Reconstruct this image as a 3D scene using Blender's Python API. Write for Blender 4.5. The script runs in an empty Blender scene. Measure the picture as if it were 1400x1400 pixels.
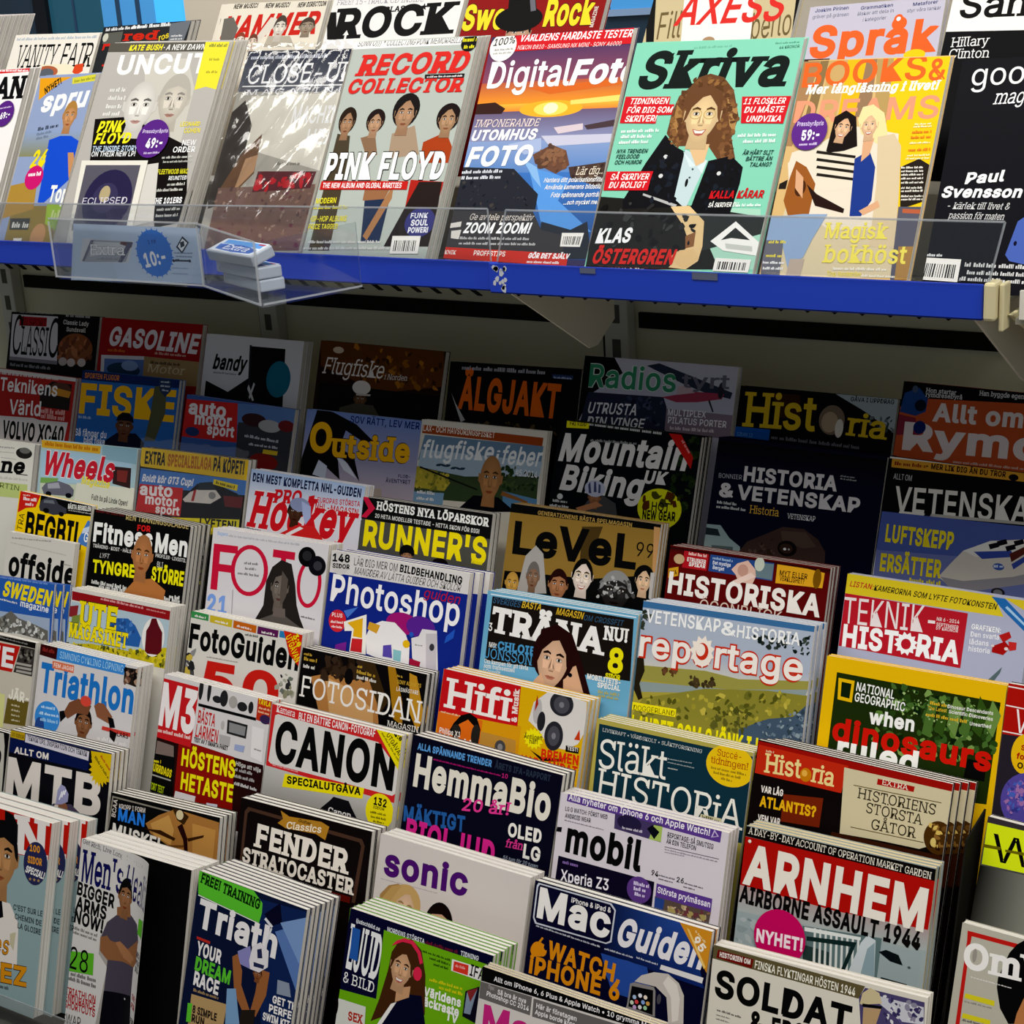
import bpy, math, random
from mathutils import Vector, Matrix
from mathutils.geometry import tessellate_polygon, delaunay_2d_cdt
SC = bpy.context.scene
COL = SC.collection
# ------------------------------------------------------------------ camera, world, lights, exposure
cd = bpy.data.cameras.new('camera'); cam = bpy.data.objects.new('camera', cd); COL.objects.link(cam)
cd.sensor_width = 36.0; cd.lens = 36.0 * 2203.32894 / 1400.0; cd.clip_start = 0.02; cd.clip_end = 100
cam.matrix_world = Matrix([[0.83491, -0.119737, 0.537204, 0.0], [0.546865, 0.29072, -0.785125, 0.0], [-0.062167, 0.949286, 0.308205, 1.6], [0.0, 0.0, 0.0, 1.0]])
SC.camera = cam
vs = SC.view_settings
vs.view_transform = 'Standard'; vs.look = 'None'; vs.gamma = 1.0; vs.use_curve_mapping = False
vs.exposure = 0.0
w = bpy.data.worlds.new('shop_ambience'); SC.world = w; w.use_nodes = True
w.node_tree.nodes['Background'].inputs[0].default_value = (0.80, 0.88, 1.0, 1)
w.node_tree.nodes['Background'].inputs[1].default_value = 0.18
def area(name, loc, size, sy, power, col, rot=(0, 0, 0)):
    l = bpy.data.lights.new(name, 'AREA'); l.shape = 'RECTANGLE'; l.size = size; l.size_y = sy; l.energy = power; l.color = col
    o = bpy.data.objects.new(name, l); COL.objects.link(o); o.location = loc; o.rotation_euler = rot
    o['label'] = 'ceiling light panel or added fill light over the shop'; o['category'] = 'light'
    return o
area('ceiling_or_fill_light', (-1.1, 0.95, 2.95), 4.2, 0.55, 68, (1.0, 0.965, 0.90))
area('ceiling_or_fill_light', (1.1, 0.2, 2.95), 1.4, 2.4, 30, (1.0, 0.95, 0.87))  # unseen fill lamp, placed to brighten the right sides of the stacks
area('ceiling_or_fill_light', (-3.6, 3.3, 2.95), 3.0, 1.0, 60, (1.0, 0.95, 0.87))  # unseen lamp added behind the shelving to brighten the rear wall
# ------------------------------------------------------------------ colours and materials
def lin(h):
    return tuple(((v / 12.92) if v <= 0.04045 else ((v + 0.055) / 1.055) ** 2.4) for v in (int(h[i:i + 2], 16) / 255 for i in (0, 2, 4)))
def mat(name, col='808080', rough=0.5, spec=0.4, metal=0.0):
    m = bpy.data.materials.new(name); m.use_nodes = True
    b = m.node_tree.nodes['Principled BSDF']
    b.inputs['Base Color'].default_value = (*lin(col), 1); b.inputs['Roughness'].default_value = rough
    b.inputs['Specular IOR Level'].default_value = spec; b.inputs['Metallic'].default_value = metal
    return m
def bump(m, scale, strength, dist=0.001, vec=(1, 1, 1)):
    nt = m.node_tree; n = nt.nodes.new('ShaderNodeTexNoise'); n.inputs['Scale'].default_value = scale
    tc = nt.nodes.new('ShaderNodeTexCoord'); mp = nt.nodes.new('ShaderNodeMapping'); mp.inputs['Scale'].default_value = vec
    nt.links.new(tc.outputs['Object'], mp.inputs[0]); nt.links.new(mp.outputs[0], n.inputs['Vector'])
    b = nt.nodes.new('ShaderNodeBump'); b.inputs['Strength'].default_value = strength; b.inputs['Distance'].default_value = dist
    nt.links.new(n.outputs[0], b.inputs['Height']); nt.links.new(b.outputs[0], nt.nodes['Principled BSDF'].inputs['Normal'])
    return n
PRINT = mat('printed_paper', rough=0.45, spec=0.04)
_a = PRINT.node_tree.nodes.new('ShaderNodeAttribute'); _a.attribute_name = 'Col'
PRINT.node_tree.links.new(_a.outputs['Color'], PRINT.node_tree.nodes['Principled BSDF'].inputs['Base Color'])
def paper(name, c0, c1):
    m = mat(name, c0, 0.8, 0.1); nt = m.node_tree
    n = bump(m, 1.0, 0.5, 0.0006, (4, 4, 1400))
    r = nt.nodes.new('ShaderNodeValToRGB'); r.color_ramp.elements[0].position = 0.35; r.color_ramp.elements[1].position = 0.62
    r.color_ramp.elements[0].color = (*lin(c0), 1); r.color_ramp.elements[1].color = (*lin(c1), 1)
    nt.links.new(n.outputs[0], r.inputs[0]); nt.links.new(r.outputs[0], nt.nodes['Principled BSDF'].inputs['Base Color'])
    return m
PAPER = paper('page_edges', 'c0bbb2', 'f0ece4'); CREAM = paper('yellowed_page_edges', 'a8966c', 'e6d8b0')
BLUE = mat('blue_enamel', '1c3fc0', 0.38, 0.5); bump(BLUE, 900, 0.12, 0.0004)
BEIGE = mat('beige_plastic', 'd8cda2', 0.45)
WALLM = mat('cream_steel_panel', 'd2ceb0', 0.6, 0.2); bump(WALLM, 60, 0.05)
POSTM = mat('grey_steel_post', 'c4c4b6', 0.5, 0.3)
DARK = mat('dark_slot', '14130f', 0.8, 0.1)
RACKM = mat('rack_steel', '4a4a46', 0.6, 0.2)
TRAYM = mat('tray_steel', 'a8a496', 0.5, 0.3)
ROOMW = mat('room_plaster', 'd8cfbe', 0.8, 0.1)
def clear(name, base, edge, rough, tint=(1, 1, 1), bmp=0.0):
    m = bpy.data.materials.new(name); m.use_nodes = True; nt = m.node_tree; nt.nodes.clear()
    out = nt.nodes.new('ShaderNodeOutputMaterial'); mx = nt.nodes.new('ShaderNodeMixShader')
    t = nt.nodes.new('ShaderNodeBsdfTransparent'); t.inputs[0].default_value = (*tint, 1)
    g = nt.nodes.new('ShaderNodeBsdfGlossy'); g.inputs['Roughness'].default_value = rough
    lw = nt.nodes.new('ShaderNodeLayerWeight'); lw.inputs['Blend'].default_value = 0.25
    mr = nt.nodes.new('ShaderNodeMapRange'); mr.inputs['To Min'].default_value = base; mr.inputs['To Max'].default_value = edge
    nt.links.new(lw.outputs['Fresnel'], mr.inputs[0]); nt.links.new(mr.outputs[0], mx.inputs[0])
    nt.links.new(t.outputs[0], mx.inputs[1]); nt.links.new(g.outputs[0], mx.inputs[2]); nt.links.new(mx.outputs[0], out.inputs[0])
    return m
ACRYL = clear('clear_acrylic', 0.05, 0.35, 0.06, (0.95, 0.96, 0.97))
FILM = clear('crinkled_clear_film', 0.09, 0.40, 0.14, (0.97, 0.97, 0.97))
EDGE = mat('acrylic_edge', 'd0d4d8', 0.25, 0.6); EDGE.node_tree.nodes['Principled BSDF'].inputs['Alpha'].default_value = 0.45
# ------------------------------------------------------------------ mesh helpers
def mesh_obj(name, verts, faces, m, parent=None, cols=None):
    me = bpy.data.meshes.new(name); me.from_pydata(verts, [], faces); me.materials.append(m)
    if cols is not None:
        a = me.color_attributes.new('Col', 'FLOAT_COLOR', 'POINT')
        a.data.foreach_set('color', [c for q in cols for c in (q[0], q[1], q[2], 1.0)])
    me.update()
    o = bpy.data.objects.new(name, me); COL.objects.link(o)
    if parent: o.parent = parent
    return o
class MB:
    def __init__(s): s.v = []; s.f = []
    def box(s, x0, y0, z0, x1, y1, z1):
        n = len(s.v); s.v += [(x, y, z) for z in (z0, z1) for y in (y0, y1) for x in (x0, x1)]
        s.f += [tuple(n + i for i in q) for q in ((0, 2, 3, 1), (4, 5, 7, 6), (0, 1, 5, 4), (2, 6, 7, 3), (0, 4, 6, 2), (1, 3, 7, 5))]; return s
    def prism(s, pts, d):      # polygon pts extruded by vector d
        n = len(s.v); k = len(pts); d = Vector(d)
        s.v += [tuple(p) for p in pts] + [tuple(Vector(p) + d) for p in pts]
        s.f += [tuple(range(n, n + k))[::-1], tuple(range(n + k, n + 2 * k))] + [(n + i, n + (i + 1) % k, n + k + (i + 1) % k, n + k + i) for i in range(k)]; return s
    def bevel_build(s, name, m, parent=None, w=0.001):
        o = s.build(name, m, parent); b = o.modifiers.new('bevel', 'BEVEL'); b.width = w; b.segments = 2; return o
    def build(s, name, m, parent=None): return mesh_obj(name, s.v, s.f, m, parent)
def tag(o, label, cat, group=None):
    o['label'] = label; o['category'] = cat
    if group: o['group'] = group
    return o
def thing(name, label, cat, loc=(0, 0, 0), group=None):
    o = bpy.data.objects.new(name, None); COL.objects.link(o); o.location = loc; o.empty_display_size = 0.02
    return tag(o, label, cat, group)
def struct(o): o['kind'] = 'structure'; return o
# ------------------------------------------------------------------ lettering: glyph outlines as triangles
try:
    FONT = bpy.data.fonts.load(bpy.utils.system_resource('DATAFILES', path='fonts') + '/Inter.woff2')
except Exception:
    FONT = None
GL = {}
def offs(st):
    return (0.034 if 'B' in st else 0.016 if 'b' in st else 0.0) + 0.018 * st.count('+')
def union(polys):       # overlapping flat shapes to one clean set of triangles
    P, Fc = [], []
    for q in polys:
        a = sum(q[i][0] * q[(i + 1) % len(q)][1] - q[(i + 1) % len(q)][0] * q[i][1] for i in range(len(q)))
        if abs(a) < 1e-9: continue
        n = len(P); P += [Vector((p[0], p[1])) for p in (q if a > 0 else q[::-1])]; Fc.append(list(range(n, n + len(q))))
    if not Fc: return []
    r = delaunay_2d_cdt(P, [], Fc, 1, 1e-5)
    return [[(r[0][i].x, r[0][i].y) for i in f] for f, o in zip(r[2], r[5]) if o]
def embolden(v, t, off):        # grow an outline: a mitred band along every boundary edge
    nb = {}; pre = {}
    for q in t:
        (ax, ay), (bx, by), (cx, cy) = (v[i] for i in q)
        if (bx - ax) * (cy - ay) - (by - ay) * (cx - ax) < 0: q = q[::-1]
        for i in range(3):
            e = (q[i], q[(i + 1) % 3])
            if (e[1], e[0]) in nb: del nb[(e[1], e[0])]
            else: nb[e] = 1
    nrm = {}
    for i, j in nb:
        dx, dy = v[j][0] - v[i][0], v[j][1] - v[i][1]; L = math.hypot(dx, dy)
        if L > 1e-7: nrm[(i, j)] = (dy / L * off, -dx / L * off)
    out = []; inc = {j: (i, j) for i, j in nrm}
    for (i, j), n in nrm.items():
        out.append([v[i], v[j], (v[j][0] + n[0], v[j][1] + n[1]), (v[i][0] + n[0], v[i][1] + n[1])])
        p = inc.get(i)
        if p:
            m = nrm[p]; cr = m[0] * n[1] - m[1] * n[0]
            if cr > 1e-9:
                k = (m[0] * n[0] + m[1] * n[1]) / off ** 2; f = 1 / max(0.45, 1 + k); mt = ((m[0] + n[0]) * f, (m[1] + n[1]) * f)
                out.append([v[i], (v[i][0] + m[0], v[i][1] + m[1]), (v[i][0] + mt[0], v[i][1] + mt[1]), (v[i][0] + n[0], v[i][1] + n[1])])
    return out
def collect(need):
    todo_serif = []
    def mk(body):
        c = bpy.data.curves.new('glyph', 'FONT'); c.body = body; c.size = 1; c.resolution_u = 3
        if FONT: c.font = FONT
        o = bpy.data.objects.new('glyph', c); COL.objects.link(o); return o
    todo = [(ch, mk(ch) if ch != ' ' else None, mk(ch + 'H')) for ch in sorted({c for c, _ in need} | {'H', 'x'})]
    dg = bpy.context.evaluated_depsgraph_get(); dg.update()
    def read(o):
        e = o.evaluated_get(dg); me = e.to_mesh(); me.calc_loop_triangles()
        v = [(p.co.x, p.co.y) for p in me.vertices]; t = [tuple(q.vertices) for q in me.loop_triangles]; e.to_mesh_clear()
        key = {}; idx = []        # weld coincident points so that outlines close
        for p in v: idx.append(key.setdefault((round(p[0], 5), round(p[1], 5)), len(key)))
        return list(key), [u for u in (tuple(idx[i] for i in q) for q in t) if len(set(u)) == 3]
    raw = {ch: read(a) if a else ([], []) for ch, a, b in todo}; H0 = max(p[0] for p in raw['H'][0])
    advs = {ch: max(p[0] for p in read(b)[0]) - H0 for ch, a, b in todo}
    for ch, off in need:
        v, t = raw[ch]; tris = [[v[i] for i in q] for q in t]
        if off > 0 and t: tris = tris + embolden(v, t, off)
        GL[('raw', ch)] = raw[ch]
        GL[(ch, off)] = (union(tris), advs[ch] + off * 1.3)
        todo_serif.append((ch, off, tris))
    for ch, a, b in todo:
        for o in (a, b):
            if o: c = o.data; bpy.data.objects.remove(o); bpy.data.curves.remove(c)
    GL['cap'] = max(p[1] for p in raw['H'][0]); GL['xh'] = max(p[1] for p in raw['x'][0])
    for ch, off, tris in todo_serif:
        GL[('serif', ch, off)] = tris
SERIF = {}
def serifs(ch, off):
    k = (ch, off)
    if k in SERIF: return SERIF[k]
    v, t = GL[('raw', ch)]; cnt = {}
    for q in t:
        for i in range(3):
            e = (q[i], q[(i + 1) % 3]); e = (min(e), max(e)); cnt[e] = cnt.get(e, 0) + 1
    out = []
    for (i, j), c in cnt.items():
        if c != 1: continue
        (x0, y0), (x1, y1) = v[i], v[j]
        if x0 > x1: x0, x1 = x1, x0
        L = x1 - x0
        if abs(y0 - y1) > 0.002 or not 0.045 < L < 0.22: continue
        low = abs(y0) < 0.012
        top = abs(y0 - GL['cap']) < 0.014 or (ch in 'imnrupqvwxyjkz' and abs(y0 - GL['xh']) < 0.02) or (ch in 'bdhkl' and y0 > GL['cap'])
        des = ch in 'pq' and y0 < -0.12
        if not (low or top or des) or (low and ch in 'VvWwtyM') or (top and ch in 'AtJ'): continue
        e = 0.06 + off; th = 0.045 + off * 0.8; s = 1 if (low or des) else -1
        y0 -= s * off
        out.append([(x0 - e, y0), (x1 + e, y0), (x1 + e, y0 + s * th), (x0 - e, y0 + s * th)])
    if ch in 'TEFLZ' or ch in 'CGS':       # hanging terminals of the long arms
        xs = [p[0] for p in v]; x0, x1, c = min(xs), max(xs), GL['cap']
        a = 0.05 + off * 0.6
        if ch in 'TEFZ': out.append([(x1 - a + off, c + off), (x1 + off, c + off), (x1 + off, c * 0.70), (x1 - a + off, c * 0.74)])
        if ch == 'T': out.append([(x0 - off, c + off), (x0 + a - off, c + off), (x0 + a - off, c * 0.74), (x0 - off, c * 0.70)])
        if ch in 'ELZ': out.append([(x1 - a + off, -off), (x1 + off, -off), (x1 + off, c * 0.30), (x1 - a + off, c * 0.26)])
        if ch in 'CGS': out.append([(x1 - a, c * 0.97), (x1, c * 1.0), (x1, c * 0.66), (x1 - a, c * 0.7)])
    SERIF[k] = out
    return out
def text_polys(t, st, u, v, w, ang, h):
    off = offs(st); x = 0; items = []
    for ch in t:
        tris, adv = GL[(ch, off)]
        if 's' in st and tris:
            if ('done', ch, off) not in GL: GL[('done', ch, off)] = union(GL[('serif', ch, off)] + serifs(ch, off))
            tris = GL[('done', ch, off)]
        items.append((x, tris)); x += adv
    xs = [px + p[0] for px, tr in items for q in tr for p in q]
    if not xs: return []
    x0, x1 = min(xs), max(xs); sx = w / max(x1 - x0, 1e-6); o2 = offs(st.replace('+', '')); sy = h / (GL['xh' if 'x' in st else 'cap'] + 2 * o2)
    sh = 0.2 if 'i' in st else 0.0; ca, sa = math.cos(math.radians(ang)), math.sin(math.radians(ang)); out = []
    def P(px, p):
        Y = (p[1] + o2) * sy; X = (px + p[0] - x0) * sx + sh * Y
        return (u + X * ca + Y * sa, v + X * sa - Y * ca)
    for px, tris in items: out += [[P(px, p) for p in q] for q in tris]
    return out
# ------------------------------------------------------------------ flat printed artwork
def ell(cu, cv, ru, rv, n=28, a0=0.0): return [(cu + ru * math.cos(a0 + 2 * math.pi * i / n), cv + rv * math.sin(a0 + 2 * math.pi * i / n)) for i in range(n)]
def sc(c, k): return tuple(min(1, x * k) for x in c)
def inside(p, poly):
    r = False; j = len(poly) - 1
    for i in range(len(poly)):
        (xi, yi), (xj, yj) = poly[i], poly[j]
        if (yi > p[1]) != (yj > p[1]) and p[0] < (xj - xi) * (p[1] - yi) / (yj - yi + 1e-12) + xi: r = not r
        j = i
    return r
class Art:
    def __init__(s, W, H, bends=None): s.W, s.H, s.L = W, H, []
    def poly(s, pts, col):      # col: one colour or one per point
        cols = col if isinstance(col, list) else [col] * len(pts)
        if len(pts) == 3: s.L.append([(pts, cols)]); return
        tr = tessellate_polygon([[Vector((p[0], p[1], 0)) for p in pts]])
        s.L.append([([pts[i] for i in t], [cols[i] for i in t]) for t in tr])
    def many(s, polys, col):
        lay = []
        for p in polys:
            for i in range(1, len(p) - 1): lay.append(([p[0], p[i], p[i + 1]], [col] * 3))
        if lay: s.L.append(lay)
    def fan(s, pts, cen, c_in, c_out):
        s.L.append([([cen, pts[i], pts[(i + 1) % len(pts)]], [c_in, c_out, c_out]) for i in range(len(pts))])
    def face(s, skin, hair, st, cu, cv, rw, rh, rot):
        ca, sa = math.cos(math.radians(rot)), math.sin(math.radians(rot)); sk = lin(skin); hc = lin(hair)
        def R(pts): return [(cu + rw * (x * ca) - rh * y * sa, cv + rw * x * sa + rh * y * ca) for x, y in pts]
        long = st in ('woman', 'shag', 'glasses', 'smile')
        if st in ('woman', 'shag'): s.poly(R([(math.cos(a) * 1.32, -0.25 + math.sin(a) * (0.95 if math.sin(a) < 0 else 1.05)) for a in [i * math.pi / 12 for i in range(24)]]), hc)
        if st != 'woman': s.poly(R([(-0.5, 0.55), (0.5, 0.55), (0.6, 1.25), (-0.6, 1.25)]), sc(sk, 0.72))
        head = []
        for i in range(32):
            a = 2 * math.pi * i / 32; x, y = math.cos(a), math.sin(a)
            if y > 0: x *= 1 - 0.28 * y ** 1.5
            head.append((x * 0.95, y))
        if st != 'woman': s.many([R([(sg * 0.9, -0.15), (sg * 1.1, -0.2), (sg * 1.08, 0.15), (sg * 0.9, 0.25)]) for sg in (-1, 1)], sc(sk, 0.8))
        s.fan(R(head), R([(0.0, -0.05)])[0], sc(sk, 1.08), sc(sk, 0.74))
        s.many([R([(sg * 0.2, 0.05), (sg * 0.62, 0.0), (sg * 0.55, 0.32), (sg * 0.25, 0.3)]) for sg in (-1, 1)], sc(sk, 1.12))
        if st == 'cap': s.poly(R([(-1.08, -0.35), (-0.9, -0.8), (-0.4, -1.1), (0.4, -1.1), (0.9, -0.8), (1.08, -0.35), (0.6, -0.45), (-0.6, -0.45)]), hc)
        elif st != 'bald':
            hl = -0.42 if st == 'short' else -0.5
            top = [(math.cos(a) * 1.04, math.sin(a) * 1.08) for a in [math.pi + math.pi * i / 14 for i in range(15)]]
            low = [(1.0, 0.0), (0.86, -0.1), (0.7, hl), (0.1, hl - 0.16), (-0.6, hl - 0.02), (-0.86, -0.1), (-1.0, 0.0)] if not long else [(1.08, 0.3), (0.88, 0.05), (0.74, -0.35), (0.2, hl - 0.28), (-0.2, hl - 0.2), (-0.74, -0.3), (-0.9, 0.1), (-1.08, 0.3)]
            s.poly(R(top + low), hc)
        dk = (0.02, 0.014, 0.01)
        s.many([R([(sg * 0.16, -0.27), (sg * 0.4, -0.34), (sg * 0.66, -0.26), (sg * 0.64, -0.2), (sg * 0.4, -0.27), (sg * 0.18, -0.2)]) for sg in (-1, 1)], sc(sk, 0.18) if st == 'bald' else sc(hc, 0.6))
        s.many([R([(sg * 0.38 + 0.2 * math.cos(a), -0.08 + 0.08 * math.sin(a)) for a in [i * math.pi / 6 for i in range(12)]]) for sg in (-1, 1)], sc(sk, 0.45))
        s.many([R([(sg * 0.38 + 0.17 * math.cos(a), -0.07 + 0.05 * math.sin(a)) for a in [i * math.pi / 6 for i in range(12)]]) for sg in (-1, 1)], (0.7, 0.68, 0.64))
        s.many([R([(sg * 0.38 + 0.075 * math.cos(a), -0.075 + 0.058 * math.sin(a)) for a in [i * math.pi / 6 for i in range(12)]]) for sg in (-1, 1)], dk)
        s.many([R([(-0.07, -0.1), (0.05, -0.1), (0.1, 0.24), (0.2, 0.3), (0.14, 0.38), (-0.14, 0.38), (-0.2, 0.31), (-0.09, 0.22)])], sc(sk, 0.82))
        s.many([R([(-0.05, -0.1), (0.03, -0.1), (0.05, 0.28), (-0.05, 0.28)])], sc(sk, 1.2))
        s.many([R([(-0.15, 0.34), (0.15, 0.34), (0.12, 0.39), (-0.12, 0.39)])], sc(sk, 0.45))
        if st in ('smile', 'glasses'):
            s.poly(R([(-0.42, 0.5), (0, 0.55), (0.42, 0.5), (0.24, 0.71), (0, 0.76), (-0.24, 0.71)]), (0.45, 0.12, 0.09)); s.poly(R([(-0.34, 0.535), (0, 0.575), (0.34, 0.535), (0.2, 0.66), (-0.2, 0.66)]), (0.85, 0.82, 0.76))
        else:
            s.poly(R([(-0.34, 0.57), (-0.1, 0.53), (0, 0.55), (0.1, 0.53), (0.34, 0.57), (0.14, 0.67), (-0.14, 0.67)]), (sk[0] * 0.62, sk[1] * 0.34, sk[2] * 0.32)); s.poly(R([(-0.34, 0.57), (0, 0.58), (0.34, 0.57), (0, 0.61)]), sc(sk, 0.2))
        if st == 'glare': s.poly(R([(0.1, -0.9), (0.9, -0.5), (0.85, 0.4), (0.3, 0.9), (0.12, 0.3)]), sc(sk, 0.55))
        if st == 'glasses':
            for sg in (-1, 1):
                o_ = R([(sg * 0.4 + 0.36 * math.cos(a), -0.06 + 0.19 * math.sin(a)) for a in [i * math.pi / 10 for i in range(20)]]); i_ = R([(sg * 0.4 + 0.32 * math.cos(a), -0.06 + 0.16 * math.sin(a)) for a in [i * math.pi / 10 for i in range(20)]])
                s.many([[o_[k], o_[(k + 1) % 20], i_[(k + 1) % 20], i_[k]] for k in range(20)], (0.5, 0.36, 0.12))
    def add(s, e, rnd):
        k = e[0]
        if k == 'P':
            pts = [(e[2][i], e[2][i + 1]) for i in range(0, len(e[2]), 2)]
            s.poly(pts, [lin(c) for c in e[1]] if isinstance(e[1], list) else lin(e[1]))
        elif k == 'T': s.many(text_polys(e[1], e[2], *e[4:]), lin(e[3]))
        elif k == 'E': s.poly(ell(*e[2:6]), lin(e[1]))
        elif k == 'S':
            n = e[6]; s.poly([(e[2] + e[4] * r * math.cos(a), e[3] + e[5] * r * math.sin(a)) for i in range(2 * n) for r, a in [((1.0 if i % 2 else 0.74), math.pi * i / n)]], lin(e[1]))
        elif k == 'F': s.face(*e[1:])
        elif k == 'D':
            c, u, v, w, ang, h = e[1:]; ca, sa = math.cos(math.radians(ang)), math.sin(math.radians(ang)); x = 0; q = []
            while x < w * 0.98:
                # a word: narrow letter-like strokes
                L = min(h * rnd.uniform(1.0, 3.2), w - x); y = x
                while y < x + L - h * 0.1:
                    sw = min(h * rnd.uniform(0.22, 0.46), x + L - y); a, b = y, y + sw; lo, hi = 0.0, h * rnd.choice((0.62, 0.62, 0.9))
                    q.append([(u + a * ca + lo * sa, v + a * sa - lo * ca), (u + b * ca + lo * sa, v + b * sa - lo * ca), (u + b * ca + hi * sa, v + b * sa - hi * ca), (u + a * ca + hi * sa, v + a * sa - hi * ca)]); y += sw + h * 0.13
                x += L + h * 0.42
            s.many(q, lin(c))
        elif k == 'N':
            cols, l, n, sz = e[1:]; poly = [(l[i], l[i + 1]) for i in range(0, len(l), 2)]
            us = [p[0] for p in poly]; vs_ = [p[1] for p in poly]; groups = [[] for _ in cols]
            for i in range(n):
                for _ in range(20):
                    p = (rnd.uniform(min(us), max(us)), rnd.uniform(min(vs_), max(vs_)))
                    if inside(p, poly): break
                else: continue
                r = sz * rnd.uniform(0.25, 0.75); ar = rnd.uniform(0.4, 1.0); th = rnd.uniform(0, 3.1)
                el = []
                for m in range(8):
                    a = 2 * math.pi * m / 8; rr = r * rnd.uniform(0.6, 1.2); x, y = rr * math.cos(a), rr * ar * math.sin(a)
                    el.append((p[0] + x * math.cos(th) - y * math.sin(th), p[1] + x * math.sin(th) + y * math.cos(th)))
                groups[rnd.randrange(len(cols))].append(el)
            for g, c in zip(groups, cols): s.many(union(g), lin(c))
        elif k == 'B':
            p = [(e[1][i], e[1][i + 1]) for i in range(0, 8, 2)]; s.poly(p, lin('f2efe8')); q = []
            def bl(a, b): return tuple((p[0][i] * (1 - a) + p[1][i] * a) * (1 - b) + (p[3][i] * (1 - a) + p[2][i] * a) * b for i in (0, 1))
            x = 0.1
            while x < 0.9:
                w_ = rnd.uniform(0.012, 0.045); q.append([bl(x, 0.25), bl(x + w_, 0.25), bl(x + w_, 0.86), bl(x, 0.86)]); x += w_ + rnd.uniform(0.015, 0.05)
            s.many(q, lin('1c1c1c'))
    def clip(s, pts, cols, x0, x1, y0, y1):
        P = list(zip(pts, cols))
        for ax, lim, sg in ((0, x0, 1), (0, x1, -1), (1, y0, 1), (1, y1, -1)):
            if all(sg * (p[ax] - lim) >= 0 for p, _ in P): continue
            out = []
            for i in range(len(P)):
                (a, ca), (b, cb) = P[i], P[(i + 1) % len(P)]
                ia, ib = sg * (a[ax] - lim) >= 0, sg * (b[ax] - lim) >= 0
                if ia: out.append((a, ca))
                if ia != ib:
                    t = (lim - a[ax]) / (b[ax] - a[ax]); out.append((tuple(a[i] + t * (b[i] - a[i]) for i in (0, 1)), tuple(ca[i] + t * (cb[i] - ca[i]) for i in (0, 1, 2))))
            P = out
            if len(P) < 3: return None
        return P
    def build(s, name, parent, bg=None, thick=0.0003, z0=0.0, curl=None, step=0.000008, clip=True, mat_=None):
        V, Fc, C = [], [], []
        W, H = s.W, s.H
        strips = [(0, W)]
        if curl: 
            u0 = curl[0] * W; strips = [(0, u0)] + [(u0 + i * (W - u0) / 14, u0 + (i + 1) * (W - u0) / 14) for i in range(14)]
        def pos(u, v, z):
            x = u
            if curl and u > curl[0] * W:
                r = curl[1] * 1000; th = (u - curl[0] * W) / r; x = curl[0] * W + (r - z * 1000) * math.sin(th); z = (r - (r - z * 1000) * math.cos(th)) / 1000
            return (x / 1000 - s.W0 / 2000, (s.H - v) / 1000, z)
        s.W0 = curl[2] if curl else W
        if bg:
            c = lin(bg); pw = lin('e6e2da')
            for a, b in strips:
                n = len(V); V += [pos(u, v, z) for z in (z0 - thick, z0) for v in (0, H) for u in (a, b)] + [pos(u, v, z0) for v in (0, H) for u in (a, b)]
                Fc += [tuple(n + i for i in q) for q in ((0, 1, 3, 2), (8, 10, 11, 9), (0, 4, 5, 1), (2, 3, 7, 6), (0, 2, 6, 4), (1, 5, 7, 3))]; C += [pw] * 8 + [c] * 4
        z = z0
        for lay in s.L:
            z += step
            for pts, cols in lay:
                for a, b in strips:
                    if clip or curl:
                        if len(strips) > 1 and (max(p[0] for p in pts) < a or min(p[0] for p in pts) > b): continue
                        P = s.clip(pts, cols, a, b, 0, H)
                        if not P: continue
                    else: P = list(zip(pts, cols))
                    # keep the printed side facing outwards
                    ar = sum(P[i][0][0] * P[(i + 1) % len(P)][0][1] - P[(i + 1) % len(P)][0][0] * P[i][0][1] for i in range(len(P)))
                    if abs(ar) < 1e-6: continue
                    if ar > 0: P = P[::-1]
                    n = len(V); V += [pos(p[0], p[1], z) for p, _ in P]; C += [c for _, c in P]; Fc.append(tuple(range(n, n + len(P))))
        C = [tuple(max(0.0015, (k - 0.008) / 0.992) for k in c) for c in C]      # full strength of the inks
        return mesh_obj(name, V, Fc, mat_ or PRINT, parent, C)
# ------------------------------------------------------------------ magazines
def film_mesh(name, parent, W, H, seed, over=0.02, amp=0.004, base=0.003, v1=None):
    from mathutils import noise
    nx, ny = 46, 60; V, Fc = [], []; v1 = v1 or H
    for j in range(ny + 1):
        for i in range(nx + 1):
            u = i / nx; t = j / ny; x = -0.001 + u * (W + 0.002); y = H + over - t * (over + v1)
            p = Vector(((x - 0.55 * y) * 46 + seed, (y + 0.5 * x) * 9, seed * 1.7)); z = base + amp * (abs(noise.noise(p)) + 0.6 * abs(noise.noise(p * 2.7)))
            if y > H: z = base * 0.4 + amp * 1.6 * abs(noise.noise(Vector((x * 70, y * 90, seed)))); y += 0.004 * noise.noise(Vector((x * 40, 3.1, seed)))
            V.append((x - W / 2, y, z))
    for j in range(ny):
        for i in range(nx):
            a = j * (nx + 1) + i; Fc.append((a, a + nx + 1, a + nx + 2, a + 1))
    o = mesh_obj(name, V, Fc, FILM, parent)
    for p in o.data.polygons: p.use_smooth = True
    return o
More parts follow.
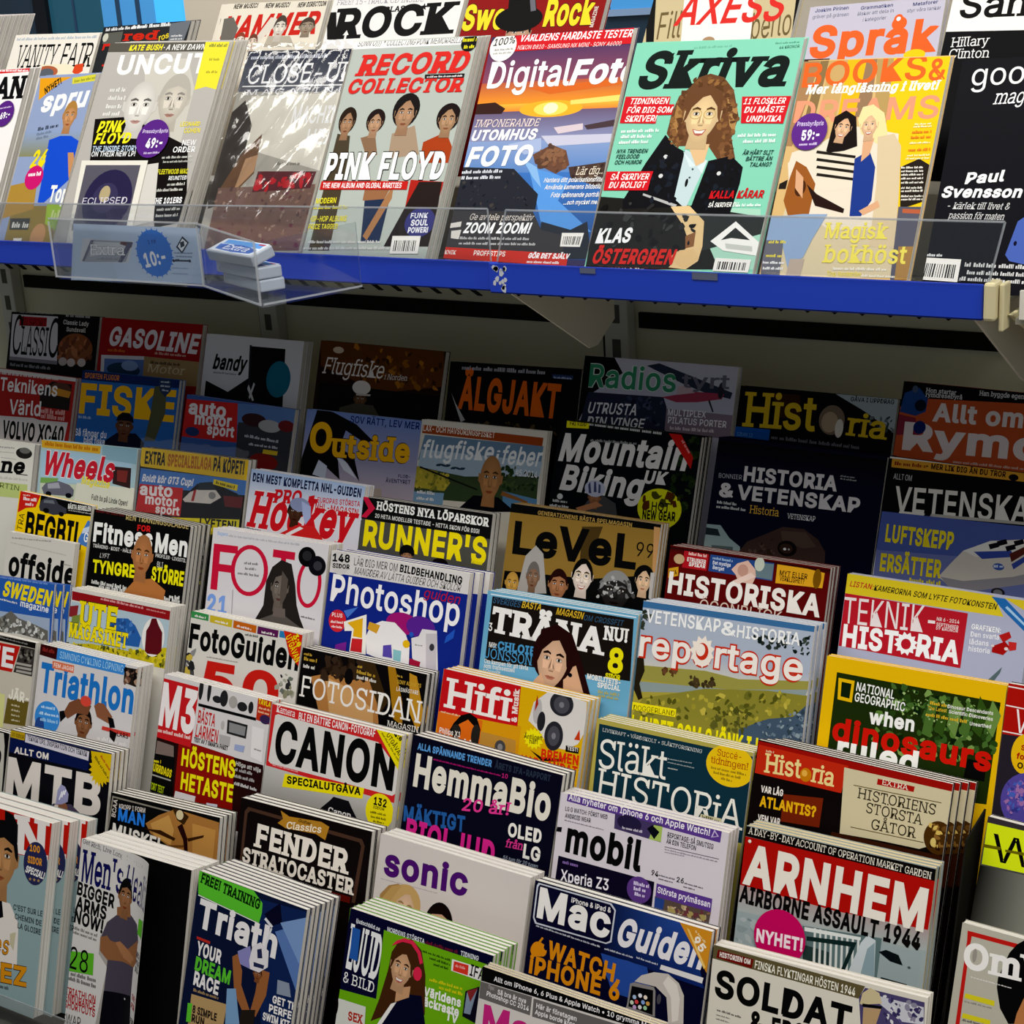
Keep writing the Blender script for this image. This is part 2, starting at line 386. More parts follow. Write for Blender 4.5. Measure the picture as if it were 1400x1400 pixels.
def magazine(rec, idx):
    (P0, phi, W, H, lean, t, pitch, n, dx, bg, cream, label, copylabel, group, E, parts, opt) = rec
    rnd = random.Random(idx * 7 + 3)
    ex = Vector((math.cos(phi), -math.sin(phi) * math.sin(lean), -math.sin(phi) * math.cos(lean)))
    nrm = Vector((0, -math.cos(lean), math.sin(lean))); up = nrm.cross(ex)
    Wm, Hm = W * 1000, H * 1000
    org = Vector(P0) + ex * (W / 2) - up * H
    M = Matrix((ex, up, nrm)).transposed().to_4x4()
    root = thing('magazine', label, 'magazine', group=group); root.matrix_world = Matrix.Translation(org) @ M
    kids = []
    curl = opt.get('curl'); cw = Wm * opt.get('cw', 1.0)
    art = Art(cw, Hm)
    for e in E: art.add(e, rnd)
    kids.append(art.build('front_cover', root, bg=bg, curl=(*curl, Wm) if curl else None))
    pb = MB().box(-W / 2 + 0.0004, 0.0004, -t + 0.0005, W / 2 - 0.0012, H - 0.0008, -0.0004)
    sf = math.tan(lean) if lean > 0.4 else 0.3 * math.tan(lean)
    pb.v = [(x, y - z * sf, z) for x, y, z in pb.v]      # the sheets step back so that the stack top lies nearly level
    pages = pb.build('pages', CREAM if cream else PAPER, root); kids.append(pages)
    bk = Art(Wm, Hm); kids.append(bk.build('back_cover', root, bg=bg, z0=-t + 0.0003)); kids[-1].location = (0, t * sf, 0)
    if curl:
        ip = Art(Wm, Hm); kids.append(ip.build('inner_page', root, bg='0d0c0c', z0=-0.00008, thick=0.0003)); kids[-1]['label'] = 'black inner page showing beside the curled cover'
    flat = [] if not curl else [pages, kids[2]]
    extra = []
    for name, pe in parts.items():
        a = Art(Wm, Hm)
        for e in pe: a.add(e, rnd)
        o = a.build(name, root, z0=0.0015, clip=False); extra.append(o)
        o['label'] = {'price_sticker': 'round price sticker', 'cd_sleeve': 'square grey disc sleeve'}[name]
    if opt.get('bag') == 1:
        o = film_mesh('plastic_wrap', root, W, H, 1.3, over=0.010, amp=0.0055, v1=H - 0.055); o['label'] = 'crinkled clear plastic wrap'
    if opt.get('bag') == 2:
        o = film_mesh('plastic_wrap', root, W, H, 5.1, over=0.014, amp=0.005); o['label'] = 'crinkled clear plastic wrap'
    for k in range(1, n):           # further copies of the same issue standing behind the front one
        r = root.copy(); COL.objects.link(r); tag(r, copylabel, 'magazine', group)
        off = Vector((dx * k + rnd.uniform(-0.0012, 0.0012), pitch * k * sf, -pitch * k))
        r.matrix_world = root.matrix_world @ Matrix.Translation(off)
        for kid in (flat if curl else kids):
            c = kid.copy(); COL.objects.link(c); c.parent = r
    return root

LEDGES = [(1.7095, 1.7645, 0.8587), (1.6371, 1.6867, 0.7871), (1.5422, 1.6077, 0.6968), (1.4657, 1.5206, 0.6289), (1.3921, 1.4312, 0.5237), (1.322, 1.3717, 0.4589), (1.2364, 1.2914, 0.3648), (1.087, 1.2237, 0.3222)]
OFFY, OFFZ = 1.4481, 0.6289
MAGS = [
((-2.19949,1.70422,1.52742),-0.02396,0.20523,0.28558,0.52384,0.0101,0.011,2,0,'f4f0ee',0,'white magazine with black serif title and a round purple price sticker','copy behind the white magazine with black serif title and a round purple price sticker','copies of the white magazine with black serif title and a round purple price sticker',
[('P','d8232a',[-1,-3,206.2,-3,206.2,5.7,-1,5.7]),('D','ffffff',64.6,-0.8,138.6,2.5,3.9),('T','LAN','sB','151312',112.4,49,94.2,-0.1,37.3)],
{'price_sticker':[('E','5a2a82',176,72.9,20.3,20.9),('T','69:-','B','ffffff',168.8,82.4,20.9,-8.6,10.6),('D','d8c8e8',161.5,65.6,26.3,-5.1,3.1)]},{}),
((-1.9663,1.69979,1.51974),-0.01046,0.12077,0.27665,0.52384,0.0101,0.011,1,0,'92a2c6',0,'small blue and grey magazine with a young man in a blue jersey','',None,
[('P',['8fa3c8','8fa3c8','8a8a60','8a8a60'],[-1,87.8,121.8,87.8,121.8,128.7,-1,128.7]),('P','e8a020',[1.4,3.7,70.5,3.8,44.9,13.7,20,32.8,10.9,39.2]),('T','NYHET!','B','1a1408',21.9,30.3,34.1,-28.9,11.8),('P','d8d040',[72.2,5.5,125.7,1,127.9,11.7,74.7,15.5]),('D','8a9030',78.3,13.2,46.9,-5.9,5),('T','spru','xBi','f2f2f4',19.5,59.4,95,-4.2,25.7),('P','6a3fa0',[123.7,-1.5,137.5,-2.6,141.3,33.3,131.4,33]),('D','30384a',26.8,88.5,42.3,-7.9,6.6),('D','6a7890',27.2,96,30.4,-8.4,5),('D','6a7890',28.5,102.6,25,-8.6,5),('P','8f7a34',[15.4,206,140.2,205,159,269.5,17.6,272.8]),('P','b08a3c',[-22.9,178.2,54.9,165.1,62.6,210.5,-4.2,227.5]),('P','9ac030',[88.6,202.2,139.3,205,154.5,257,95.3,232.6]),('P','1f4fd0',[57,103,79.4,96.8,101.7,97.2,125,107.3,137.9,162,132.7,177.9,121.6,165.1,81.4,200.6,68,200.7]),('P','c89060',[104.3,123.2,116.3,123.3,132.1,155.5,132.7,177.9,119.6,161.9]),('F','c89060','b08040','short',87.4,66,13.9,22.3,0),('T','24','Bi','f4e020',30.1,147,30.3,-2.8,28),('E','d02070',46,161.8,19,18.9),('D','ffffff',32.7,160.1,26.6,-3.4,7.2),('T','Topp','B','f8f8f4',89.2,199.9,51.3,-0.4,26.3),('D','c8d890',104,226.1,39.2,-0.7,15.9),('P','3a3a34',[18.2,225.6,61.2,225,63.3,242.8,22.6,243.4]),('D','d8d8d0',25.9,240.1,36.1,-0.9,9.7),('B',[36.5,256.2,54.6,255.8,56,271.9,38,272.3]),('E','c09060',86.8,252,15.5,19.1)],
{},{}),
((-1.83328,1.72369,1.56112),0.03011,0.23713,0.31858,0.52384,0.0081,0.009,4,0,'b8b4ae',0,'grey magazine showing two bald men with a purple price sticker','copy behind the grey magazine showing two bald men with a purple price sticker','copies of the grey magazine showing two bald men with a purple price sticker',
[('P','5a564e',[-1,-1.2,238.1,-1.2,238.1,14.2,-1,14.2]),('T','KATE BUSH','Bi','f4e830',42.4,12.2,66.5,-0.5,9),('T','· A NEW DAWN','bi','f4f4f0',111.4,11.7,81.8,-0.3,8.5),('P','ccc8be',[79.2,24.3,166.5,24.6,194.8,68.3,199.3,167,122.1,125.5]),('T','UNCUT','B','f8f6f2',29.6,49.4,179.3,-0.9,30.5),('P','f2e23a',[191.7,-0.3,239.2,-0.8,239.6,71,216.2,66.6,196,71.4]),('D','7a8040',200.6,7.6,33.8,0.4,5.6),('D','9a9a30',208,27.9,19.9,0.2,4.3),('D','9a9a30',208.9,46.5,21.8,-0.1,4.3),('P','1c1814',[14.3,118,71.1,113.8,122.1,125.5,214.6,154.3,250.7,262,195.2,274.2,144.6,184.2,28.7,181.8]),('F','d2cabc','b5b0a6','short',161.3,87.3,29.5,37.3,0),('F','e6e2da','cfcbc2','bald',97.9,97.5,31.5,38.6,0),('D','e8e6e0',28.3,75.9,32.3,-0.5,7.7),('D','e8e6e0',29,88.8,36.5,-0.7,7.7),('D','e8e6e0',29.7,101.7,36.5,-0.8,7.7),('D','e8e6e0',27.6,112.9,34.4,-1,7.6),('T','PINK','Bi','f6ec28',25.7,139,50.9,-2.7,17.8),('T','FLOYD','Bi','f6ec28',26.4,156.3,71.1,-2.6,16.4),('T','THE INSIDE STORY','b','c8dcf0',27.4,167.5,90.7,-2.3,8.1),('T','ON THEIR NEW LP!','b','f4f4f4',28.8,175.4,88.2,-2.2,7.8),('T','LEONARD','b','f0e030',188.7,125.7,36.8,-2.1,6.7),('T','COHEN','b','f0e030',199.6,135.3,29.5,-2.5,7),('T','NEW','b','f4f4f4',202.4,153.7,25.9,-2.9,8.2),('T','ORDER','b','f4f4f4',188.6,164.3,41.8,-2.6,8.5),('D','d0d0c8',171.5,174,57.3,-3.4,4.2),('D','c0c0b8',175.8,180.1,53.2,-3.6,3.6),('T','FLEETWOOD MAC','b','e8e030',170.9,197.2,57.7,-3.4,7.3),('T','REUNITED','b','f4f4f4',195.7,204.8,33.7,-3.8,6),('D','d8d8d0',196.4,213.1,33.2,-4.5,4.8),('D','d8d8d0',179.6,222.4,51,-4.6,4.8),('T','THE 101ERS','B','f4f4f4',177.6,240.6,55,-4.3,9),('D','c8c8c0',190.1,250.1,43,-4.9,4.8),('D','c8c8c0',191.5,259.1,41,-5.1,4.8),('P','d8d4cc',[140.5,184.4,167.8,180.3,189.8,265.3,143,277.1])],
{'cd_sleeve':[('P','ece8dc',[13.6,182.3,147.1,177.9,155.5,300.9,31.9,311.8]),('P','5d5a66',[25,189,135,185.2,142.3,281.8,34.1,288]),('E','2e2a4a',88.3,239.6,48.1,46.1),('E','3c3858',82.9,236.7,25.2,23.1),('E','b8a880',80.4,230.5,10.5,12.3),('T','ECLIPSED','','d8d4e0',39.9,248.2,89,-3.6,9.9)],'price_sticker':[('E','5b2a86',143.4,145.4,30.7,28.7),('T','Pressbyråpris','b','d8c8ea',120.6,138.1,49.1,-2.8,5.6),('T','49:-','B','ffffff',134.1,160.3,31.7,-5,14.8),('D','d8c8ea',134.6,169,30.2,-4.1,3.7)]},{}),
((-1.55617,1.71235,1.54148),0.0194,0.1811,0.29771,0.52384,0.0111,0.012,1,0,'a8a49a',0,'magazine sealed in wrinkled clear plastic with a white serif title','',None,
[('P',['23283c','23283c','5a5c66','5a5c66'],[-1,-1.5,182.1,-1.5,182.1,59.4,-1,59.4]),('P','d8d4c8',[28.2,65.6,197.2,59.9,198.3,172,26.4,137.7]),('P','3a332c',[-33.7,120.5,18.9,71.6,42.6,107.6,41.7,214.7,4.3,228]),('P','6a4c34',[65.3,119.2,69.5,175.4,34.2,215,16.8,197.7,38.1,149.5]),('P','b08a68',[47.6,155.2,67.9,148.9,68.5,172.5,41.4,202.9]),('P','755a50',[13,197.9,182.1,186.8,183.8,277.8,17.4,286.8]),('N',['8a6a5c','5c4440','9a8070','6a3a40'],[13,197.9,182.1,186.8,183.8,277.8,17.4,286.8],90,6.1),('D','c8ccd8',8.1,12.3,138.3,-0.4,6.6),('T','CLOSE-UP','s','f4f4f6',11.9,48,182.3,-1,27.4),('D','f0f0f0',8.1,51.6,178.8,-0.7,1.2),('P','f0f0f0',[6,51,186.9,49.4,187.4,50.9,6.5,52.5]),('T','M A G A Z I N E','s','e8e8ec',16.4,64.3,172.2,-1.5,7.7),('T','MACHINE','b','f0f0f0',110.2,104.6,90.2,-1.2,24.7),('T','HEAD','b','f0f0f0',145,133.4,63,-1.5,21.9),('D','7a766c',105.9,162.8,39.6,-1.4,5.2),('P','5a2428',[75.9,172.3,176.5,169.7,173.5,192.8,74.8,201.8]),('N',['b81c24'],[74.2,178.3,170.9,174.2,169.5,191.4,76.2,200.3],26,11)],
{},{'bag': 1}),
((-1.37294,1.71516,1.54635),-0.00027,0.1956,0.30871,0.52384,0.00777,0.00867,3,0,'b4bcb4',0,'music magazine with red slab title and four long-haired men','copy behind the music magazine with red slab title and four long-haired men','copies of the music magazine with red slab title and four long-haired men',
[('P','f0eeec',[-1,-9.8,196.6,-9.8,196.6,9.7,-1,9.7]),('T','SUNN O)))','i','3a3a3a',6.1,6.1,37.8,0,8.2),('T','* COLLECTING PUNK MEMORABILIA','i','3a3a3a',47.6,6.8,126.7,0.3,8.1),('P','4a4030',[9.2,127,30.8,130,36.7,161.4,43.1,285.3,8.9,286.5,9.1,172.9]),('P','8a6a50',[48.8,133,70.8,127.4,82.4,155.7,67.3,161.3]),('P','a89078',[97.6,127.6,130.6,116.7,148.1,155.6,100.6,161.3]),('P','a8401c',[149.9,139.1,181.2,125.5,199.1,150.2,195.7,166.5,151.2,166.7]),('P','9a6a48',[75.5,189.4,119.3,191.8,110.1,216.8,77,217.4]),('P','27344f',[80.3,217.3,119.1,213.9,119.5,271.7,90,272.7]),('P','a87850',[110.1,216.8,120.1,194.5,122.4,213.9,99,269.6,90.8,264.3]),('P','b02820',[144.5,188.8,196.2,191,193.4,226.3,146.5,229.9]),('P','2a2220',[158.2,191.4,193.1,191,200.6,274.6,127.5,276.9]),('F','a88060','2a2018','shag',20.5,112.7,10.7,18.7,0),('F','b89070','241a14','shag',66.7,113.2,11.2,16.4,0),('F','b08868','1c1612','shag',111.4,101.1,15.7,23.3,0),('F','b08a68','201814','shag',179.6,110.3,13.4,18.7,0),('T','RECORD','sBi','d62b26',13.9,47.7,174.3,-0.1,29.2),('T','COLLECTOR','sBi','d62b26',7.4,72.1,182.6,0.4,20.5),('P','1a1a1a',[127.8,48.8,188.7,48.9,188.7,54.7,128.7,54.5]),('D','e8e8e8',131.6,53.2,55.1,-0.2,2.8),('T','PINK FLOYD','B+','1a1a1a',4.7,190.6,187,-0.7,36.9),('T','PINK FLOYD','B','fafafa',4.7,190.6,187,-0.7,36.9),('P','c82420',[2.8,192.4,141.9,191,142.5,202,2.8,203.8]),('T','THE NEW ALBUM AND GLOBAL RARITIES','b','ffffff',6.6,201.5,126.5,-0.7,7),('T','MODERN','b','ece030',2.1,223.2,32.8,-3,7.6),('D','ece030',0.5,230.6,56.2,-2.3,5.1),('T','HIP-HOP ALBUMS','b','ece030',-0.9,247.7,60,-1.9,7.6),('T','PRICE TAGGED','b','ece030',0.1,257.9,47.8,-2.2,7),('D','e0e0dc',5.9,276.7,117.3,-1.8,4.4),('D','e0e0dc',-0.2,285.4,138.6,-1.9,4.4),('E','3a3a78',174.7,244.3,22.8,19.4),('T','FUNK','b','f0f0f8',158.9,239.5,25.9,-2.5,7),('T','SOUL','B','f0f0f8',161.7,249.2,25.8,-2.7,8.1),('T','POWER!','B','f0f0f8',159.8,258.5,30.2,-2.6,7.5),('B',[138.2,262.9,181.2,261.7,182.9,284.6,140,286.1]),('E','17170f',184.5,7.9,12.1,11.8),('D','e8e020',174,6.6,20.5,-0.8,6.2),('D','e8e020',178.2,16,15.6,-3,5.1)],
{},{}),
((-1.15607,1.71426,1.54479),-0.01858,0.19865,0.30504,0.52384,0.0111,0.012,1,0,'3a3458',0,'photo magazine with an orange sunset over blue sea and rocks','',None,
[('P',['3c3460','3c3460','8a4a60','8a4a60'],[-1,5.9,199.6,5.9,199.6,61.2,-1,61.2]),('P',['b85a40','b85a40','f0942c','f0942c'],[-1,61.2,199.6,61.2,199.6,89.8,-1,89.8]),('P',['f8b840','f8b840','e88838','e88838'],[-1,89.8,199.6,89.8,199.6,99.4,-1,99.4]),('P',['6a5a78','6a5a78','8a90b8','8a90b8'],[-1,99.4,199.6,99.4,199.6,137.5,-1,137.5]),('P',['8aa0cc','8aa0cc','5a86c4','5a86c4'],[-1,137.5,199.6,137.5,199.6,178.1,-1,178.1]),('P',['3f74c0','3f74c0','2a4a80','2a4a80'],[-1,178.1,199.6,178.1,199.6,285.5,-1,285.5]),('E','f8b030',107.5,97.6,44.1,10.7),('E','ffdc60',107.5,97.6,23.5,8.6),('E','fff6c8',107.3,97.1,10,7),('P','f8dc70',[132.7,87.9,204.7,82.9,206.4,90.7,133.9,93.2]),('P','d86828',[69.8,69.5,183.8,63.8,201.8,69.8,101.6,78.8]),('P','3a2420',[-4.5,88.3,25.9,86.7,42.6,95.4,38.7,102,-4.3,101.4]),('P','4a3a40',[158.7,120.2,203.2,113.3,206.4,121.6,164.1,125.6]),('P','c8c8dc',[102.4,131.9,199,131.7,201.3,142,117.3,145.4]),('P','d8c8d0',[117.5,121.7,156.6,117.6,158.4,125.4,125.2,129.8]),('P','a8b8dc',[57.4,141.5,103.1,134.5,106.9,150.4,84.6,155.3]),('P','6c4a3a',[96.4,155.5,119.7,143.3,141.6,151.1,150.2,169.5,134.1,180.2,102,166.7]),('P','4c3a34',[149.4,172,198.5,166.3,200.2,198.2,155.2,185]),('P','8a6248',[117.3,145.4,138.5,149.7,137.7,158.9,108.7,158.4]),('P','5a98e0',[94.3,171.3,131.1,179.6,155.8,187.6,144.8,213.4,198.5,251.5,134.5,254.7,117.3,218.6]),('P','8ab8e8',[82.9,160.6,106,171.5,118.1,197.7,103.3,184.5]),('P','2a2c34',[-5.5,169.9,74.1,173.1,115.6,205.5,116.2,226.4,-15.9,226.6]),('N',['3a3a40','1c1e26','44403e'],[5.1,175.5,71.6,175,108.3,205.5,109.8,223.8,-7.3,223.9],40,4.3),('P','2c3038',[128,239.3,170.1,249.2,190.1,238.9,205.9,284.1,133.2,285.5]),('P','3c3a3c',[-19.2,226.1,113.5,226.9,130.4,249.6,166.3,256.9,166.6,282.3,-21.8,276.4]),('P','c83428',[-13.5,272.2,174.1,278.4,174.8,293.6,-16.1,286.2]),('T','TEKNIK','b','f0e0d8',-8,281.5,24.8,0.9,5.3),('T','PROFFSTIPS','b','f8f0e8',42.8,282.5,44.9,1,6.3),('T','GÖR DET SJÄLV','Bi','ffffff',120.1,284.7,55.5,0,6.6),('D','f0e0e0',120,290.4,45.8,0.8,3.6),('P','d8d4cc',[-11.4,244.1,15.3,239.9,15.4,246.6,-8.5,249.4]),('P','d8d4cc',[3,252,17.4,250.5,16.4,262.5,4.7,261.3]),('T','Ge av tele perspektiv','si','d8d0c8',25.4,237.7,90.8,0.4,7.9),('T','ZOOM ZOOM!','Bi','ffffff',20.6,254.8,93.7,-0.2,13.6),('D','c0c0c0',17.9,262.5,102.6,0,3.7),('D','c0c0c0',18.1,269.1,108.3,-0.1,3.6),('B',[159.8,253.1,189.1,252.9,187.5,269.8,160.8,269.7]),('P','d02028',[22.3,-2.4,219.3,-0.8,222.4,19.7,37.1,21]),('T','VÄRLDENS HÅRDASTE TESTER','bi','ffffff',41.6,8.4,156.2,1.2,9.8),('T','NIKON D810 · SAMSUNG NX MINI · SONY A6000','i','f8e8e8',41.1,18.7,144.4,1.1,5.4),('T','Digital','b','ffffff',8.4,68.3,117,0.4,35),('T','Foto','Bi','ffffff',125.4,68.9,90.4,-0.3,32.4),('E','f4f2ee',19.6,14,19.2,19),('T','100%','bi','2a2a2a',4.4,12.3,30.8,-3.9,9.5),('D','8a8a88',7.6,18.8,27.4,-0.9,2.8),('D','a0a098',7.2,23.5,27.4,-0.9,2.8),('N',['7c543e','5a4034','8a6248'],[96.4,155.5,119.9,144.1,141.9,152.4,148.7,169.4,134,179.6,103.3,166.2],30,7),('N',['5c4a40','3a2c28','6a5648'],[152.5,173.4,196.3,168.8,196.9,195.7,158.1,185.1],24,6.8),('T','IMPONERANDE','si','ecd8d4',3.1,118.6,92,0.6,9.8),('T','UTOMHUS','Bi','ffffff',2,136.2,92.7,0.2,14),('T','FOTO','Bi','ffffff',2.2,170.1,91.5,-0.9,25.8),('D','e0e4ec',-0.2,178.7,59.1,-0.9,4.8),('D','e0e4ec',1.1,186.2,56.7,-0.8,4.8),('T','Lär dig...','si','f0e4d0',160.7,182,38.9,-1.6,9.8),('T','Hantera ditt polarisationsfilter','bi','f4f4f4',120,191,81.2,-0.4,5.9),('T','Använda kamerans bildstilar','bi','f4f4f4',122.9,199.8,78.8,-0.6,5.9),('T','Fota spännande porträtt','bi','f4f4f4',133.9,209.5,67.4,-0.5,5.9),('T','...och mycket mer','bi','f4f4f4',153.1,218.6,46.6,-0.9,5.6)],
{},{}),
((-0.94888,1.70632,1.53105),0.01055,0.20899,0.28692,0.52384,0.0111,0.012,1,0,'84d0b4',0,'teal magazine with a smiling woman in glasses and black leather jacket','',None,
[('D','6ab098',76,9.4,46.8,-1.6,3.1),('D','4a9078',175.8,6.4,28.3,-1.9,2.5),('T','44 KRONOR','b','2a6050',181.6,12.2,23.8,-2.6,3.5),('P','a8d8c0',[121.3,197.9,202.1,197.9,215.3,266.1,1.8,277.2,-1.8,199]),('P','232220',[-4.4,188.9,34.6,190.4,111.6,200.6,137.9,224.1,168.8,268.5,1.8,277.2]),('P','2e3230',[110.4,195.7,209.1,207.2,208.6,226.2,143.7,248.1]),('T','Skriva','sBi','10201e',10.7,57.6,187.4,-0.4,46.7),('P','6a452c',[89.7,44.5,104.3,39.7,122.3,44.5,137.9,59.7,151.3,91.9,148.2,116.5,158.5,140.9,139.5,144.8,122.4,126.5,96.4,126.7,80.6,126.8,66.3,111.9,66.8,86.6,71.2,66.4,82,56.5]),('P','b08550',[132.1,69.5,147.8,82,150.8,111.6,142.2,101.7]),('P','a87c48',[71,76.6,81.4,86.7,79.6,111.8,71,109.3]),('P','8a5e3a',[135.2,126.4,149.9,123.8,153.9,140.9,141.5,142.3]),('P','14161c',[65.2,113.1,80.6,126.8,93.9,133,98.9,191.1,117.1,201.7,126.5,143.7,153.1,137.3,170,150.4,170.7,169.8,166.7,206.2,112.8,205.5,98.1,198.6,32.3,203,29.8,193,48.2,147.3]),('P','c4d8dc',[94.6,130.5,125.2,143.7,111.6,200.6,94.4,188.8]),('P','e0bc8c',[95.8,124.2,123.1,124,121.6,145,112.4,150.1]),('P','d8e8ea',[92.6,133,112.4,150.1,105,151.5]),('P','d8e8ea',[124.9,142.5,114,151.3,122.3,158.6]),('E','d8d8d8',71.7,139.5,2.7,2.5),('E','d8d8d8',71.2,162.5,2.7,2.5),('E','d8d8d8',142.7,158.2,2.5,2.4),('P','b8b8b8',[54,183.6,100.1,196,98.2,199.1,54.1,186.1]),('E','1a1a1a',105.5,170,1.8,4.9),('E','3a4a50',109.4,153.9,1.3,1.2),('E','3a4a50',107.9,163.8,1.3,1.2),('N',['7a5234','8a6038','5c3c26'],[69.7,71.5,77.3,58.9,92.8,111.8,85.9,126.8,72,124.4,66.7,91.7],40,6.9),('N',['7a5234','8a6038','5c3c26'],[120.2,51.9,134.9,59.6,150.1,91.9,149.3,121.4,157.7,140.9,139.3,143.6,124.7,81.9],60,6.7),('N',['7a5430','5a3a22','94683a'],[84.9,46.4,121.1,45,132.3,59.6,119.4,59.4,93.2,59.1],20,5.8),('N',['1a1d24','0e0f14','20242c'],[52.1,152.3,72.6,126.9,86.9,141.8,96.3,191.2,36.5,197.9],36,8),('N',['1a1d24','0e0f14','20242c'],[129.6,146.2,166.2,150.5,168.2,169.9,165.6,201.4,127.1,200.1],30,7.7),('F','e8c896','6a452c','glasses',106.5,90.5,21.5,31.8,0),('P','e4c48e',[92.9,198.7,115.9,196.8,138.2,214.4,143,243.3,141.5,260.3,128.6,270.6,107.5,269.3,126.7,241.6,113.8,220.2]),('P','8a5e3c',[119.3,232.2,130.9,226.8,132.4,243.8,122.8,246.6]),('P','e0bc86',[105.1,259.6,113.1,249.5,133,246.2,142.2,257.8,126,270.7]),('P','f4f4ee',[151.2,236.9,176.3,213.1,208.8,235.7,209.9,251.1,168.7,247]),('P','2e3230',[163.4,235.2,177.5,220.2,198,233.8,175.3,232.3]),('P','c8ccc4',[169.3,238.6,202.1,240.7,203.4,246.6,171.9,244.5]),('P','d2202a',[1.9,66.6,60.7,67.1,60.8,76.5,67.8,76.5,67.7,89.2,49,89.6,49.3,99.8,2.2,99.3]),('T','TIDNINGEN','bi','fff4f0',9,76.1,49.2,-0.2,7.4),('T','FÖR DIG SOM','bi','fff4f0',7.9,86.9,58.1,-0.3,7.4),('T','SKRIVER!','bi','fff4f0',7.9,97.7,40.3,-0.7,7.7),('P','d2202a',[150.1,68,208.9,67.8,206.3,99.7,155.8,99.3]),('T','11 FLOSKLER','bi','fff4f0',153.5,77.1,49.4,-0.5,7.1),('T','DU MÅSTE','bi','fff4f0',156.6,87.2,46.5,-0.7,7.1),('T','UNDVIKA','bi','fff4f0',161.1,97.8,41.5,-0.6,7.1),('D','f0fff8',6.9,111.3,48.7,-1.7,4.6),('D','f0fff8',8,118,40.7,-1.4,4.6),('D','f0fff8',7.6,124.9,37.4,-2,4.6),('D','f0fff8',155.6,115.7,45.9,-1.5,4.4),('D','f0fff8',163.6,122.7,37.8,-1.9,4.4),('T','NYA TRENDEN','bi','1c3a38',7.2,136.4,39.4,-1.4,5.1),('T','FEELGOOD','bi','1c3a38',8,143,29.7,-1.7,5.1),('T','OCH HUMOR','bi','1c3a38',7.8,149.9,34.8,-1.7,5.1),('T','ÄR HÅRT SLIT','bi','1c3a38',166,136.4,35.9,-1.4,5.1),('T','BÄTTRE ÄN','bi','1c3a38',171.6,143.4,30.6,-1.7,5.1),('T','TALANG?','bi','1c3a38',177.4,150.1,25.4,-2,5.1),('P','d2202a',[-0.2,158.7,60.8,157.2,59.4,168.5,59.1,180.2,1.5,181.6]),('T','SÅ SKRIVER','bi','fff4f0',7.1,168.8,49.3,-1.7,7.5),('T','DU ROLIGT','bi','fff4f0',7.4,178.7,47.1,-1.9,7.5),('T','KALLA KÅRAR','Bi','c81e24',137.5,188.1,64.2,-2.4,9.1),('T','SÅ SKRIVER DU','bi','f8f8f4',138.9,198.1,35.6,-2.9,5.3),('D','f0fff8',171.9,196.4,29.5,-2.6,3.8),('N',['2c2c2b','181817','3a3b3a'],[1.8,191.3,35.2,192.9,112.2,203.1,137.9,224.1,110.3,259.4,2.9,249.4],40,9.3),('T','KLAS','Bi','fafafa',7,245.7,43.7,-3.7,17.9),('T','ÖSTERGREN','Bi','d22a24',7.7,269.8,103.1,-2,18.1),('D','f0f0f0',7.3,276.9,70,-2,2.9),('B',[162,255.7,204.4,256,204,270.3,161.8,270.8])],
{},{}),
((-0.73494,1.69144,1.50528),-0.00217,0.16282,0.25936,0.52384,0.0111,0.012,1,0,'d8b478',0,'yellow magazine with a brunette holding a guitar beside a blonde woman','',None,
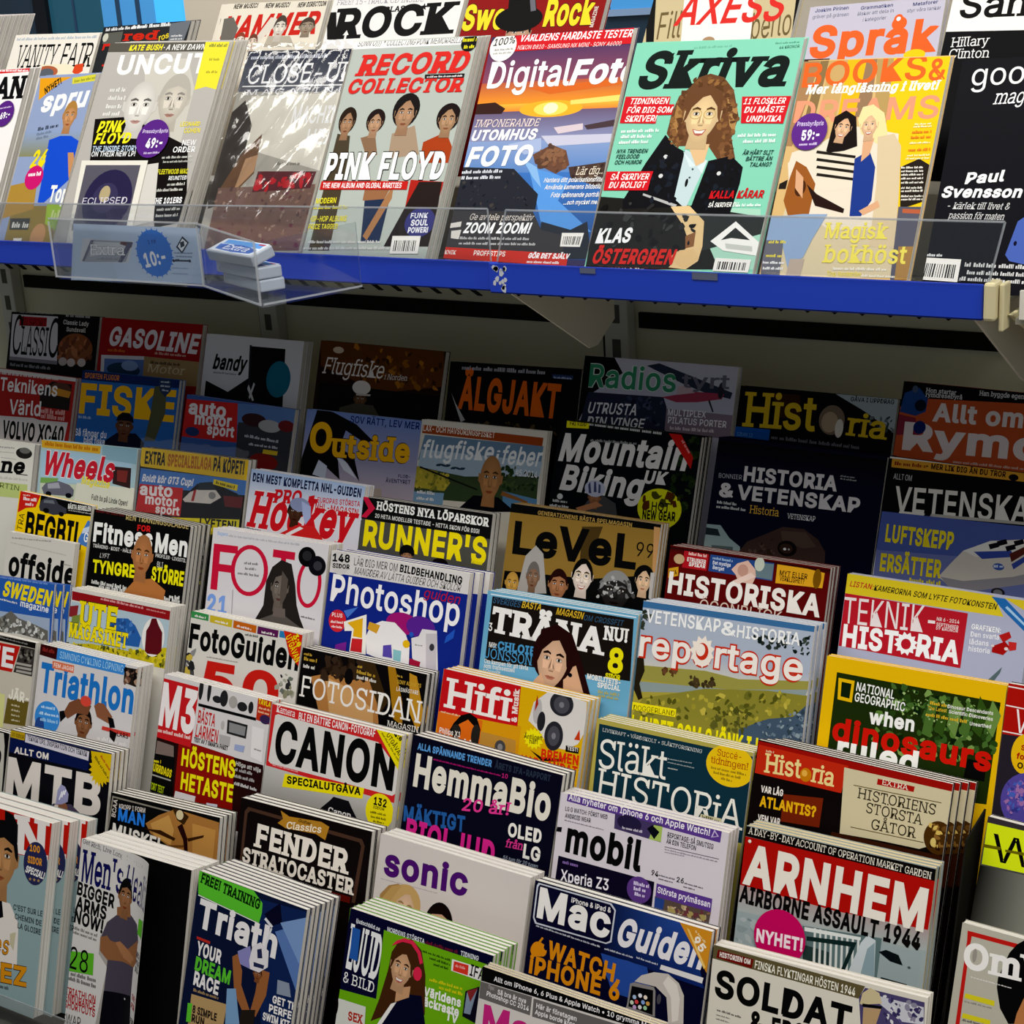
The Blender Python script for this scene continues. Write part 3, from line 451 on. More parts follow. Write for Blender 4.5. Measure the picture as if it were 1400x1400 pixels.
[('P','a88058',[-4.5,-2.4,19.7,-2.7,6.9,98.3,-10.2,98.2]),('P','8a7048',[19.8,-2.2,29.4,-1.9,25.6,84,13.6,83.9]),('P','c8a468',[29.4,-1.9,50.9,-1.6,50.3,65.3,31.2,65]),('P','f0b81e',[50.9,-1.6,72,-1.3,71.4,65.6,52.6,65.3]),('P','98785a',[72,-1.3,83.7,-0.9,87.7,65.8,71.4,65.6]),('P','b8985e',[83.7,-0.9,102.2,-0.7,107.9,75.5,94.2,75.3]),('P','f2c81e',[101.9,-2.1,166.9,-1.6,163,243.4,149.9,243.9,135,144.7,107.9,75.5]),('P','d8c8a4',[20.2,98.3,110.2,87.1,149.4,241.7,7.2,247.7]),('P','e8dcc8',[68.7,75,123.4,84.9,139.4,190.2,69.1,192,18.5,164.9,6.1,117.4]),('T','BOOKS','b','e8662a',3.6,30.7,136.3,-2.5,28.3),('T','&','b','e8662a',143.5,26.9,17.8,-3.2,24.5),('T','DREAMS','b','f09a78',2.5,71.8,158.8,-1.3,25.5),('T','Mer långläsning i livet!','sBi','fffaf0',8.9,38.6,147.2,-0.7,10.9),('P','1f1512',[49.1,65.3,60.5,57.8,73.3,65.6,80.9,98.6,67.5,103.7,47,106.7,48.5,79.5]),('P','f0dca0',[78.5,54.4,89.5,51.8,103.3,61.4,111.6,84.8,102.9,96.4,82.2,84.6,75.7,68]),('P','e8dcc8',[28.6,98.4,51.4,105.6,74.4,103.3,85.1,122,85.2,145.3,53.6,150.3,7.1,122.2,8.4,105.5]),('P','26221e',[36.7,103.2,81.4,109.1,81.3,112.2,36.2,106.5]),('P','26221e',[38.5,111.7,83,117.6,83,120.6,38,115]),('P','26221e',[40.3,120.2,84.7,125.9,84.6,129,39.8,123.5]),('P','26221e',[42,128.7,86.4,134.3,86.3,137.3,41.5,132]),('P','26221e',[1.5,141.3,10.1,136.5,10,147.2,1.5,147.3]),('P','d8c4a0',[101.3,88.2,118.8,84.9,128.8,98.8,137.2,156.1,143.3,210.4,116.2,209,112.6,168,110,138.1]),('P','243c8a',[80.9,112.7,95.2,103.3,105.3,121.9,108.5,158.8,100.5,176.2,88,176.5]),('P','dca880',[86.4,94,98.1,89.4,96.1,108,88.5,116.1]),('P','9a5a28',[10.3,160.3,12,134.1,15.3,115,28.8,122.1,42.7,141,42.4,176.2,18.6,176.7]),('E','4a2a14',26.5,145.9,6.2,9.4),('P','2a1c12',[32.7,141.1,47,152.7,80.6,168.5,80.4,173.2,47.3,165.6]),('P','dca880',[17.3,124.6,27.6,134,31.4,157.6,20.6,145.9]),('P','dca880',[97.1,170.5,115.3,158.7,118.9,165.6,102.6,175]),('F','e8b890','1f1512','smile',61,77.7,8.9,14,8),('F','ecc098','f0dca0','smile',89.6,75.2,9,14.3,-6),('P','8fa8c8',[-2.6,179.5,35.1,175.2,63.3,174.7,51.7,204,46.2,222.8,31.5,237.3,17.4,205,-4.6,215.1]),('P','b8a898',[31.4,225.7,47.9,225.1,47,243.7,30.6,244.4]),('P','6a6a74',[-1.8,205.6,19.8,205,23.5,244.6,1.4,243.2]),('P','2a2420',[132.8,121.8,151,112.7,167.1,121.7,166.3,158,141.2,167.5]),('P','5a5a68',[139,165.2,169.7,164.7,169.5,243.1,145.5,244.1]),('P','b86040',[143.8,167.4,168.2,168.1,168,172.6,144.3,171.9]),('P','a8804a',[147.3,208.1,169.2,207.4,171.6,243,149.9,243.9]),('T','Magisk','sb','f0e060',63.7,201.8,69.9,-1.1,17.8),('T','bokhöst','sb','f0e060',68,228.3,90,-1.1,19.9),('T','Tina Nordström','b','f0e060',76,242.5,37.2,-1,5),('D','f4f0e0',81.6,235.8,59.8,-0.9,3.6),('D','f4f0e0',113.8,242.3,35.7,-0.9,3.1),('D','e8d848',3.3,209,20.9,-1.7,3.7),('D','e8d848',3.4,224.3,18.1,-0.5,3.7),('D','f0f0f0',1.4,231.9,25.2,-1,3.3),('D','f0f0f0',2.8,238.4,24,-1.1,3.3),('D','fff4c0',138.9,75.8,18.3,-2.2,2.3),('D','fff4c0',138.1,78.6,19.2,-2.1,2.3),('D','e87828',138,85,20,-2.1,3.5),('D','e87828',137.7,90.8,20.9,-2.1,3.4),('D','fff4c0',137.5,96.6,21.8,-2.1,2.3),('D','e87828',137.7,104.6,22.7,-2.2,3.4),('D','fff4c0',137.5,110.4,23.5,-2.2,2.3),('D','fff4c0',136.8,113.8,24.4,-2.2,2.3),('D','f0ece0',133.6,123.7,23.4,-1.3,2.5),('D','f0ece0',134.3,127.6,23.4,-1.4,2.5),('D','f0ece0',135.1,131.5,23.4,-1.5,2.5),('D','f0ece0',135.9,135.6,23.4,-1.5,2.5),('D','f0ece0',136.8,140.1,23.4,-1.6,2.5),('D','f0ece0',137.9,145.9,23.3,-1.7,2.5),('D','f0ece0',138.5,149.3,23.3,-1.8,2.5),('D','f0ece0',139.7,155,23.3,-1.9,2.5),('D','f0ece0',140.3,158.4,23.3,-2,2.5)],
{'price_sticker':[('E','5f2d88',24,82.1,20.2,21.1),('T','Pressbyråpris','b','d8c8ea',8.5,76,30.1,-1.6,5.3),('T','59:-','B','ffffff',16.6,92.6,20.1,-4.4,12),('D','d8c8ea',15.4,98.3,20.2,-2.4,3.3)]},{}),
((-0.55885,1.68896,1.501),-0.01558,0.20207,0.25098,0.52384,0.0111,0.012,1,0,'1c1c20',0,'black magazine with thin white lettering beside the yellow one','',None,
[('T','good','x','f4f4f4',13.3,28.5,71.3,-1.3,18.2),('T','magasin','xsi','f4f4f4',39.3,49.4,59.9,-1.9,11.7),('T','Paul','Bi','f8f8f8',25,135,39,-4.3,12.3),('T','Svensson','Bi','f8f8f8',2.8,149.3,80.4,0,12.4),('T','- kärlek till livet &','si','d8d8d8',11.4,161.4,62.8,0.4,7.1),('T','passion för maten','si','d8d8d8',14.2,171.5,56.4,1.1,7.1),('P','4a62b0',[84.9,174.2,95.7,165.4,112.8,221.3,83.5,215.5,78.3,209.1]),('E','16182c',86.1,197,1.6,2.6),('P','23262e',[94.3,169.8,117.2,161,126,216.7,106.7,221.4]),('D','e8e8e8',-6.8,212,22.7,0.5,3.5),('D','d0d0d0',39.9,222,61.1,1.2,4.8),('D','d0d0d0',43.4,230,58.9,1.2,4.7),('D','d0d0d0',37.2,236.7,66.4,1.7,4.7),('B',[-2.2,213.4,35.5,214.8,35.4,238.5,-4.5,236.8])],
{},{}),
((-2.43683,1.86229,1.61513),0.02832,0.19563,0.27759,0.52384,0.00981,0.01071,7,0,'c8c0c0',0,'thick pale stack at the far left end of the upper shelf','copy behind the thick pale stack at the far left end of the upper shelf','copies of the thick pale stack at the far left end of the upper shelf',
[],
{},{}),
((-2.17303,1.8412,1.57861),0.02356,0.19772,0.23667,0.52384,0.0091,0.01,1,0,'ece6dc',0,'cream magazine with tall thin black serif title','',None,
[('D','a8b4c0',5.6,9.9,186.2,-0.4,5.4),('T','VANITY','s','17130f',17.1,57.3,97.8,-0.1,39.7),('T','FAIR','s','17130f',122.7,57.1,73.5,-0.3,40.7),('P','ece4c8',[63.5,64.7,83.4,52.4,141.6,51.1,174,60.1,166.6,77.5,68.7,77.3]),('E','b06040',98.4,64.9,27.2,10.7),('E','5a606a',99.5,67.6,17.3,8.9),('P','d84a28',[161.7,53,179.8,50.5,182.6,63.6,171,70.6,159.3,65.2])],
{},{}),
((-1.97067,1.84367,1.58289),-0.01153,0.18714,0.24622,0.52384,0.0091,0.01,2,0,'2a2c2e',0,'dark magazine with large red serif lettering beside the cream one','copy behind the dark magazine with large red serif lettering beside the cream one','copies of the dark magazine with large red serif lettering beside the cream one',
[('D','e8e8e8',6.3,7.5,88.2,-0.7,6),('P','5c5c56',[5.2,11,46.1,9.7,46.4,30.5,6.7,28.5]),('T','TID','s','d02a20',9.5,66.6,105.1,-0.2,37.7),('E','c8c8b8',10,18.2,6.1,7.1),('T','red','sB','c82a1c',49.4,26,75.9,1,15.2),('T','ros','b','e8d030',128.5,30.1,20,-13.2,10.4),('P','6a7078',[143.3,2.3,186.2,-0.2,180.8,32.8,149.5,31.2]),('D','e0e0e0',152.2,24.5,24.5,1.3,3.6),('D','e0e0e0',152.2,29.5,24.5,1.2,3.1),('D','f0f0f0',63.2,6.8,83,-0.3,6.8)],
{},{}),
((-1.72289,1.85611,1.60443),0.01963,0.19819,0.26666,0.52384,0.0101,0.011,2,-0.018,'e0d8c8',0,'cream magazine with a slanted red title over grey faces','copy behind the cream magazine with a slanted red title over grey faces','copies of the cream magazine with a slanted red title over grey faces',
[('T','NEW MUSIC!','Bi','2a2620',18.7,8.1,46.9,-0.6,8),('T','NEW MUSIC!','Bi','2a2620',80.6,8.6,46.3,0.1,7.9),('T','NEW DIRECTION','Bi','2a2620',143.2,9.6,51.9,-0.7,7.8),('T','HAMMER','Bi','c42820',7.4,54.9,182.2,-1.1,35.5),('P','6a6660',[5.7,23.1,23.9,21.1,39.3,38.8,35.4,63.3,10.2,62.9]),('P','d8d0c4',[80.5,69.1,107.1,40.5,111.2,26.1,98.2,23.3,80.7,52]),('P','b0a898',[102.1,52.5,144.2,53.5,158.7,70.5,98.8,69.4]),('F','d8d0c4','4a4038','short',120.3,39.6,11.7,17.7,0),('F','9a8a78','4a3c34','short',171.4,39.7,14,13.2,0),('F','e0d8cc','8a4030','short',49.3,58.7,9.3,12.3,0),('F','d8c8b8','6a4030','short',74.9,61.7,9.2,12.3,0)],
{},{}),
((-1.51395,1.86054,1.61209),0.02112,0.22747,0.27403,0.52384,0.0111,0.012,1,0,'e8e6e4',0,'white magazine with heavy black slab title and two small stars','',None,
[('T','FREE! 15-TRACK CD INSIDE','s','9a98a0',6.9,21.5,152.1,-0.1,8.2),('T','★CLASSIC★','sB','1a1a1a',82.4,35.3,86.7,-1.5,8.4),('T','ROCK','sB','121212',12.5,73.6,210.5,-1.3,46.5),('P','1a1a1a',[-6.8,32.1,10.4,32,23.9,73.8,6.7,73.5])],
{},{}),
((-1.27863,1.86105,1.61298),0.02471,0.21422,0.27459,0.52384,0.0111,0.012,1,0,'8a1c1c',0,'dark red magazine with yellow title and a man in a black hat','',None,
[('T','Swe','B+','3a0808',-1.2,71.4,67.8,-0.9,37.3),('T','Swe','B','f0d830',-1.2,71.4,67.8,-0.9,37.3),('T','Rock','B+','3a0808',127.6,68.1,72.6,-1.1,39),('T','Rock','B','f0d830',127.6,68.1,72.6,-1.1,39),('F','c09a80','18161a','short',93,76.7,18,21.9,0),('E','101012',87.8,56.2,36.8,18.2),('P','151518',[68,46.9,62.8,17.4,102.3,18.7,113.9,48.1]),('P','6a6a72',[95.8,24.3,104,24.6,111.5,45.1,103.8,46.4]),('T','MAGAZINE','b','e8e0d8',204.3,70.2,28.3,-88.9,5.5)],
{},{}),
((-0.99627,1.8616,1.61392),0.03387,0.19614,0.2744,0.52384,0.0111,0.012,1,0,'c8b890',0,'tan magazine with a spaced red title and faint handwriting','',None,
[('P','17160f',[-23.5,-12.7,-8.5,-12.2,19,115.7,8.7,115.7]),('T','Fille','','6a5a38',18.2,96.5,45.3,-4.8,35.7),('T','berlo','','6a5a38',145.3,97.4,49.9,-7.4,34.4),('P','f0ece8',[32.9,-10.7,129.5,-7.2,147.3,110.6,55.1,110.4]),('P','17160f',[185.3,-5.1,200,-4.6,214,116,199.5,116]),('E','a88868',90.2,98.4,8.4,5.4),('T','AXESS','bi','d8322c',36.6,78.9,140.4,-2.2,40.6)],
{},{}),
((-0.78623,1.8293,1.55801),-0.02944,0.16043,0.21641,0.52384,0.0111,0.012,1,0,'c0bccc',0,'lilac grey magazine with big orange title and a small heart','',None,
[('T','Joakim Pirinen','b','2a3468',6.9,7.1,40.6,-0.9,4.5),('T','gräver på gränsen','','4a5068',5.2,14.8,43.7,-0.3,4.5),('T','Grammatiken','b','2a3468',62.4,8.4,37.8,-1.5,4.4),('T','älskar att dela in','','4a5068',59.5,15.2,42.7,-1.3,4.4),('T','i kategorier','','4a5068',67.3,23,27.5,-1.4,4.4),('T','Metaforer','b','2a3468',123.6,8.8,28.4,-2.4,4.3),('T','styr våra tankar','','4a5068',118,16,38.5,-1.4,4.3),('T','Språk','B','e8622c',8.3,64.9,150.6,0.4,40.7),('E','e8622c',109.6,23.4,5.4,6.2),('E','f0f0f4',109.5,22.9,2.5,2.6),('P','3a2420',[2,65.3,35.3,66.1,36.2,71.3,2.7,69.2]),('E','f2c81e',135,67.9,12.5,6.6)],
{},{}),
((-0.61668,1.85547,1.60331),0.02078,0.19747,0.26459,0.52384,0.0111,0.012,1,0,'17171a',0,'black magazine with a white top band and serif names','',None,
[('P','f0eee8',[-1,-3,198.5,-3,198.5,90.1,-1,90.1]),('T','Sans','sb','151515',10.7,74.6,96.6,-0.7,32),('T','Hillary','s','e8e8e8',9.1,108.6,42.3,-2.7,11.3),('T','Clinton','s','e8e8e8',9.6,122.1,44.8,-1.1,11.3),('T','offer','s','e8e8e8',26.7,134.3,18.3,-2.5,8.3)],
{},{}),
((-2.24715,1.80459,1.12675),-0.01424,0.21756,0.27837,0.33408,0.0111,0.012,1,0,'15151a',0,'black magazine with a white panel of very tall black serif letters','',None,
[('P','dcd8dc',[2.8,4,116.7,3.9,126.1,84.4,6.6,83.1]),('P','a82028',[21.9,6.9,90.1,6.8,91,21.8,22.9,23]),('T','BILSPORT','','4a1014',26.4,22.8,63.4,-0.4,12.7),('T','C','s','101012',9.8,72.1,21.9,0.2,66.9),('T','LASSI','s','101012',31.7,72.2,66.8,-0.3,48.6),('T','C','s','101012',99.9,72.7,24.7,0.2,65.7),('P','8a868c',[5.6,76.8,125.2,78.3,126.1,84.4,6.1,83.1]),('D','a8a8a8',21,1,86.3,0.1,5.3),('D','9a9aa0',9.4,92.9,101.4,0.7,6),('D','b8b8b8',135.7,3.1,57.8,0.3,6.9),('T','Classic Lady','b','e0dcd8',131.3,16,61.3,0.8,7.6),('T','Sundsvall','b','e0dcd8',140.6,27.5,46.1,0.4,7.3),('E','8a5030',166.3,56,41.2,26),('N',['b07048','6a3a24','a86040','704030'],[125.7,38.7,198.5,37,209.2,76.3,129.4,80.7],30,12.7),('E','d8c8c0',159.6,79,10,6.9),('E','d8c8c0',184.5,77.7,9.9,6.9),('E','c8b8b0',139.2,78.4,10.1,7)],
{},{}),
((-2.02429,1.80531,1.12882),-0.00426,0.22659,0.28053,0.33408,0.0111,0.012,1,0,'a01c1e',0,'dark red magazine with slanted white capitals over a blue car','',None,
[('T','GASOLINE','Bi','f0e8ec',19.2,44.7,199.5,0.7,31.7),('D','d87030',20.7,54.3,41.1,-0.7,5.4),('D','e0b0a0',128,52.7,69.1,0,4.6),('P','dcdce0',[7.1,61.3,105.3,57.5,107.6,103,10.7,106.6]),('P','5a7ab8',[15.3,66.7,106.2,63.2,107.6,103,19,106]),('E','24405c',61.5,82.4,38.1,11.8),('E','8aa8d8',74.7,74.7,18.9,8.4),('P','a88a5c',[105.3,57.5,236.4,59,235.5,96.9,107.6,103]),('T','Motor','si','d8c8a0',113.8,82.2,83.2,-0.5,13.2),('D','3a3020',121.1,68.3,64.8,-0.3,5.3)],
{},{}),
((-1.78781,1.80129,1.11723),0.0004,0.19895,0.26853,0.33408,0.0101,0.011,2,0,'dcdce0',0,'white bordered black magazine with a white shield and a teal oval','copy behind the white bordered black magazine with a white shield and a teal oval','copies of the white bordered black magazine with a white shield and a teal oval',
[('P','0c0c10',[8.9,73,57.5,87.2,99,61.3,93.8,13.6,163.9,13.5,172.2,111.3,9.4,119]),('P','2a2a30',[91.4,11.8,95.7,12.2,104.4,104.3,99.9,103.1]),('T','bandy','Bi','111114',19.8,54.1,68.2,-0.1,24.1),('D','7a7a80',22.6,60.5,48.2,-0.4,3.2),('E','1e6e88',156.8,60.1,24,27.7),('P','d8d8d8',[98.6,72.6,112.8,95.6,109.7,97.4,96.6,79.2]),('P','d8d8d8',[111.3,71.6,104.1,94.7,101.5,91.7,108.3,68.6])],
{},{}),
((-1.55678,1.80264,1.12114),0.00966,0.22938,0.27019,0.33408,0.0111,0.012,1,0,'2a1a12',0,'brown autumn magazine with white italic title and a man in cap','',None,
[('P','5a3414',[-1,-2.3,74.6,-1.6,225.6,-0.8,233.4,49.1,124.4,67.8,5.5,37.9]),('N',['8a5418','6a3c14','a86a20','3a2410'],[67.4,2,222.5,2.5,227.2,55.6,83.8,56.1],60,10),('E','c8b8a0',35.4,12.2,10.2,4.9),('P','17120f',[5.5,62.9,235.7,63.7,242.6,107.6,12.4,131.1]),('T','Flugfiske','si','e8e0d8',9.6,48.5,113,-0.6,24.4),('T','i Norden','si','d8d0c8',125.8,47.9,41.5,-2,7.8),('F','6a4c34','3a2a20','short',86.9,80.4,11.1,15.9,0),('E','e0d8d0',87,63.5,16.9,10.3),('P','c8beb4',[78.5,72,105.8,72,104.3,74.5,79.1,75.6]),('P','4a483c',[50.9,96.2,77.1,87.5,112.1,87.3,130.6,106.8,49.9,114.9])],
{},{}),
((-1.31793,1.79771,1.10692),-0.01969,0.21563,0.2574,0.33408,0.0111,0.012,1,0,'120f10',0,'near black magazine with condensed orange capitals under the shelf','',None,
[('T','ÄLGJAKT','B','e8681c',20.2,65.8,165,1.1,47.3),('D','a8a8b0',20.7,10.4,139.8,-0.2,6.3),('P','c0c0c0',[7,44.2,16,58.4,34.9,80.7,28.2,84.1]),('N',['3a2c18','4a3a20','5a4a30','2a2418'],[13.3,79.3,185.6,78.7,187.7,95.5,12.3,100],40,7.1),('P','30406a',[170.4,8.8,203.4,9.2,202.5,14.9,169.7,13.9]),('D','b0c0e0',172.7,14.3,28,0.3,2.8)],
{},{}),
((-1.10046,1.80527,1.12869),-0.00208,0.22539,0.28039,0.33408,0.0111,0.012,1,0,'c0c0d0',0,'pale grey magazine with green title and a light aircraft','',None,
[('P','101014',[-3.7,-2.8,43,-3.1,60.3,19.2,18.2,48.8,-1.3,95.4]),('P','2c3044',[11.6,47.9,124.6,45.9,131,59,134.6,96.8,0.7,109.3]),('N',['4a5068','384058','202434'],[63.1,50.8,124.9,48.6,130.1,86.3,74.3,85.8],30,6.9),('P','303848',[94.6,7.2,112.5,2.7,169.1,18.2,221.2,32.9,219.4,41,183.4,35.9,152.4,27.5]),('P','a84058',[121.6,46.2,168.5,35.7,209.8,35.1,207.8,42,173.3,48.8,143.6,51.2]),('P','c8b0b8',[143.8,30.9,158.3,27.1,168.7,37,142.3,41.8]),('E','30303a',204.9,31.5,4.1,10.5),('P','303038',[190.4,43.4,198.3,58.8,196.7,60,189,46.2]),('T','Radios','b+','d8e8e0',10.6,41,129.7,-1,30.6),('T','Radios','b','3a9068',10.6,41,129.7,-1,30.6),('T','tyrt','b','6a6a78',148.5,31.9,67.8,-2.8,18.6),('T','UTRUSTA','bi','f0f0f4',13.9,76.1,73.7,-2.3,14.8),('T','DIN VINGE','bi','f0f0f4',14.7,93.4,85.8,-2.6,13.1),('D','d8d8e0',20.1,97.6,108.1,-1.6,4.9),('P','8a7a88',[131.1,60.4,233.7,61.1,236.5,92.6,132,88.8]),('T','MULTIPLEX','b','f4f0f4',133.9,69.1,54.5,-1.5,8.5),('T','PILATUS PORTER','b','f4f0f4',135.2,79,83.3,-0.9,8.5),('D','e8d8e0',139.3,86.8,65.6,-1.2,4.8),('B',[161.5,94.3,174.9,93.6,175.6,98.3,162.2,99.1])],
{},{}),
((-0.8689,1.79798,1.10769),0.00295,0.20566,0.25755,0.33408,0.0111,0.012,1,0,'100e0e',0,'black magazine with tall golden serif title and a blue box','',None,
[('P','a8b4b8',[124.1,-1,206.1,-0.3,209.3,42,166.9,18.3]),('N',['3a4448','6a7478'],[161.6,18.7,206.6,22.2,206.8,42.2,168.6,30.8],20,5.8),('P','3a2416',[44.9,5.7,81.2,5.2,85.1,33.4,54.8,36.2]),('T','Hist','sb','dcb828',8.5,51,97.5,-1.6,43.8),('T','ria','sb','dcb828',145.8,48.7,52.1,0.8,28),('E','7a6a58',126,32.2,16.6,18.2),('E','b09a7c',123.7,35,10.7,12.7),('E','e0d8c8',136.7,41.4,5.3,11.4),('P','1c58b0',[-1.5,51.9,47.1,51.5,47.6,81.3,-1.4,83.8]),('T','SIDAN 12','','6aa0d8',3,63.4,21.6,-0.7,4.7),('D','c8c8c8',3.4,76.7,15.8,-1,3.7),('T','TERROR','','a8a8b0',5.4,91,40.1,0,9.4),('D','707078',50.1,62.8,115.1,0.6,5.1),('T','NÄST','s','909098',120.3,89.2,21.9,-74.8,8),('T','GÅVA I UPPDRAG','b','2a3034',146.8,7.3,54.6,-1,5.5)],
{},{}),
((-0.65899,1.80506,1.1281),0.01843,0.17523,0.27659,0.33408,0.0111,0.012,1,0,'c85830',0,'orange red magazine with rounded white lettering and an astronaut','',None,
[('P','15151c',[-3.3,-3.1,146.6,-2.8,148.8,11.9,33.1,17.8,-4.4,32.1]),('P','2a4a8a',[3.1,13.8,19.9,5.9,32,18.4,31.7,33.3,19.9,39.6,0.2,36.7]),('E','17202e',24.3,26.7,7,6.9),('E','4a5a78',15.1,8.2,3.5,4.4),('P','8a3040',[-3.3,39.5,20.3,42,28.3,61.1,-2.1,64.5]),('T','Hon startar','sb','d8d8d8',28.2,10.6,36.4,-0.6,5.4),('T','rymdresebyrå','sb','d8d8d8',28.5,15.8,44.3,-1.3,5.3),('T','Han byggde egen','sb','d8d8d8',91.5,8,51.8,-0.9,5.7),('T','Allt om','B','f0e4e0',40.9,43.8,105.5,-1.8,22.1),('T','Rymd','B','f0e4e0',9.5,81.2,164.3,-1.8,33.6),('E','1c2c6a',27,52.5,7.5,7.8),('D','e0c0b0',72.9,89.2,82.5,-1.2,3.3)],
{},{}),
((-2.26266,1.72939,1.04732),0.01225,0.24247,0.26877,0.33408,0.0061,0.007,2,0,'a82a26',0,'red topped car magazine with white title and black headline on grey','copy behind the red topped car magazine with white title and black headline on grey','copies of the red topped car magazine with white title and black headline on grey',
[('P','d8d4d0',[-1,-1.2,243.5,-1.2,243.5,5.8,-1,5.8]),('D','e0d8d4',9.9,9.9,192.1,-0.8,5.5),('P','2a2422',[160.2,28.2,187.5,10.2,235,11.1,235.1,53.8,164.7,53.8]),('E','5a3a30',209.3,20.3,24.6,10.1),('P','c88830',[188.9,18.7,234.6,23.1,231.5,33.6,186.1,31]),('T','Teknikens','b','f0ecea',61.8,36.6,140.9,-1.1,22.7),('T','Värld','b','f0ecea',91.6,73.3,77.1,-2.6,24.7),('D','e0a8a0',169,63.8,61.6,-1.6,8.8),('D','e0a8a0',170.5,72.3,57.7,-1,8.8),('P','d8d4d0',[6.5,81.8,153,74.1,168.6,76,236,73.2,230.7,114.2,14.7,127.5]),('T','VOLVO XC40','B','151515',81.1,114.9,149.1,-1.6,30.1)],
{},{}),
((-2.00705,1.73303,1.05781),0.00038,0.21722,0.28274,0.33408,0.0061,0.007,2,0,'2c66b0',0,'blue fishing magazine with fat yellow capitals and a man in a beanie','copy behind the blue fishing magazine with fat yellow capitals and a man in a beanie','copies of the blue fishing magazine with fat yellow capitals and a man in a beanie',
[('P','1c2c5c',[-8.1,-3.1,225.1,-3.8,223.2,12.5,-5.1,15.3]),('T','SPORTEN FLUGOR','b','d88028',6.6,12.1,78.9,-0.9,8.6),('T','FISKE','B','f4b81c',1.8,70.2,212,-1.2,49.9),('P','54543c',[164.8,13.9,191.2,8.5,193.9,54,178.2,98,155.6,100.2,162.5,56.8]),('P','2a3a58',[172,1.8,196.4,-1.7,200.7,17.5,189.8,28.2,177.1,19.4]),('D','c8d0e0',177.3,6.3,18.9,-0.5,3.2),('D','c8d0e0',177.4,12.9,19.8,-0.7,3.2),('D','c8d0e0',181.6,19.1,13.6,0.9,3.2),('P','151c2c',[68,108.7,93.9,92.8,135.6,90.5,156.2,103.4,153.7,116.9,70.6,125.2]),('F','6a4430','141820','cap',108.6,81.5,18.5,19.7,0),('T','Så fångar du','b','e8ecf4',-1.2,106.2,72.3,-1.5,11.3),('T','bäst fiske','b','e8ecf4',21.1,116.6,48,-1.6,10.6),('D','a8c0e0',2.5,77.6,29.1,-1.1,4.7)],
{},{}),
((-1.77114,1.72642,1.03877),0.02238,0.21919,0.25609,0.33408,0.0111,0.012,1,0,'3c5c9c',0,'blue car magazine with a red logo box, without a wrapper','',None,
[('P','5a7ab0',[102.2,3.2,221,-3.3,217.9,24.9,103.6,34.8]),('P','3a3a40',[111.4,30.7,217.9,24.9,222.7,98.5,116.3,106.2]),('E','3a2428',141.8,24.1,24.6,9.9),('E','a8a8a8',173.9,29.9,22.2,9.2),('E','6a2428',206,26.2,15.9,8.5),('D','c8c8d0',127.6,51,66.7,1.3,4.9),('D','c8c8d0',138,62.3,57.9,-0.8,4.3),('P','d8b830',[167.7,65,196.4,64.6,195.5,71,166.8,71.4]),('E','7a2420',170.9,83.4,28.3,12.3),('P','c82c2a',[-1.4,7.1,105.6,2.8,113.4,61.5,-0.7,65.4]),('T','auto','xB','f4ecec',7.1,29.5,77.4,-1.1,17),('T','motor','xB','f4ecec',22.9,43.9,75.8,-2.7,14.4),('T','sport','xB','f4ecec',50.6,56.2,55.8,-1.2,13.1),('E','2a3a6a',20.6,55.5,14.7,7)],
{},{}),
((-1.53007,1.72578,1.03693),-0.00233,0.208,0.25899,0.33408,0.0111,0.012,1,0,'8898c8',0,'violet blue magazine with a bulging golden title and black palm leaves','',None,
[('P',['6a86c4','6a86c4','c0b0b8','c0b0b8'],[-1,-2.7,209,-2.7,209,119.8,-1,119.8]),('P','0c0e14',[19.5,-2.1,49.2,0.6,93.5,14.2,126.9,35.1,112.4,39.5,76,24.8,68.1,49.7,96.8,62,111.1,95,86.8,72,65.6,59,74.9,95.8,45.3,79.3,36.4,98.5,-7,100]),('P','d8dce8',[62.3,62.4,82.6,69.4,104.9,91.1,80.5,81.7]),('P','c8d0e0',[32.4,71.4,49.1,78.9,48,97.2,23.9,93.7]),('T','SOV RÄTT, LEV MER','b','1c2c6c',81.9,12.9,123.3,-0.4,10),('T','O','sB+','3a1c08',12,61.9,41.1,-1.4,44.5),('T','O','sB','f4b41c',12,61.9,41.1,-1.4,44.5),('T','utside','sB+','3a1c08',51.8,64.9,142.5,-1.8,34.7),('T','utside','sB','f4b41c',51.8,64.9,142.5,-1.8,34.7),('T','FLOD-','b','2a2a48',178.2,81.8,21.1,-2.1,4.6),('T','ÄVENTYRET','b','2a2a48',157.4,90.8,43.1,-2.3,5.8),('P','b8a898',[83.6,102.5,151.5,101,153.2,112.7,77.8,115.2]),('B',[90.9,100.1,121.3,99.8,120.5,107.4,90.2,108.4])],
{},{}),
((-1.32251,1.72694,1.04025),-0.00916,0.20612,0.26425,0.33408,0.0061,0.007,2,0,'d8d2c4',0,'white framed magazine with a bald man before a lake and forest','copy behind the white framed magazine with a bald man before a lake and forest','copies of the white framed magazine with a bald man before a lake and forest',
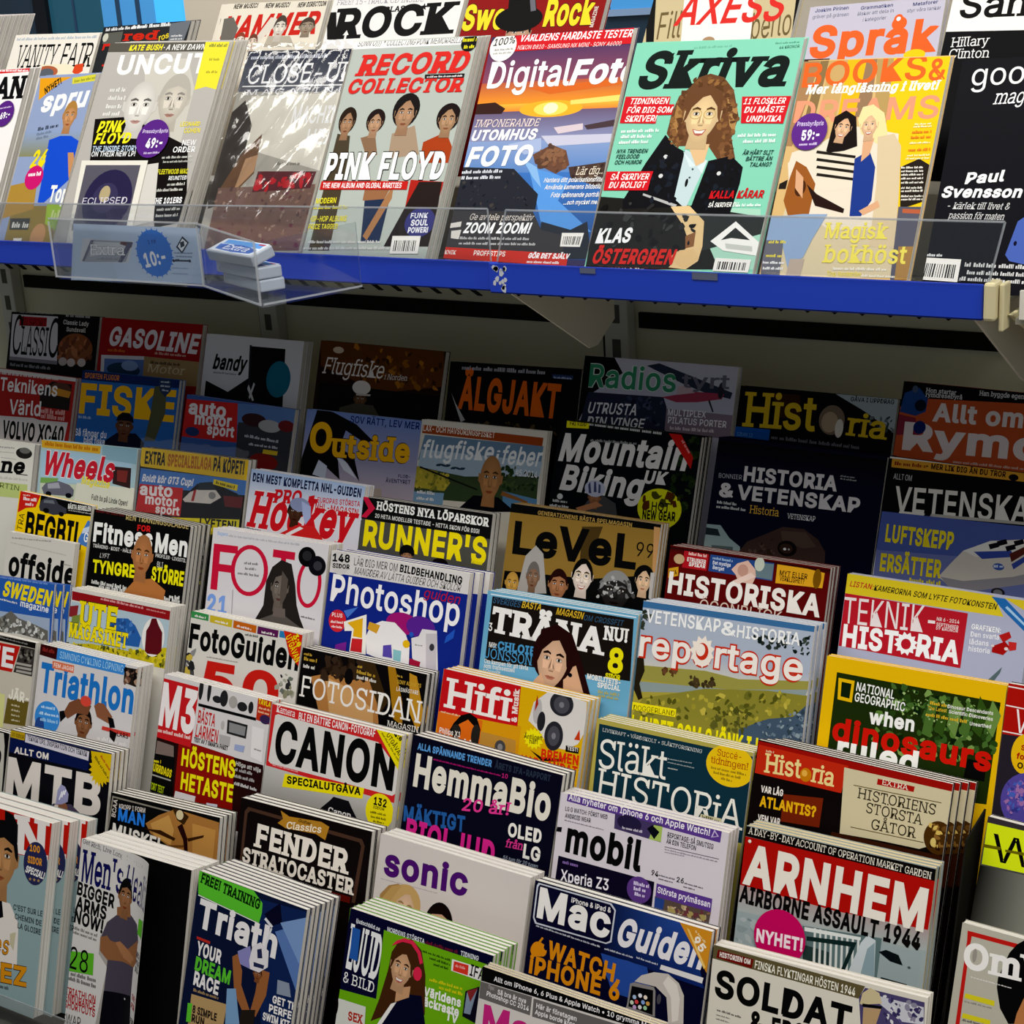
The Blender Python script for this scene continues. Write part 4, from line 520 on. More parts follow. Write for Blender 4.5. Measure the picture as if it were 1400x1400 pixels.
[('P','6884a0',[7.8,21.1,202.1,19.8,201.2,51.8,0.8,56.7]),('P','a8bccc',[4.2,41.8,202.9,40.6,200.1,68.6,1.4,74.2]),('P','3a4a30',[0.2,65.5,47.2,69.7,82.6,72,199.7,60.3,201.3,101.9,-4.5,109.9]),('P','b0a038',[0.9,65.5,33,69.7,59.6,82.9,50.8,95.4,-2.9,95.1]),('N',['c8b440','6a6a2c','8a8430'],[4.6,71,54.6,71.9,57.7,94.6,-2.9,95.1],40,6.4),('N',['20301e','4a5a34','2c3c24'],[141.4,52,197.9,52.2,198.4,80,145.6,82.7],40,7.3),('P','7aa0c0',[-3.9,101.1,51.1,98.2,50.4,118.5,-2.9,121.5]),('P','5a88b0',[145.9,85.4,201.5,90.8,201.7,104.7,149,107.7]),('P','9a4420',[3,7.5,200.6,8.8,200.1,20,2.8,19.2]),('T','LAX- OCH HAVSÖRINGSFISKET','b','f0e0d0',4.2,16.1,119.4,-0.2,8.5),('T','flugfiske','bi','eef0f0',5.7,53.3,118.2,-3.1,25),('T','feber','bi','eef0f0',137,49.6,62.6,-2,24.9),('T','i','i','eef0f0',127.5,49.1,5.4,-2.4,16.8),('P','20201c',[5.6,65,105.3,86.8,104.9,88.9,5.2,67.4]),('T','~','B','2a3a48',32.5,65.4,24.6,-2.2,11.4),('T','~','B','2a3a48',57.5,67.3,24.3,-2.2,11.3),('P','17181c',[72,121.9,99.7,96,140.4,94.5,169.5,111]),('F','bc8452','a8744a','bald',124.3,70.7,18.1,30.8,0),('T','#5.2014','b','e8ecec',163,62.6,35.1,0.2,8.8),('P','8a5a30',[145.9,85.4,187.3,95.1,187,97.9,143.4,91.4]),('D','e8e8e8',5.4,103,32.2,-0.9,5.2),('D','e8e8e8',5.9,111.7,29.3,-1.6,4.6)],
{},{}),
((-1.09955,1.73315,1.05815),0.01611,0.20813,0.27882,0.33408,0.0091,0.01,3,0,'161a1c',0,'dark cycling magazine with chunky white title and a yellow circle','copy behind the dark cycling magazine with chunky white title and a yellow circle','copies of the dark cycling magazine with chunky white title and a yellow circle',
[('N',['2c3a20','1c2818','3a4a2a','22301c'],[172,3.2,206.6,-0.6,203.8,94.4,175,98.4],70,8.1),('P','e8e020',[10.5,-2.8,44.7,-4.5,44.6,7,10.8,9.1]),('T','FRI VIDD','b','2a2a10',15.7,5.5,24.7,-3,5.9),('D','d0d0d0',44.8,2.4,106.2,0.3,5.3),('T','Mountain','Bi','ece8e4',5,53.7,186,-2.8,37.2),('T','Biking','Bi','ece8e4',12.5,90.7,120.5,-0.6,34.2),('T','UK','Bi','ece8e4',134.6,66.9,32.3,-2.6,16.8),('D','a0a0a0',49.7,22.9,67.8,-2.8,3.7),('P','c82420',[156.3,-5.6,178.8,-0.2,199.7,26.5,198.5,41.1]),('D','f0a0a0',180.1,7.6,19.1,49,3.6),('P','4a4a4c',[50.8,109.9,61.1,94.8,79.1,89.7,99.1,97.9,105,116.1,49,118.4]),('F','a06a48','2a2420','short',67.2,94,9.2,12,0),('E','c8cce0',66.1,82.7,15.4,10.7),('P','4a5078',[55.4,79.1,57.9,74.7,61.8,89.3,58.1,89.8]),('P','4a5078',[63.5,74,66.5,73.6,69.3,86.9,65,87.5]),('P','4a5078',[70.7,75.8,74,77.3,75,87.5,71.9,87.9]),('P','b87c54',[41.5,111.2,71.2,99,81.2,103.1,48.6,116.2]),('E','e8e824',162.7,96.1,31.4,25.6),('N',['3a3c14','4a4a18','5a3014'],[136.4,82.2,186.2,75.7,191.1,88.2,138.5,95.3],14,10.1),('T','HOT','b','1a1a10',151.8,99.4,25.5,-3,11),('T','NEW GEAR','B','1a1a10',140.5,112.2,46.9,-4.1,12),('E','d8d8d8',15.5,99.5,4.4,3.8),('D','d8d8d8',5.5,107.7,22.5,-2,3.8),('D','d8d8d8',1.7,114.3,28.9,-2.3,3.8)],
{},{}),
((-0.8687,1.73306,1.05789),0.01481,0.21821,0.27919,0.33408,0.0076,0.0085,4,0,'0d1128',0,'dark navy magazine with a grey ape face and large pale capitals','copy behind the dark navy magazine with a grey ape face and large pale capitals','copies of the dark navy magazine with a grey ape face and large pale capitals',
[('P',['0a0c16','0a0c16','0d1128','0d1128'],[-1,3.6,219.2,3.6,219.2,35.2,-1,35.2]),('T','HISTORIA','B','d8d4d4',40.6,50.4,121.3,-1.2,18.7),('T','&','B','d8d4d4',10.8,73.6,19.3,-2.2,17.8),('T','VETENSKAP','B','d8d4d4',35,73.5,158.1,-1.4,18.2),('T','BONNIER','','a8a8b0',7.2,50.1,31.2,-2.3,5.6),('T','Historia','s','d8a840',54.4,88,38.9,-1.4,9.8),('T','VETENSKAP','s','e0e0e0',104.2,87.8,36.1,-1.8,6.3),('D','d0d0d0',9.7,81.9,28.9,-1.1,3.9),('D','d0d0d0',9.6,87.5,39.4,-1.3,3.9),('D','a0a0a0',163.8,29.6,18.8,-0.7,2.1),('D','a0a0a0',164.3,32.8,20,0.1,2.1),('P','9ab0b0',[-4.4,109.4,18.6,108,32.8,121.9,48.5,130.6,50.2,141.3,-3.9,145]),('P','2a3438',[-0.2,113.3,15.7,113.3,20.6,121.4,0,122.2]),('P','5a6c6c',[10.4,134,39.1,132,40.1,138.4,11.4,140.5]),('P','44342f',[47.2,137.4,56.9,122.8,78.7,110.9,100.3,98.7,127.7,97.4,147.4,107.4,158.5,120.8,160.5,141.8,49.8,154.6]),('P','54423a',[98.7,103.7,130.6,101.3,146.5,116.1,131.2,120.5,102.9,116.1]),('E','1c1412',109.8,123.7,12.4,9.5),('E','3a2a24',108.7,123.9,8.6,5.9),('E','f0f0f0',107,124.8,2,1.5),('E','c0c0c0',112.3,124.4,1.1,1.1),('N',['5a463e','382a26'],[50.2,141.3,88.6,113.8,97,138.6,56.8,153.5],30,6.1)],
{},{}),
((-0.648,1.73236,1.05589),0.01927,0.1875,0.2755,0.33408,0.0111,0.012,1,0,'0e0e10',0,'white edged science magazine with a chrome airship below yellow capitals','',None,
[('P','c89030',[2.8,0.6,245.1,-3.3,246.7,7.9,3.3,12.1]),('P','e0dcd8',[0,-1,244.8,-5.5,245.1,-3.3,-0.1,2]),('D','7a2818',6.6,9.2,37.4,-1.5,4.8),('T','- MER LIK DIG ÄN DU TROR','B','3a2410',44.1,8.7,91.9,-0.9,6.6),('E','1a1210',144.7,6.2,5.5,3.7),('T','ALLT OM','','b8b8b8',7.8,25.5,21.8,-1,6.7),('T','VETENSKAP','b','dcd8d0',13.6,63,172.6,-2.8,29.9),('P','dcd8d0',[20.9,61.2,50.7,60.2,49.9,63.2,20.1,64.3]),('P','b0aca4',[58,59.2,163.4,53.7,163.9,56.9,57.3,62.7]),('P','4c5ca0',[-2.7,64.5,198.3,57.3,214.4,165,-1.9,169.4]),('P','6a74ac',[-0.8,109.9,203.9,94.8,214.4,165,-1.9,169.4]),('P','d4ccc0',[77.2,129.3,89.2,111.7,101.2,95.4,129.9,79.9,173,71.5,184.4,116.6,162.5,124.9,122,137.5,93.3,138.7]),('P','e8e4dc',[101.2,95.4,129.9,79.9,173.4,73.8,157.3,90.4,116.4,100.3]),('P','98949a',[79.6,128.9,106.4,129.4,161.1,115.7,180.8,107.8,182.5,119.2,122.1,138.2,90.9,139.1]),('P','3a4c9c',[113.1,94.8,154.5,87.3,157.8,93.8,123.7,101.5]),('E','3a58a8',143,107.3,6.4,3.9),('D','d8e0f0',137.9,109,10.5,-9,3.2),('P','1c1a20',[128.2,84.2,138.2,80.3,140.6,85.1,130.9,89.5]),('P','1c1a20',[147,83.7,156.9,79.8,159.3,84.7,149.6,89]),('P','1c1a20',[136.9,79.3,146.9,75.4,149.3,80.3,139.6,84.6]),('P','1c1a20',[155.3,76.6,165.1,72.7,167.5,77.5,157.9,81.8]),('P','5a2a24',[152.8,91.1,176,75.8,177,82.6,156.4,99.9]),('P','3a4c9c',[156.8,102.2,177.4,84.9,178.2,90.7,159.9,107.6]),('E','2a2a30',146.6,135.8,7.8,5.1),('E','7a7a80',146.6,135.8,5,3.2),('T','LUFTSKEPP','B','ecd828',8.7,99.1,80.2,-1.4,20.9),('T','ERSÄTTER','B','ecd828',7.4,133.7,72.5,-2.3,21),('D','e8d828',44.3,140.7,36.8,-3,5.7),('P','dcd8d4',[-6.8,71.3,-1.2,71,1.1,139.2,-2.6,139.8])],
{},{}),
((-2.28988,1.63334,0.95357),-0.01213,0.25988,0.26743,0.33408,0.0081,0.009,2,0,'dcdad0',0,'cream magazine with black brush lettering and a small dark car','copy behind the cream magazine with black brush lettering and a small dark car','copies of the cream magazine with black brush lettering and a small dark car',
[('E','2a2826',235.9,15.9,19.2,8.8),('E','6a6a66',237.4,11.5,12.5,4.8),('D','8a8a84',173.2,12,39.7,-1.8,2.9),('D','a0a09a',170,19.6,42.9,-2.2,1.7),('D','a0a09a',182.1,27.9,36.5,0,1.7),('T','ne','xsBi','151513',181.5,52.2,59.1,-3.2,19.2),('P','151513',[221.9,49.5,249.5,49.4,249.6,50.7,222.2,51.2]),('D','c0beb4',180.9,62.1,70.2,-2.1,4.8),('P','bccb7c',[-15.9,73.7,251.8,64.9,253.2,88,-12.2,97.5]),('T','RTIN','','4a5a30',186.2,76.1,46.7,1,8.2)],
{},{}),
((-2.0161,1.63751,0.96558),-0.02868,0.21538,0.28093,0.33408,0.0061,0.007,2,0,'a8c4cc',0,'pale blue magazine with bubbly crimson title over an old car','copy behind the pale blue magazine with bubbly crimson title over an old car','copies of the pale blue magazine with bubbly crimson title over an old car',
[('P','d8a830',[0,0.3,134.7,1.2,134.2,13.1,1.7,12.4]),('D','b86a18',8.4,8.5,120.5,0.5,7.4),('P','a8c8dc',[1.1,17.7,203,13.2,208.1,51.9,6.6,68.4]),('P','7aa858',[5.4,59.8,46.7,57.9,43.7,66.8,5.8,68.5]),('P','c8d0b8',[5.8,68.5,89.2,64.5,89.2,96.1,8.3,103.3]),('P','dcdccc',[88.8,61.7,216.9,59.6,215.9,112.7,85.9,102.2]),('P','6a6a78',[10.2,76.3,18.5,68,47.3,62.2,72.9,66.5,84.2,73.6,83.5,83.7,54.5,84.8,16.6,85.7]),('P','a8a8b4',[22.8,68.6,47.6,64.5,52.9,73.3,24.7,76.3]),('E','1a1a1e',27,84.2,6.7,4),('E','1a1a1e',73,83.2,7.4,4),('P','3a2828',[165.7,30,204.4,29.9,206.1,61.1,167.2,56.7]),('P','7a3430',[174.3,35,198,34.6,196.4,52.9,176.5,51.7]),('P','8ab0c0',[137.7,-0.5,213,-0.1,214.1,23.5,140.4,20.6]),('T','Wheels','Bi+','f4e8e8',6.1,55.3,159.8,0.2,39.2),('T','Wheels','Bi','c82838',6.1,55.3,159.8,0.2,39.2),('T','Magazine','sBi','e8dc50',97.1,62.5,63.6,2.2,12.4),('T','Fullt ös på Linde Open!','b','2a2a28',124.6,85,78.8,2.3,8.4)],
{},{}),
((-1.79364,1.64087,0.97526),-0.01024,0.21646,0.29003,0.33408,0.0091,0.01,2,0,'2a2624',0,'car magazine sealed in clear plastic with a yellow banner','copy behind the car magazine sealed in clear plastic with a yellow banner','copies of the car magazine sealed in clear plastic with a yellow banner',
[('P','4a7cc4',[2.4,32.1,224.2,29.5,223.8,50.8,2.7,60]),('P','e4bc20',[-6.1,0.8,225,-1.9,226,29.9,2,29.4]),('T','EXTRA','B','1a1608',9.1,24.8,42.9,-1,19.7),('T','SPECIALBILAGA','B','b8680c',56.6,24.2,89.4,-1.6,18.8),('T','PÅ KÖPET!','B','1a1608',149.4,22.4,60.4,0,20.1),('T','Boldt kör GT3 Cup!','Bi','f0f0f4',7.3,51.7,104.8,-1.6,11.4),('P','1c1816',[91.4,78.4,98.6,63.9,121.7,43.8,161.6,41.2,202.4,50.4,214.3,83.7,92.7,100.1]),('P','d4ccc4',[95.7,69.7,108.9,57.4,129.9,49.8,159.1,49.5,171.4,59,151.3,70.6,100,73.3]),('P','2a3034',[125.1,42.1,150.2,38.3,159.1,49.5,123.1,53.2]),('E','8a8a88',153.1,58.2,7.2,5.3),('P','a82c28',[115.8,54,121.2,52.9,118.1,70,112.6,70.6]),('P','6a2424',[174.6,56,213.7,54.5,212.5,70.6,180.4,71.5]),('P','e4cc20',[153.3,33.9,201.3,37.7,200.5,46.8,152.5,41.5]),('D','4a4010',157.8,40.2,38.6,6.2,5.3),('P','c82a2a',[4,55.7,94.1,53.5,93.9,95.9,1.3,97.9]),('T','auto','xB','f4ecec',5.7,72.5,68.3,-2.8,14.2),('T','motor','xB','f4ecec',19.1,84.8,66.6,-1.4,12),('T','sport','xB','f4ecec',42,96.2,49.9,-1.6,10.3),('P','f0e020',[62.5,100.2,211.3,87.3,211.5,113.4,57.5,117.9]),('T','LYFTEN!','B','1a1608',134.5,106.3,72.1,-2.4,13.2)],
{},{'bag': 2}),
((-1.5697,1.63767,0.96604),0.00964,0.20965,0.27825,0.33408,0.0091,0.01,2,0,'dcdce6',0,'pale blue hockey magazine with a helmeted player under red lettering','copy behind the pale blue hockey magazine with a helmeted player under red lettering','copies of the pale blue hockey magazine with a helmeted player under red lettering',
[('P',['a8c0e4','a8c0e4','dcdce4','dcdce4'],[-1,0.1,210.7,0.1,210.7,46.6,-1,46.6]),('T','DEN MEST KOMPLETTA NHL-GUIDEN','B','1c2448',4.3,17.6,199,-0.3,12.7),('T','Hockey','sBi+','f0e8e8',2.7,83.2,194.9,-1,53),('T','Hockey','sBi','d02028',2.7,83.2,194.9,-1,53),('T','PRO','sBi','d02028',47,43.5,51.5,-5.2,19.5),('P','d02028',[112.3,26.1,122.5,23,122.2,41.7,112.6,48.6]),('T','EUROPAS STÖRSTA','b','d02028',128.4,32.6,75.7,-2.7,7.5),('T','NHL-MAGASIN','b','d02028',125.7,42.5,76.6,-0.4,9.5),('F','4a3024','1c1410','short',91,50.9,13.6,17.9,0),('E','8a94b8',97.7,39.7,18.2,9.7),('P','a8b4dc',[100.2,34.1,117.9,39.7,120.3,54.9,112.1,66.4,104.7,51.8]),('P','d42a2a',[59.6,89.2,95.7,69.1,128.8,66.2,146.4,82.3,139.5,91,60.4,94.4]),('P','f0f0f0',[77.7,84.1,102.6,70.2,109.6,71.9,84.8,85.7]),('D','3a3a3a',-0.5,85.5,31.9,1.7,2.1)],
{},{}),
((-1.36174,1.6323,0.95057),-0.00805,0.21434,0.26354,0.33408,0.0101,0.011,2,0,'4e4e48',0,'grey running magazine with bright yellow capitals and a red chevron','copy behind the grey running magazine with bright yellow capitals and a red chevron','copies of the grey running magazine with bright yellow capitals and a red chevron',
[('P','1c1c1c',[-2.1,-3.1,216.4,1,214.2,32.8,-1.1,30]),('P','d02444',[-2.7,-0.7,6.9,-0.7,22.3,13.7,8.5,28.4,-0.3,27.6,10.7,15]),('T','HÖSTENS NYA LÖPARSKOR','sB','f4f4f0',23.8,15.3,186.1,0.6,11.6),('T','20 HETA MODELLER TESTADE - HITTA SKON FÖR DIG!','b','e0e0dc',23.4,26.2,172.8,0.5,5.8),('T',"RUNNER'S",'B','f4e01c',7.6,67.1,203.4,0.1,36.3),('E','17120f',83.6,66.4,12.7,10.2),('F','a87858','17120f','short',84.3,71.3,9.1,7.3,0),('E','17120f',229.3,100.7,5.6,3.8),('D','e0d020',189.2,67.6,18.3,1.2,5.4),('E','1c1814',139.7,75.4,13.4,8.2)],
{},{}),
((-1.12141,1.63859,0.96869),0.00125,0.21917,0.28348,0.33408,0.0071,0.008,3,0,'8f7034',0,'bronze gold magazine with blocky black lettering over a row of heads','copy behind the bronze gold magazine with blocky black lettering over a row of heads','copies of the bronze gold magazine with blocky black lettering over a row of heads',
[('P','15110c',[-2.4,-1.9,220.8,-0.6,220,7.7,-0.4,11.5]),('P','16120f',[2.5,87.5,130.2,79.9,225.2,61,232.6,113.9,1.2,123.1]),('P','4a3a20',[109,16.7,138.8,12.9,126.9,56.6,111.9,58.7]),('T','GENERATIONENS BÄSTA SPELMAGASIN','b','b0904c',41.9,9.6,137.3,-0.5,5.2),('T','LeVeL','B','120f0c',10.5,64.5,181.1,-1.4,43),('T','99','','17130e',189.2,42.8,24.3,0.7,17.8),('P','c0905c',[209.9,3.9,218.6,4.1,224.1,63.7,215.6,65]),('F','c89a48','c89a48','bald',16,101.9,10.4,14.7,0),('P','a8a4a0',[24.2,114.2,31.4,64.4,45.1,49,57.5,58.1,69.3,107.5]),('F','8a6a54','6a6662','short',46.2,89.4,9.6,18.5,0),('F','a87450','2a1a14','short',84.7,94.5,13.7,19.6,0),('F','ecdcd0','14100f','glasses',118.5,78.9,14.7,21.4,0),('F','2a2828','8a8a8a','short',167.8,90.1,21.9,24.3,0),('N',['b0b0b0','707070','4a4a4a'],[144.3,72.6,185.2,66.7,194.9,93.9,142.5,101.8],26,5.3),('F','e0bc98','14100f','shag',204.9,71.7,10.6,16.5,0),('P','b8b4b0',[213.5,60.1,223.4,58.7,227,104.5,214.9,90.9])],
{},{}),
((-0.88596,1.63094,0.94665),-0.00097,0.20672,0.25974,0.33408,0.0091,0.01,3,0,'5c1818',0,'maroon magazine with white capitals below a row of picture tags','copy behind the maroon magazine with white capitals below a row of picture tags','copies of the maroon magazine with white capitals below a row of picture tags',
[('P',['2a1414','2a1414','5c1818','5c1818'],[-1,1.9,207.7,1.9,207.7,9.4,-1,9.4]),('P','b42028',[19.3,4.5,52.1,4.7,51.5,24.7,18.7,24.9]),('D','f0d0c8',25.5,8.7,23.8,0.2,4),('T','ETRUSKER','B','f4ece8',24.3,16.5,25.3,0.8,5),('T','SPIKAR','B','f4ece8',27.3,22,22.4,-0.2,5),('E','c8a880',13.7,15.4,7.2,6),('P','2c4c8c',[54.3,4.4,136.9,3.7,137.1,24.6,54.2,24.3]),('D','a8c0e0',57.7,9.5,26.2,0.5,3.5),('T','Det mystiga','b','e8ecf4',58.6,15.6,23.4,0.1,4.4),('T','Berget','b','e8ecf4',59.3,21.1,15.2,1.5,4.4),('P','6a8088',[113.1,5.7,136.5,4.9,136.4,23.5,115.5,23.2]),('E','c8d0c0',118.7,7.4,6.3,8.3),('P','e4a828',[140.9,4.3,178.9,4.5,200.2,6.4,199.5,24.1,141.3,26.4]),('T','MYT ELLER','b','3a2410',145.3,16.8,34.5,-0.4,6.2),('T','VERKLIGHET?','b','3a2410',146.1,22.8,30.6,-0.4,6),('E','7a5418',191.8,14.3,5,11.4),('P','d8a028',[1.3,28.6,14.1,24.8,15.1,35.7,2,40.1]),('T','NYA','b','2a1a10',3.9,37.2,10,-15.3,6),('T','HISTORISKA','B','f4eee8',3.3,58.1,197.2,0,26.4),('T','ÖGONBLICK','','e0c8b8',48.4,72.7,106.2,-0.5,13.7),('P','e4bcac',[83.7,18.4,90.8,10,103.6,5,114.3,14.2,116,22.6,112.7,31.8,95.1,31.8,89.9,23.8]),('E','c89888',98.6,17.6,6.9,7.3),('P','f0d4c8',[86.9,31.8,109.5,18.6,115.5,22.7,95.4,34.3])],
{},{}),
((-0.65848,1.63003,0.94402),0.00197,0.20906,0.25758,0.33408,0.0061,0.007,2,0,'b2b6ce',0,'lilac magazine with a red title box and a gear shaped letter','copy behind the lilac magazine with a red title box and a gear shaped letter','copies of the lilac magazine with a red title box and a gear shaped letter',
[('P','e4cc2c',[-1.7,-0.7,167.1,0.2,180.6,21.4,-1,22.8]),('T','LISTAN:','bi','c02028',4.1,14.1,27.6,-0.1,6.3),('T','KAMERORNA SOM LYFTE FOTOKONSTEN','bi','2a2a20',32.8,14.6,138.6,0.2,6.6),('P','e0c830',[178.5,0.8,210.9,0.4,212.9,15.9,201.2,10.9]),('P','2a6cb4',[165,1.7,179.8,1.7,204.8,21.7,206.6,35,181.7,16.3]),('P','a8d0f0',[183,9.2,205.4,26.1,205.3,28.8,181,11.3]),('P','bc2430',[0.2,22.6,142,23.6,141.6,84.4,0.4,83.2]),('T','TEKNIK-','','f4e8e8',1.6,56.5,106.4,-2.6,29.7),('T','HIST','B','ffffff',4.2,83.1,64.6,-1.7,25.7),('T','RIA','B','ffffff',90.2,79.8,48.5,1.1,25.5),('S','ffffff',77.8,67.8,13.7,13.4,12),('E','bc2430',77.9,68.3,5.7,6),('T','NR 6 · 2014','b','f0d8d8',108.7,37,25.3,-1.3,4.1),('T','SEPTEMBER','b','f0d8d8',109,42.8,24.8,-0.2,4.1),('T','59 KRONOR','b','f0d8d8',109.1,46.7,24.8,-0.8,3.6),('T','GRAFIKEN:','b','ffffff',147.9,40,31.9,-1.1,5.8),('T','Den svarta','b','f4f4fa',148.1,48.2,30.9,-2.7,5.8),('T','lådans','b','f4f4fa',147.8,56.6,21,-3.3,5.8),('T','historia','b','f4f4fa',147.9,64.2,23.1,-2.3,5.8),('P','b82424',[178.3,41.9,188.8,36.1,191.9,41.9,183.8,49]),('P','a81c1c',[173.2,54.2,185.8,47.5,192.2,53.2,185.6,62.3,172.9,61.1]),('P','c83030',[189.2,46.9,198.1,46.6,198.5,54.5,191.6,56.8]),('E','e8d8d8',188,55.1,2.2,1.8),('E','e8d8d8',173.2,54.2,1.8,1.3),('P','5a6c70',[171.5,93.4,181.3,81.3,186.2,75.2,184.8,81.9,178.4,93.3])],
{},{}),
((-1.99543,1.56334,0.90439),0.02915,0.16336,0.28153,0.33408,0.0111,0.012,1,0,'f2ca18',0,'yellow car magazine with black condensed capitals and a red corner','',None,
[('P','c82620',[2.1,-2.7,49.7,-3.9,40.8,19.9,18.8,24.5,1.9,33.8]),('D','f0d0c8',9,6.1,16.3,-3.4,2.7),('D','f4e8e8',10.7,12.9,30.1,-3.1,6),('D','f4e8e8',16.9,20.3,18.3,-4.1,5.4),('P','181818',[49.7,-3.9,212.7,-4.6,215.8,11.6,170.6,15.1,108.9,19.7,48.5,19.1]),('P','3c3e48',[48.1,17.1,52.2,6.8,66.2,0.6,82.3,1,90.7,8,109.4,12.1,109.9,20.3,82.1,25.8,51.3,23.6]),('P','6a7078',[58.1,5.9,77.8,3.7,82.8,8.5,56.9,10.3]),('E','141416',65.1,21.5,6.7,4),('E','141416',99.3,21.9,5.8,3.5),('T','BÄSTA BEGBILEN','B','e8e8e0',112.2,11.4,49.8,-3.5,7.4),('D','b0b0a8',113.7,14.2,56.4,-1.7,2.4),('T','BEGBIL','B','161410',23.9,70.3,126.9,-0.5,41.5),('T','TRA','','4a4210',16.5,60.9,27,-85.7,12),('P','4a7cc4',[143,54,158.4,22.4,172.3,24.3,178,64,144.2,60]),('P','c8d8f0',[151.2,35.7,172.8,27,172.7,36.4,149,44.2]),('T','GU','b','f4f4f4',155,55.5,19.3,-1.2,14.5)],
{},{}),
((-1.99195,1.52653,0.85017),-0.00281,0.15134,0.22948,0.33408,0.0091,0.01,1,0,'d2cec6',0,'plain off-white magazine with thick black lowercase title','',None,
[('D','8a8680',10.6,10.4,88.6,-3.6,3.3),('D','b0aca4',9.6,17.6,124.3,1.6,2.2),('T','offside','B','161513',10.1,67.6,149.2,0,38.5),('D','8a8680',130.2,35.5,18,-0.7,2.7)],
{},{}),
((-1.82678,1.56053,0.8963),0.00763,0.19971,0.27734,0.33408,0.0075,0.0084,5,0,'141414',0,'black fitness magazine with a shaven-headed man between yellow words','copy behind the black fitness magazine with a shaven-headed man between yellow words','copies of the black fitness magazine with a shaven-headed man between yellow words',
[('D','5a2020',4.2,3.9,60.3,-0.9,6.5),('T','REN TRÄNINGSGLÄDJE','b','b8a468',68.3,7.1,127.2,-1.2,7.9),('T','Fitness','B','f4f4f0',5,48.7,123.3,-2.2,30),('T','Men','B','f4f4f0',134.3,46.5,64,-1.4,29.3),('T','FOR','B','d02424',94.1,20.1,27,-3.1,9),('T','TRÄNING · KOST · HÄLSA','b','d8d8d4',6.4,56.9,85.8,-1.5,5.4),('T','PROFILER · LIVSSTIL','b','d8d8d4',137.2,53,61,-0.6,5.2),('T','LYFT','i','d8d8d4',23.2,70,19.4,-2.6,7),('T','TYNGRE','B','f0e81c',11.2,94.5,89,-2.9,19.8),('T','BLI','','d8d8d4',142.5,66.8,11.8,-1.9,7.9),('T','STÖRRE','B','f0e81c',133.9,89.1,64.4,-1.4,21.9),('D','d8d8d4',12.4,110.9,73.7,-1.3,6.4),('D','e8e8e4',29,116.1,57.9,-2.3,7),('D','e8e8e4',174,107.7,21.9,-2,5.7),('D','e8e8e4',161.9,112.3,36.6,-0.7,6.3),('P','b0703c',[81.1,114.1,102.2,91.8,135.1,85.4,165.1,98.3,162.8,117.5,88.1,121.2]),('F','b87a4c','b8784a','bald',110.6,55.2,20.7,31.1,0)],
{},{}),
((-1.58345,1.56149,0.89905),-0.01303,0.21202,0.28124,0.33408,0.0091,0.01,3,0,'dad6da',0,'pale grey magazine with thin crimson letters and a long-haired man','copy behind the pale grey magazine with thin crimson letters and a long-haired man','copies of the pale grey magazine with thin crimson letters and a long-haired man',
[('T','Dagens','b','8ab0e0',9.1,9.7,19.2,-1.2,5.1),('D','b0b0b8',30.1,9.9,131.2,-1.1,3.5),('T','F','b','c8203c',6.1,87.8,46,-1.8,65.3),('E','c8203c',75.1,52.3,34.6,35.9),('E','dad6da',75.1,52.3,26.8,29.9),('T','T','b','c8203c',115.6,82.9,39.8,-0.5,65.4),('E','c8203c',184.5,56.4,21.6,33.3),('E','dad6da',184.5,56.4,15.3,27.6),('D','6a6a6e',64.4,44.6,25.4,-3.1,4),('D','6a6a6e',67.2,52,20.3,-3.6,4),('D','6a6a6e',54.6,60.1,39.2,-1.7,4.1),('P','2a2725',[131.6,30.4,150.3,33.9,160.7,61.6,166.8,88.5,174.9,105,186.4,122.2,93.9,120.5,107.5,96.8,107.9,63.5,116.6,41.9]),('F','746a62','2a2725','glare',133.7,69,15,26.8,0),('P','5a5450',[125.7,107,148.8,106.2,183.5,120.1,97.1,119.2]),('P','6a605a',[127.6,96.5,147.4,96.3,149.2,108.7,126,109.5]),('E','151517',176.2,20.6,15.3,13.6),('E','1b1b1e',195.4,30.7,15.2,13.5),('E','2c2c30',176.1,19.3,8.3,6.9),('E','3a3a40',196.4,30.6,7.6,6.4),('T','21','B','7aa0e4',3.1,121.2,38.2,-1.5,26.9),('P','a8a8ac',[48.1,83,49.5,82.8,52,120,50.6,120.2]),('D','6a6a6e',176.4,103.5,24.4,1.8,3)],
{},{}),
((-1.36541,1.56037,0.89582),-0.0012,0.22727,0.2771,0.33408,0.0111,0.012,3,0.008,'1e2c86',0,'dark blue magazine with white title and a cut-paper number ten','copy behind the dark blue magazine with white title and a cut-paper number ten','copies of the dark blue magazine with white title and a cut-paper number ten',
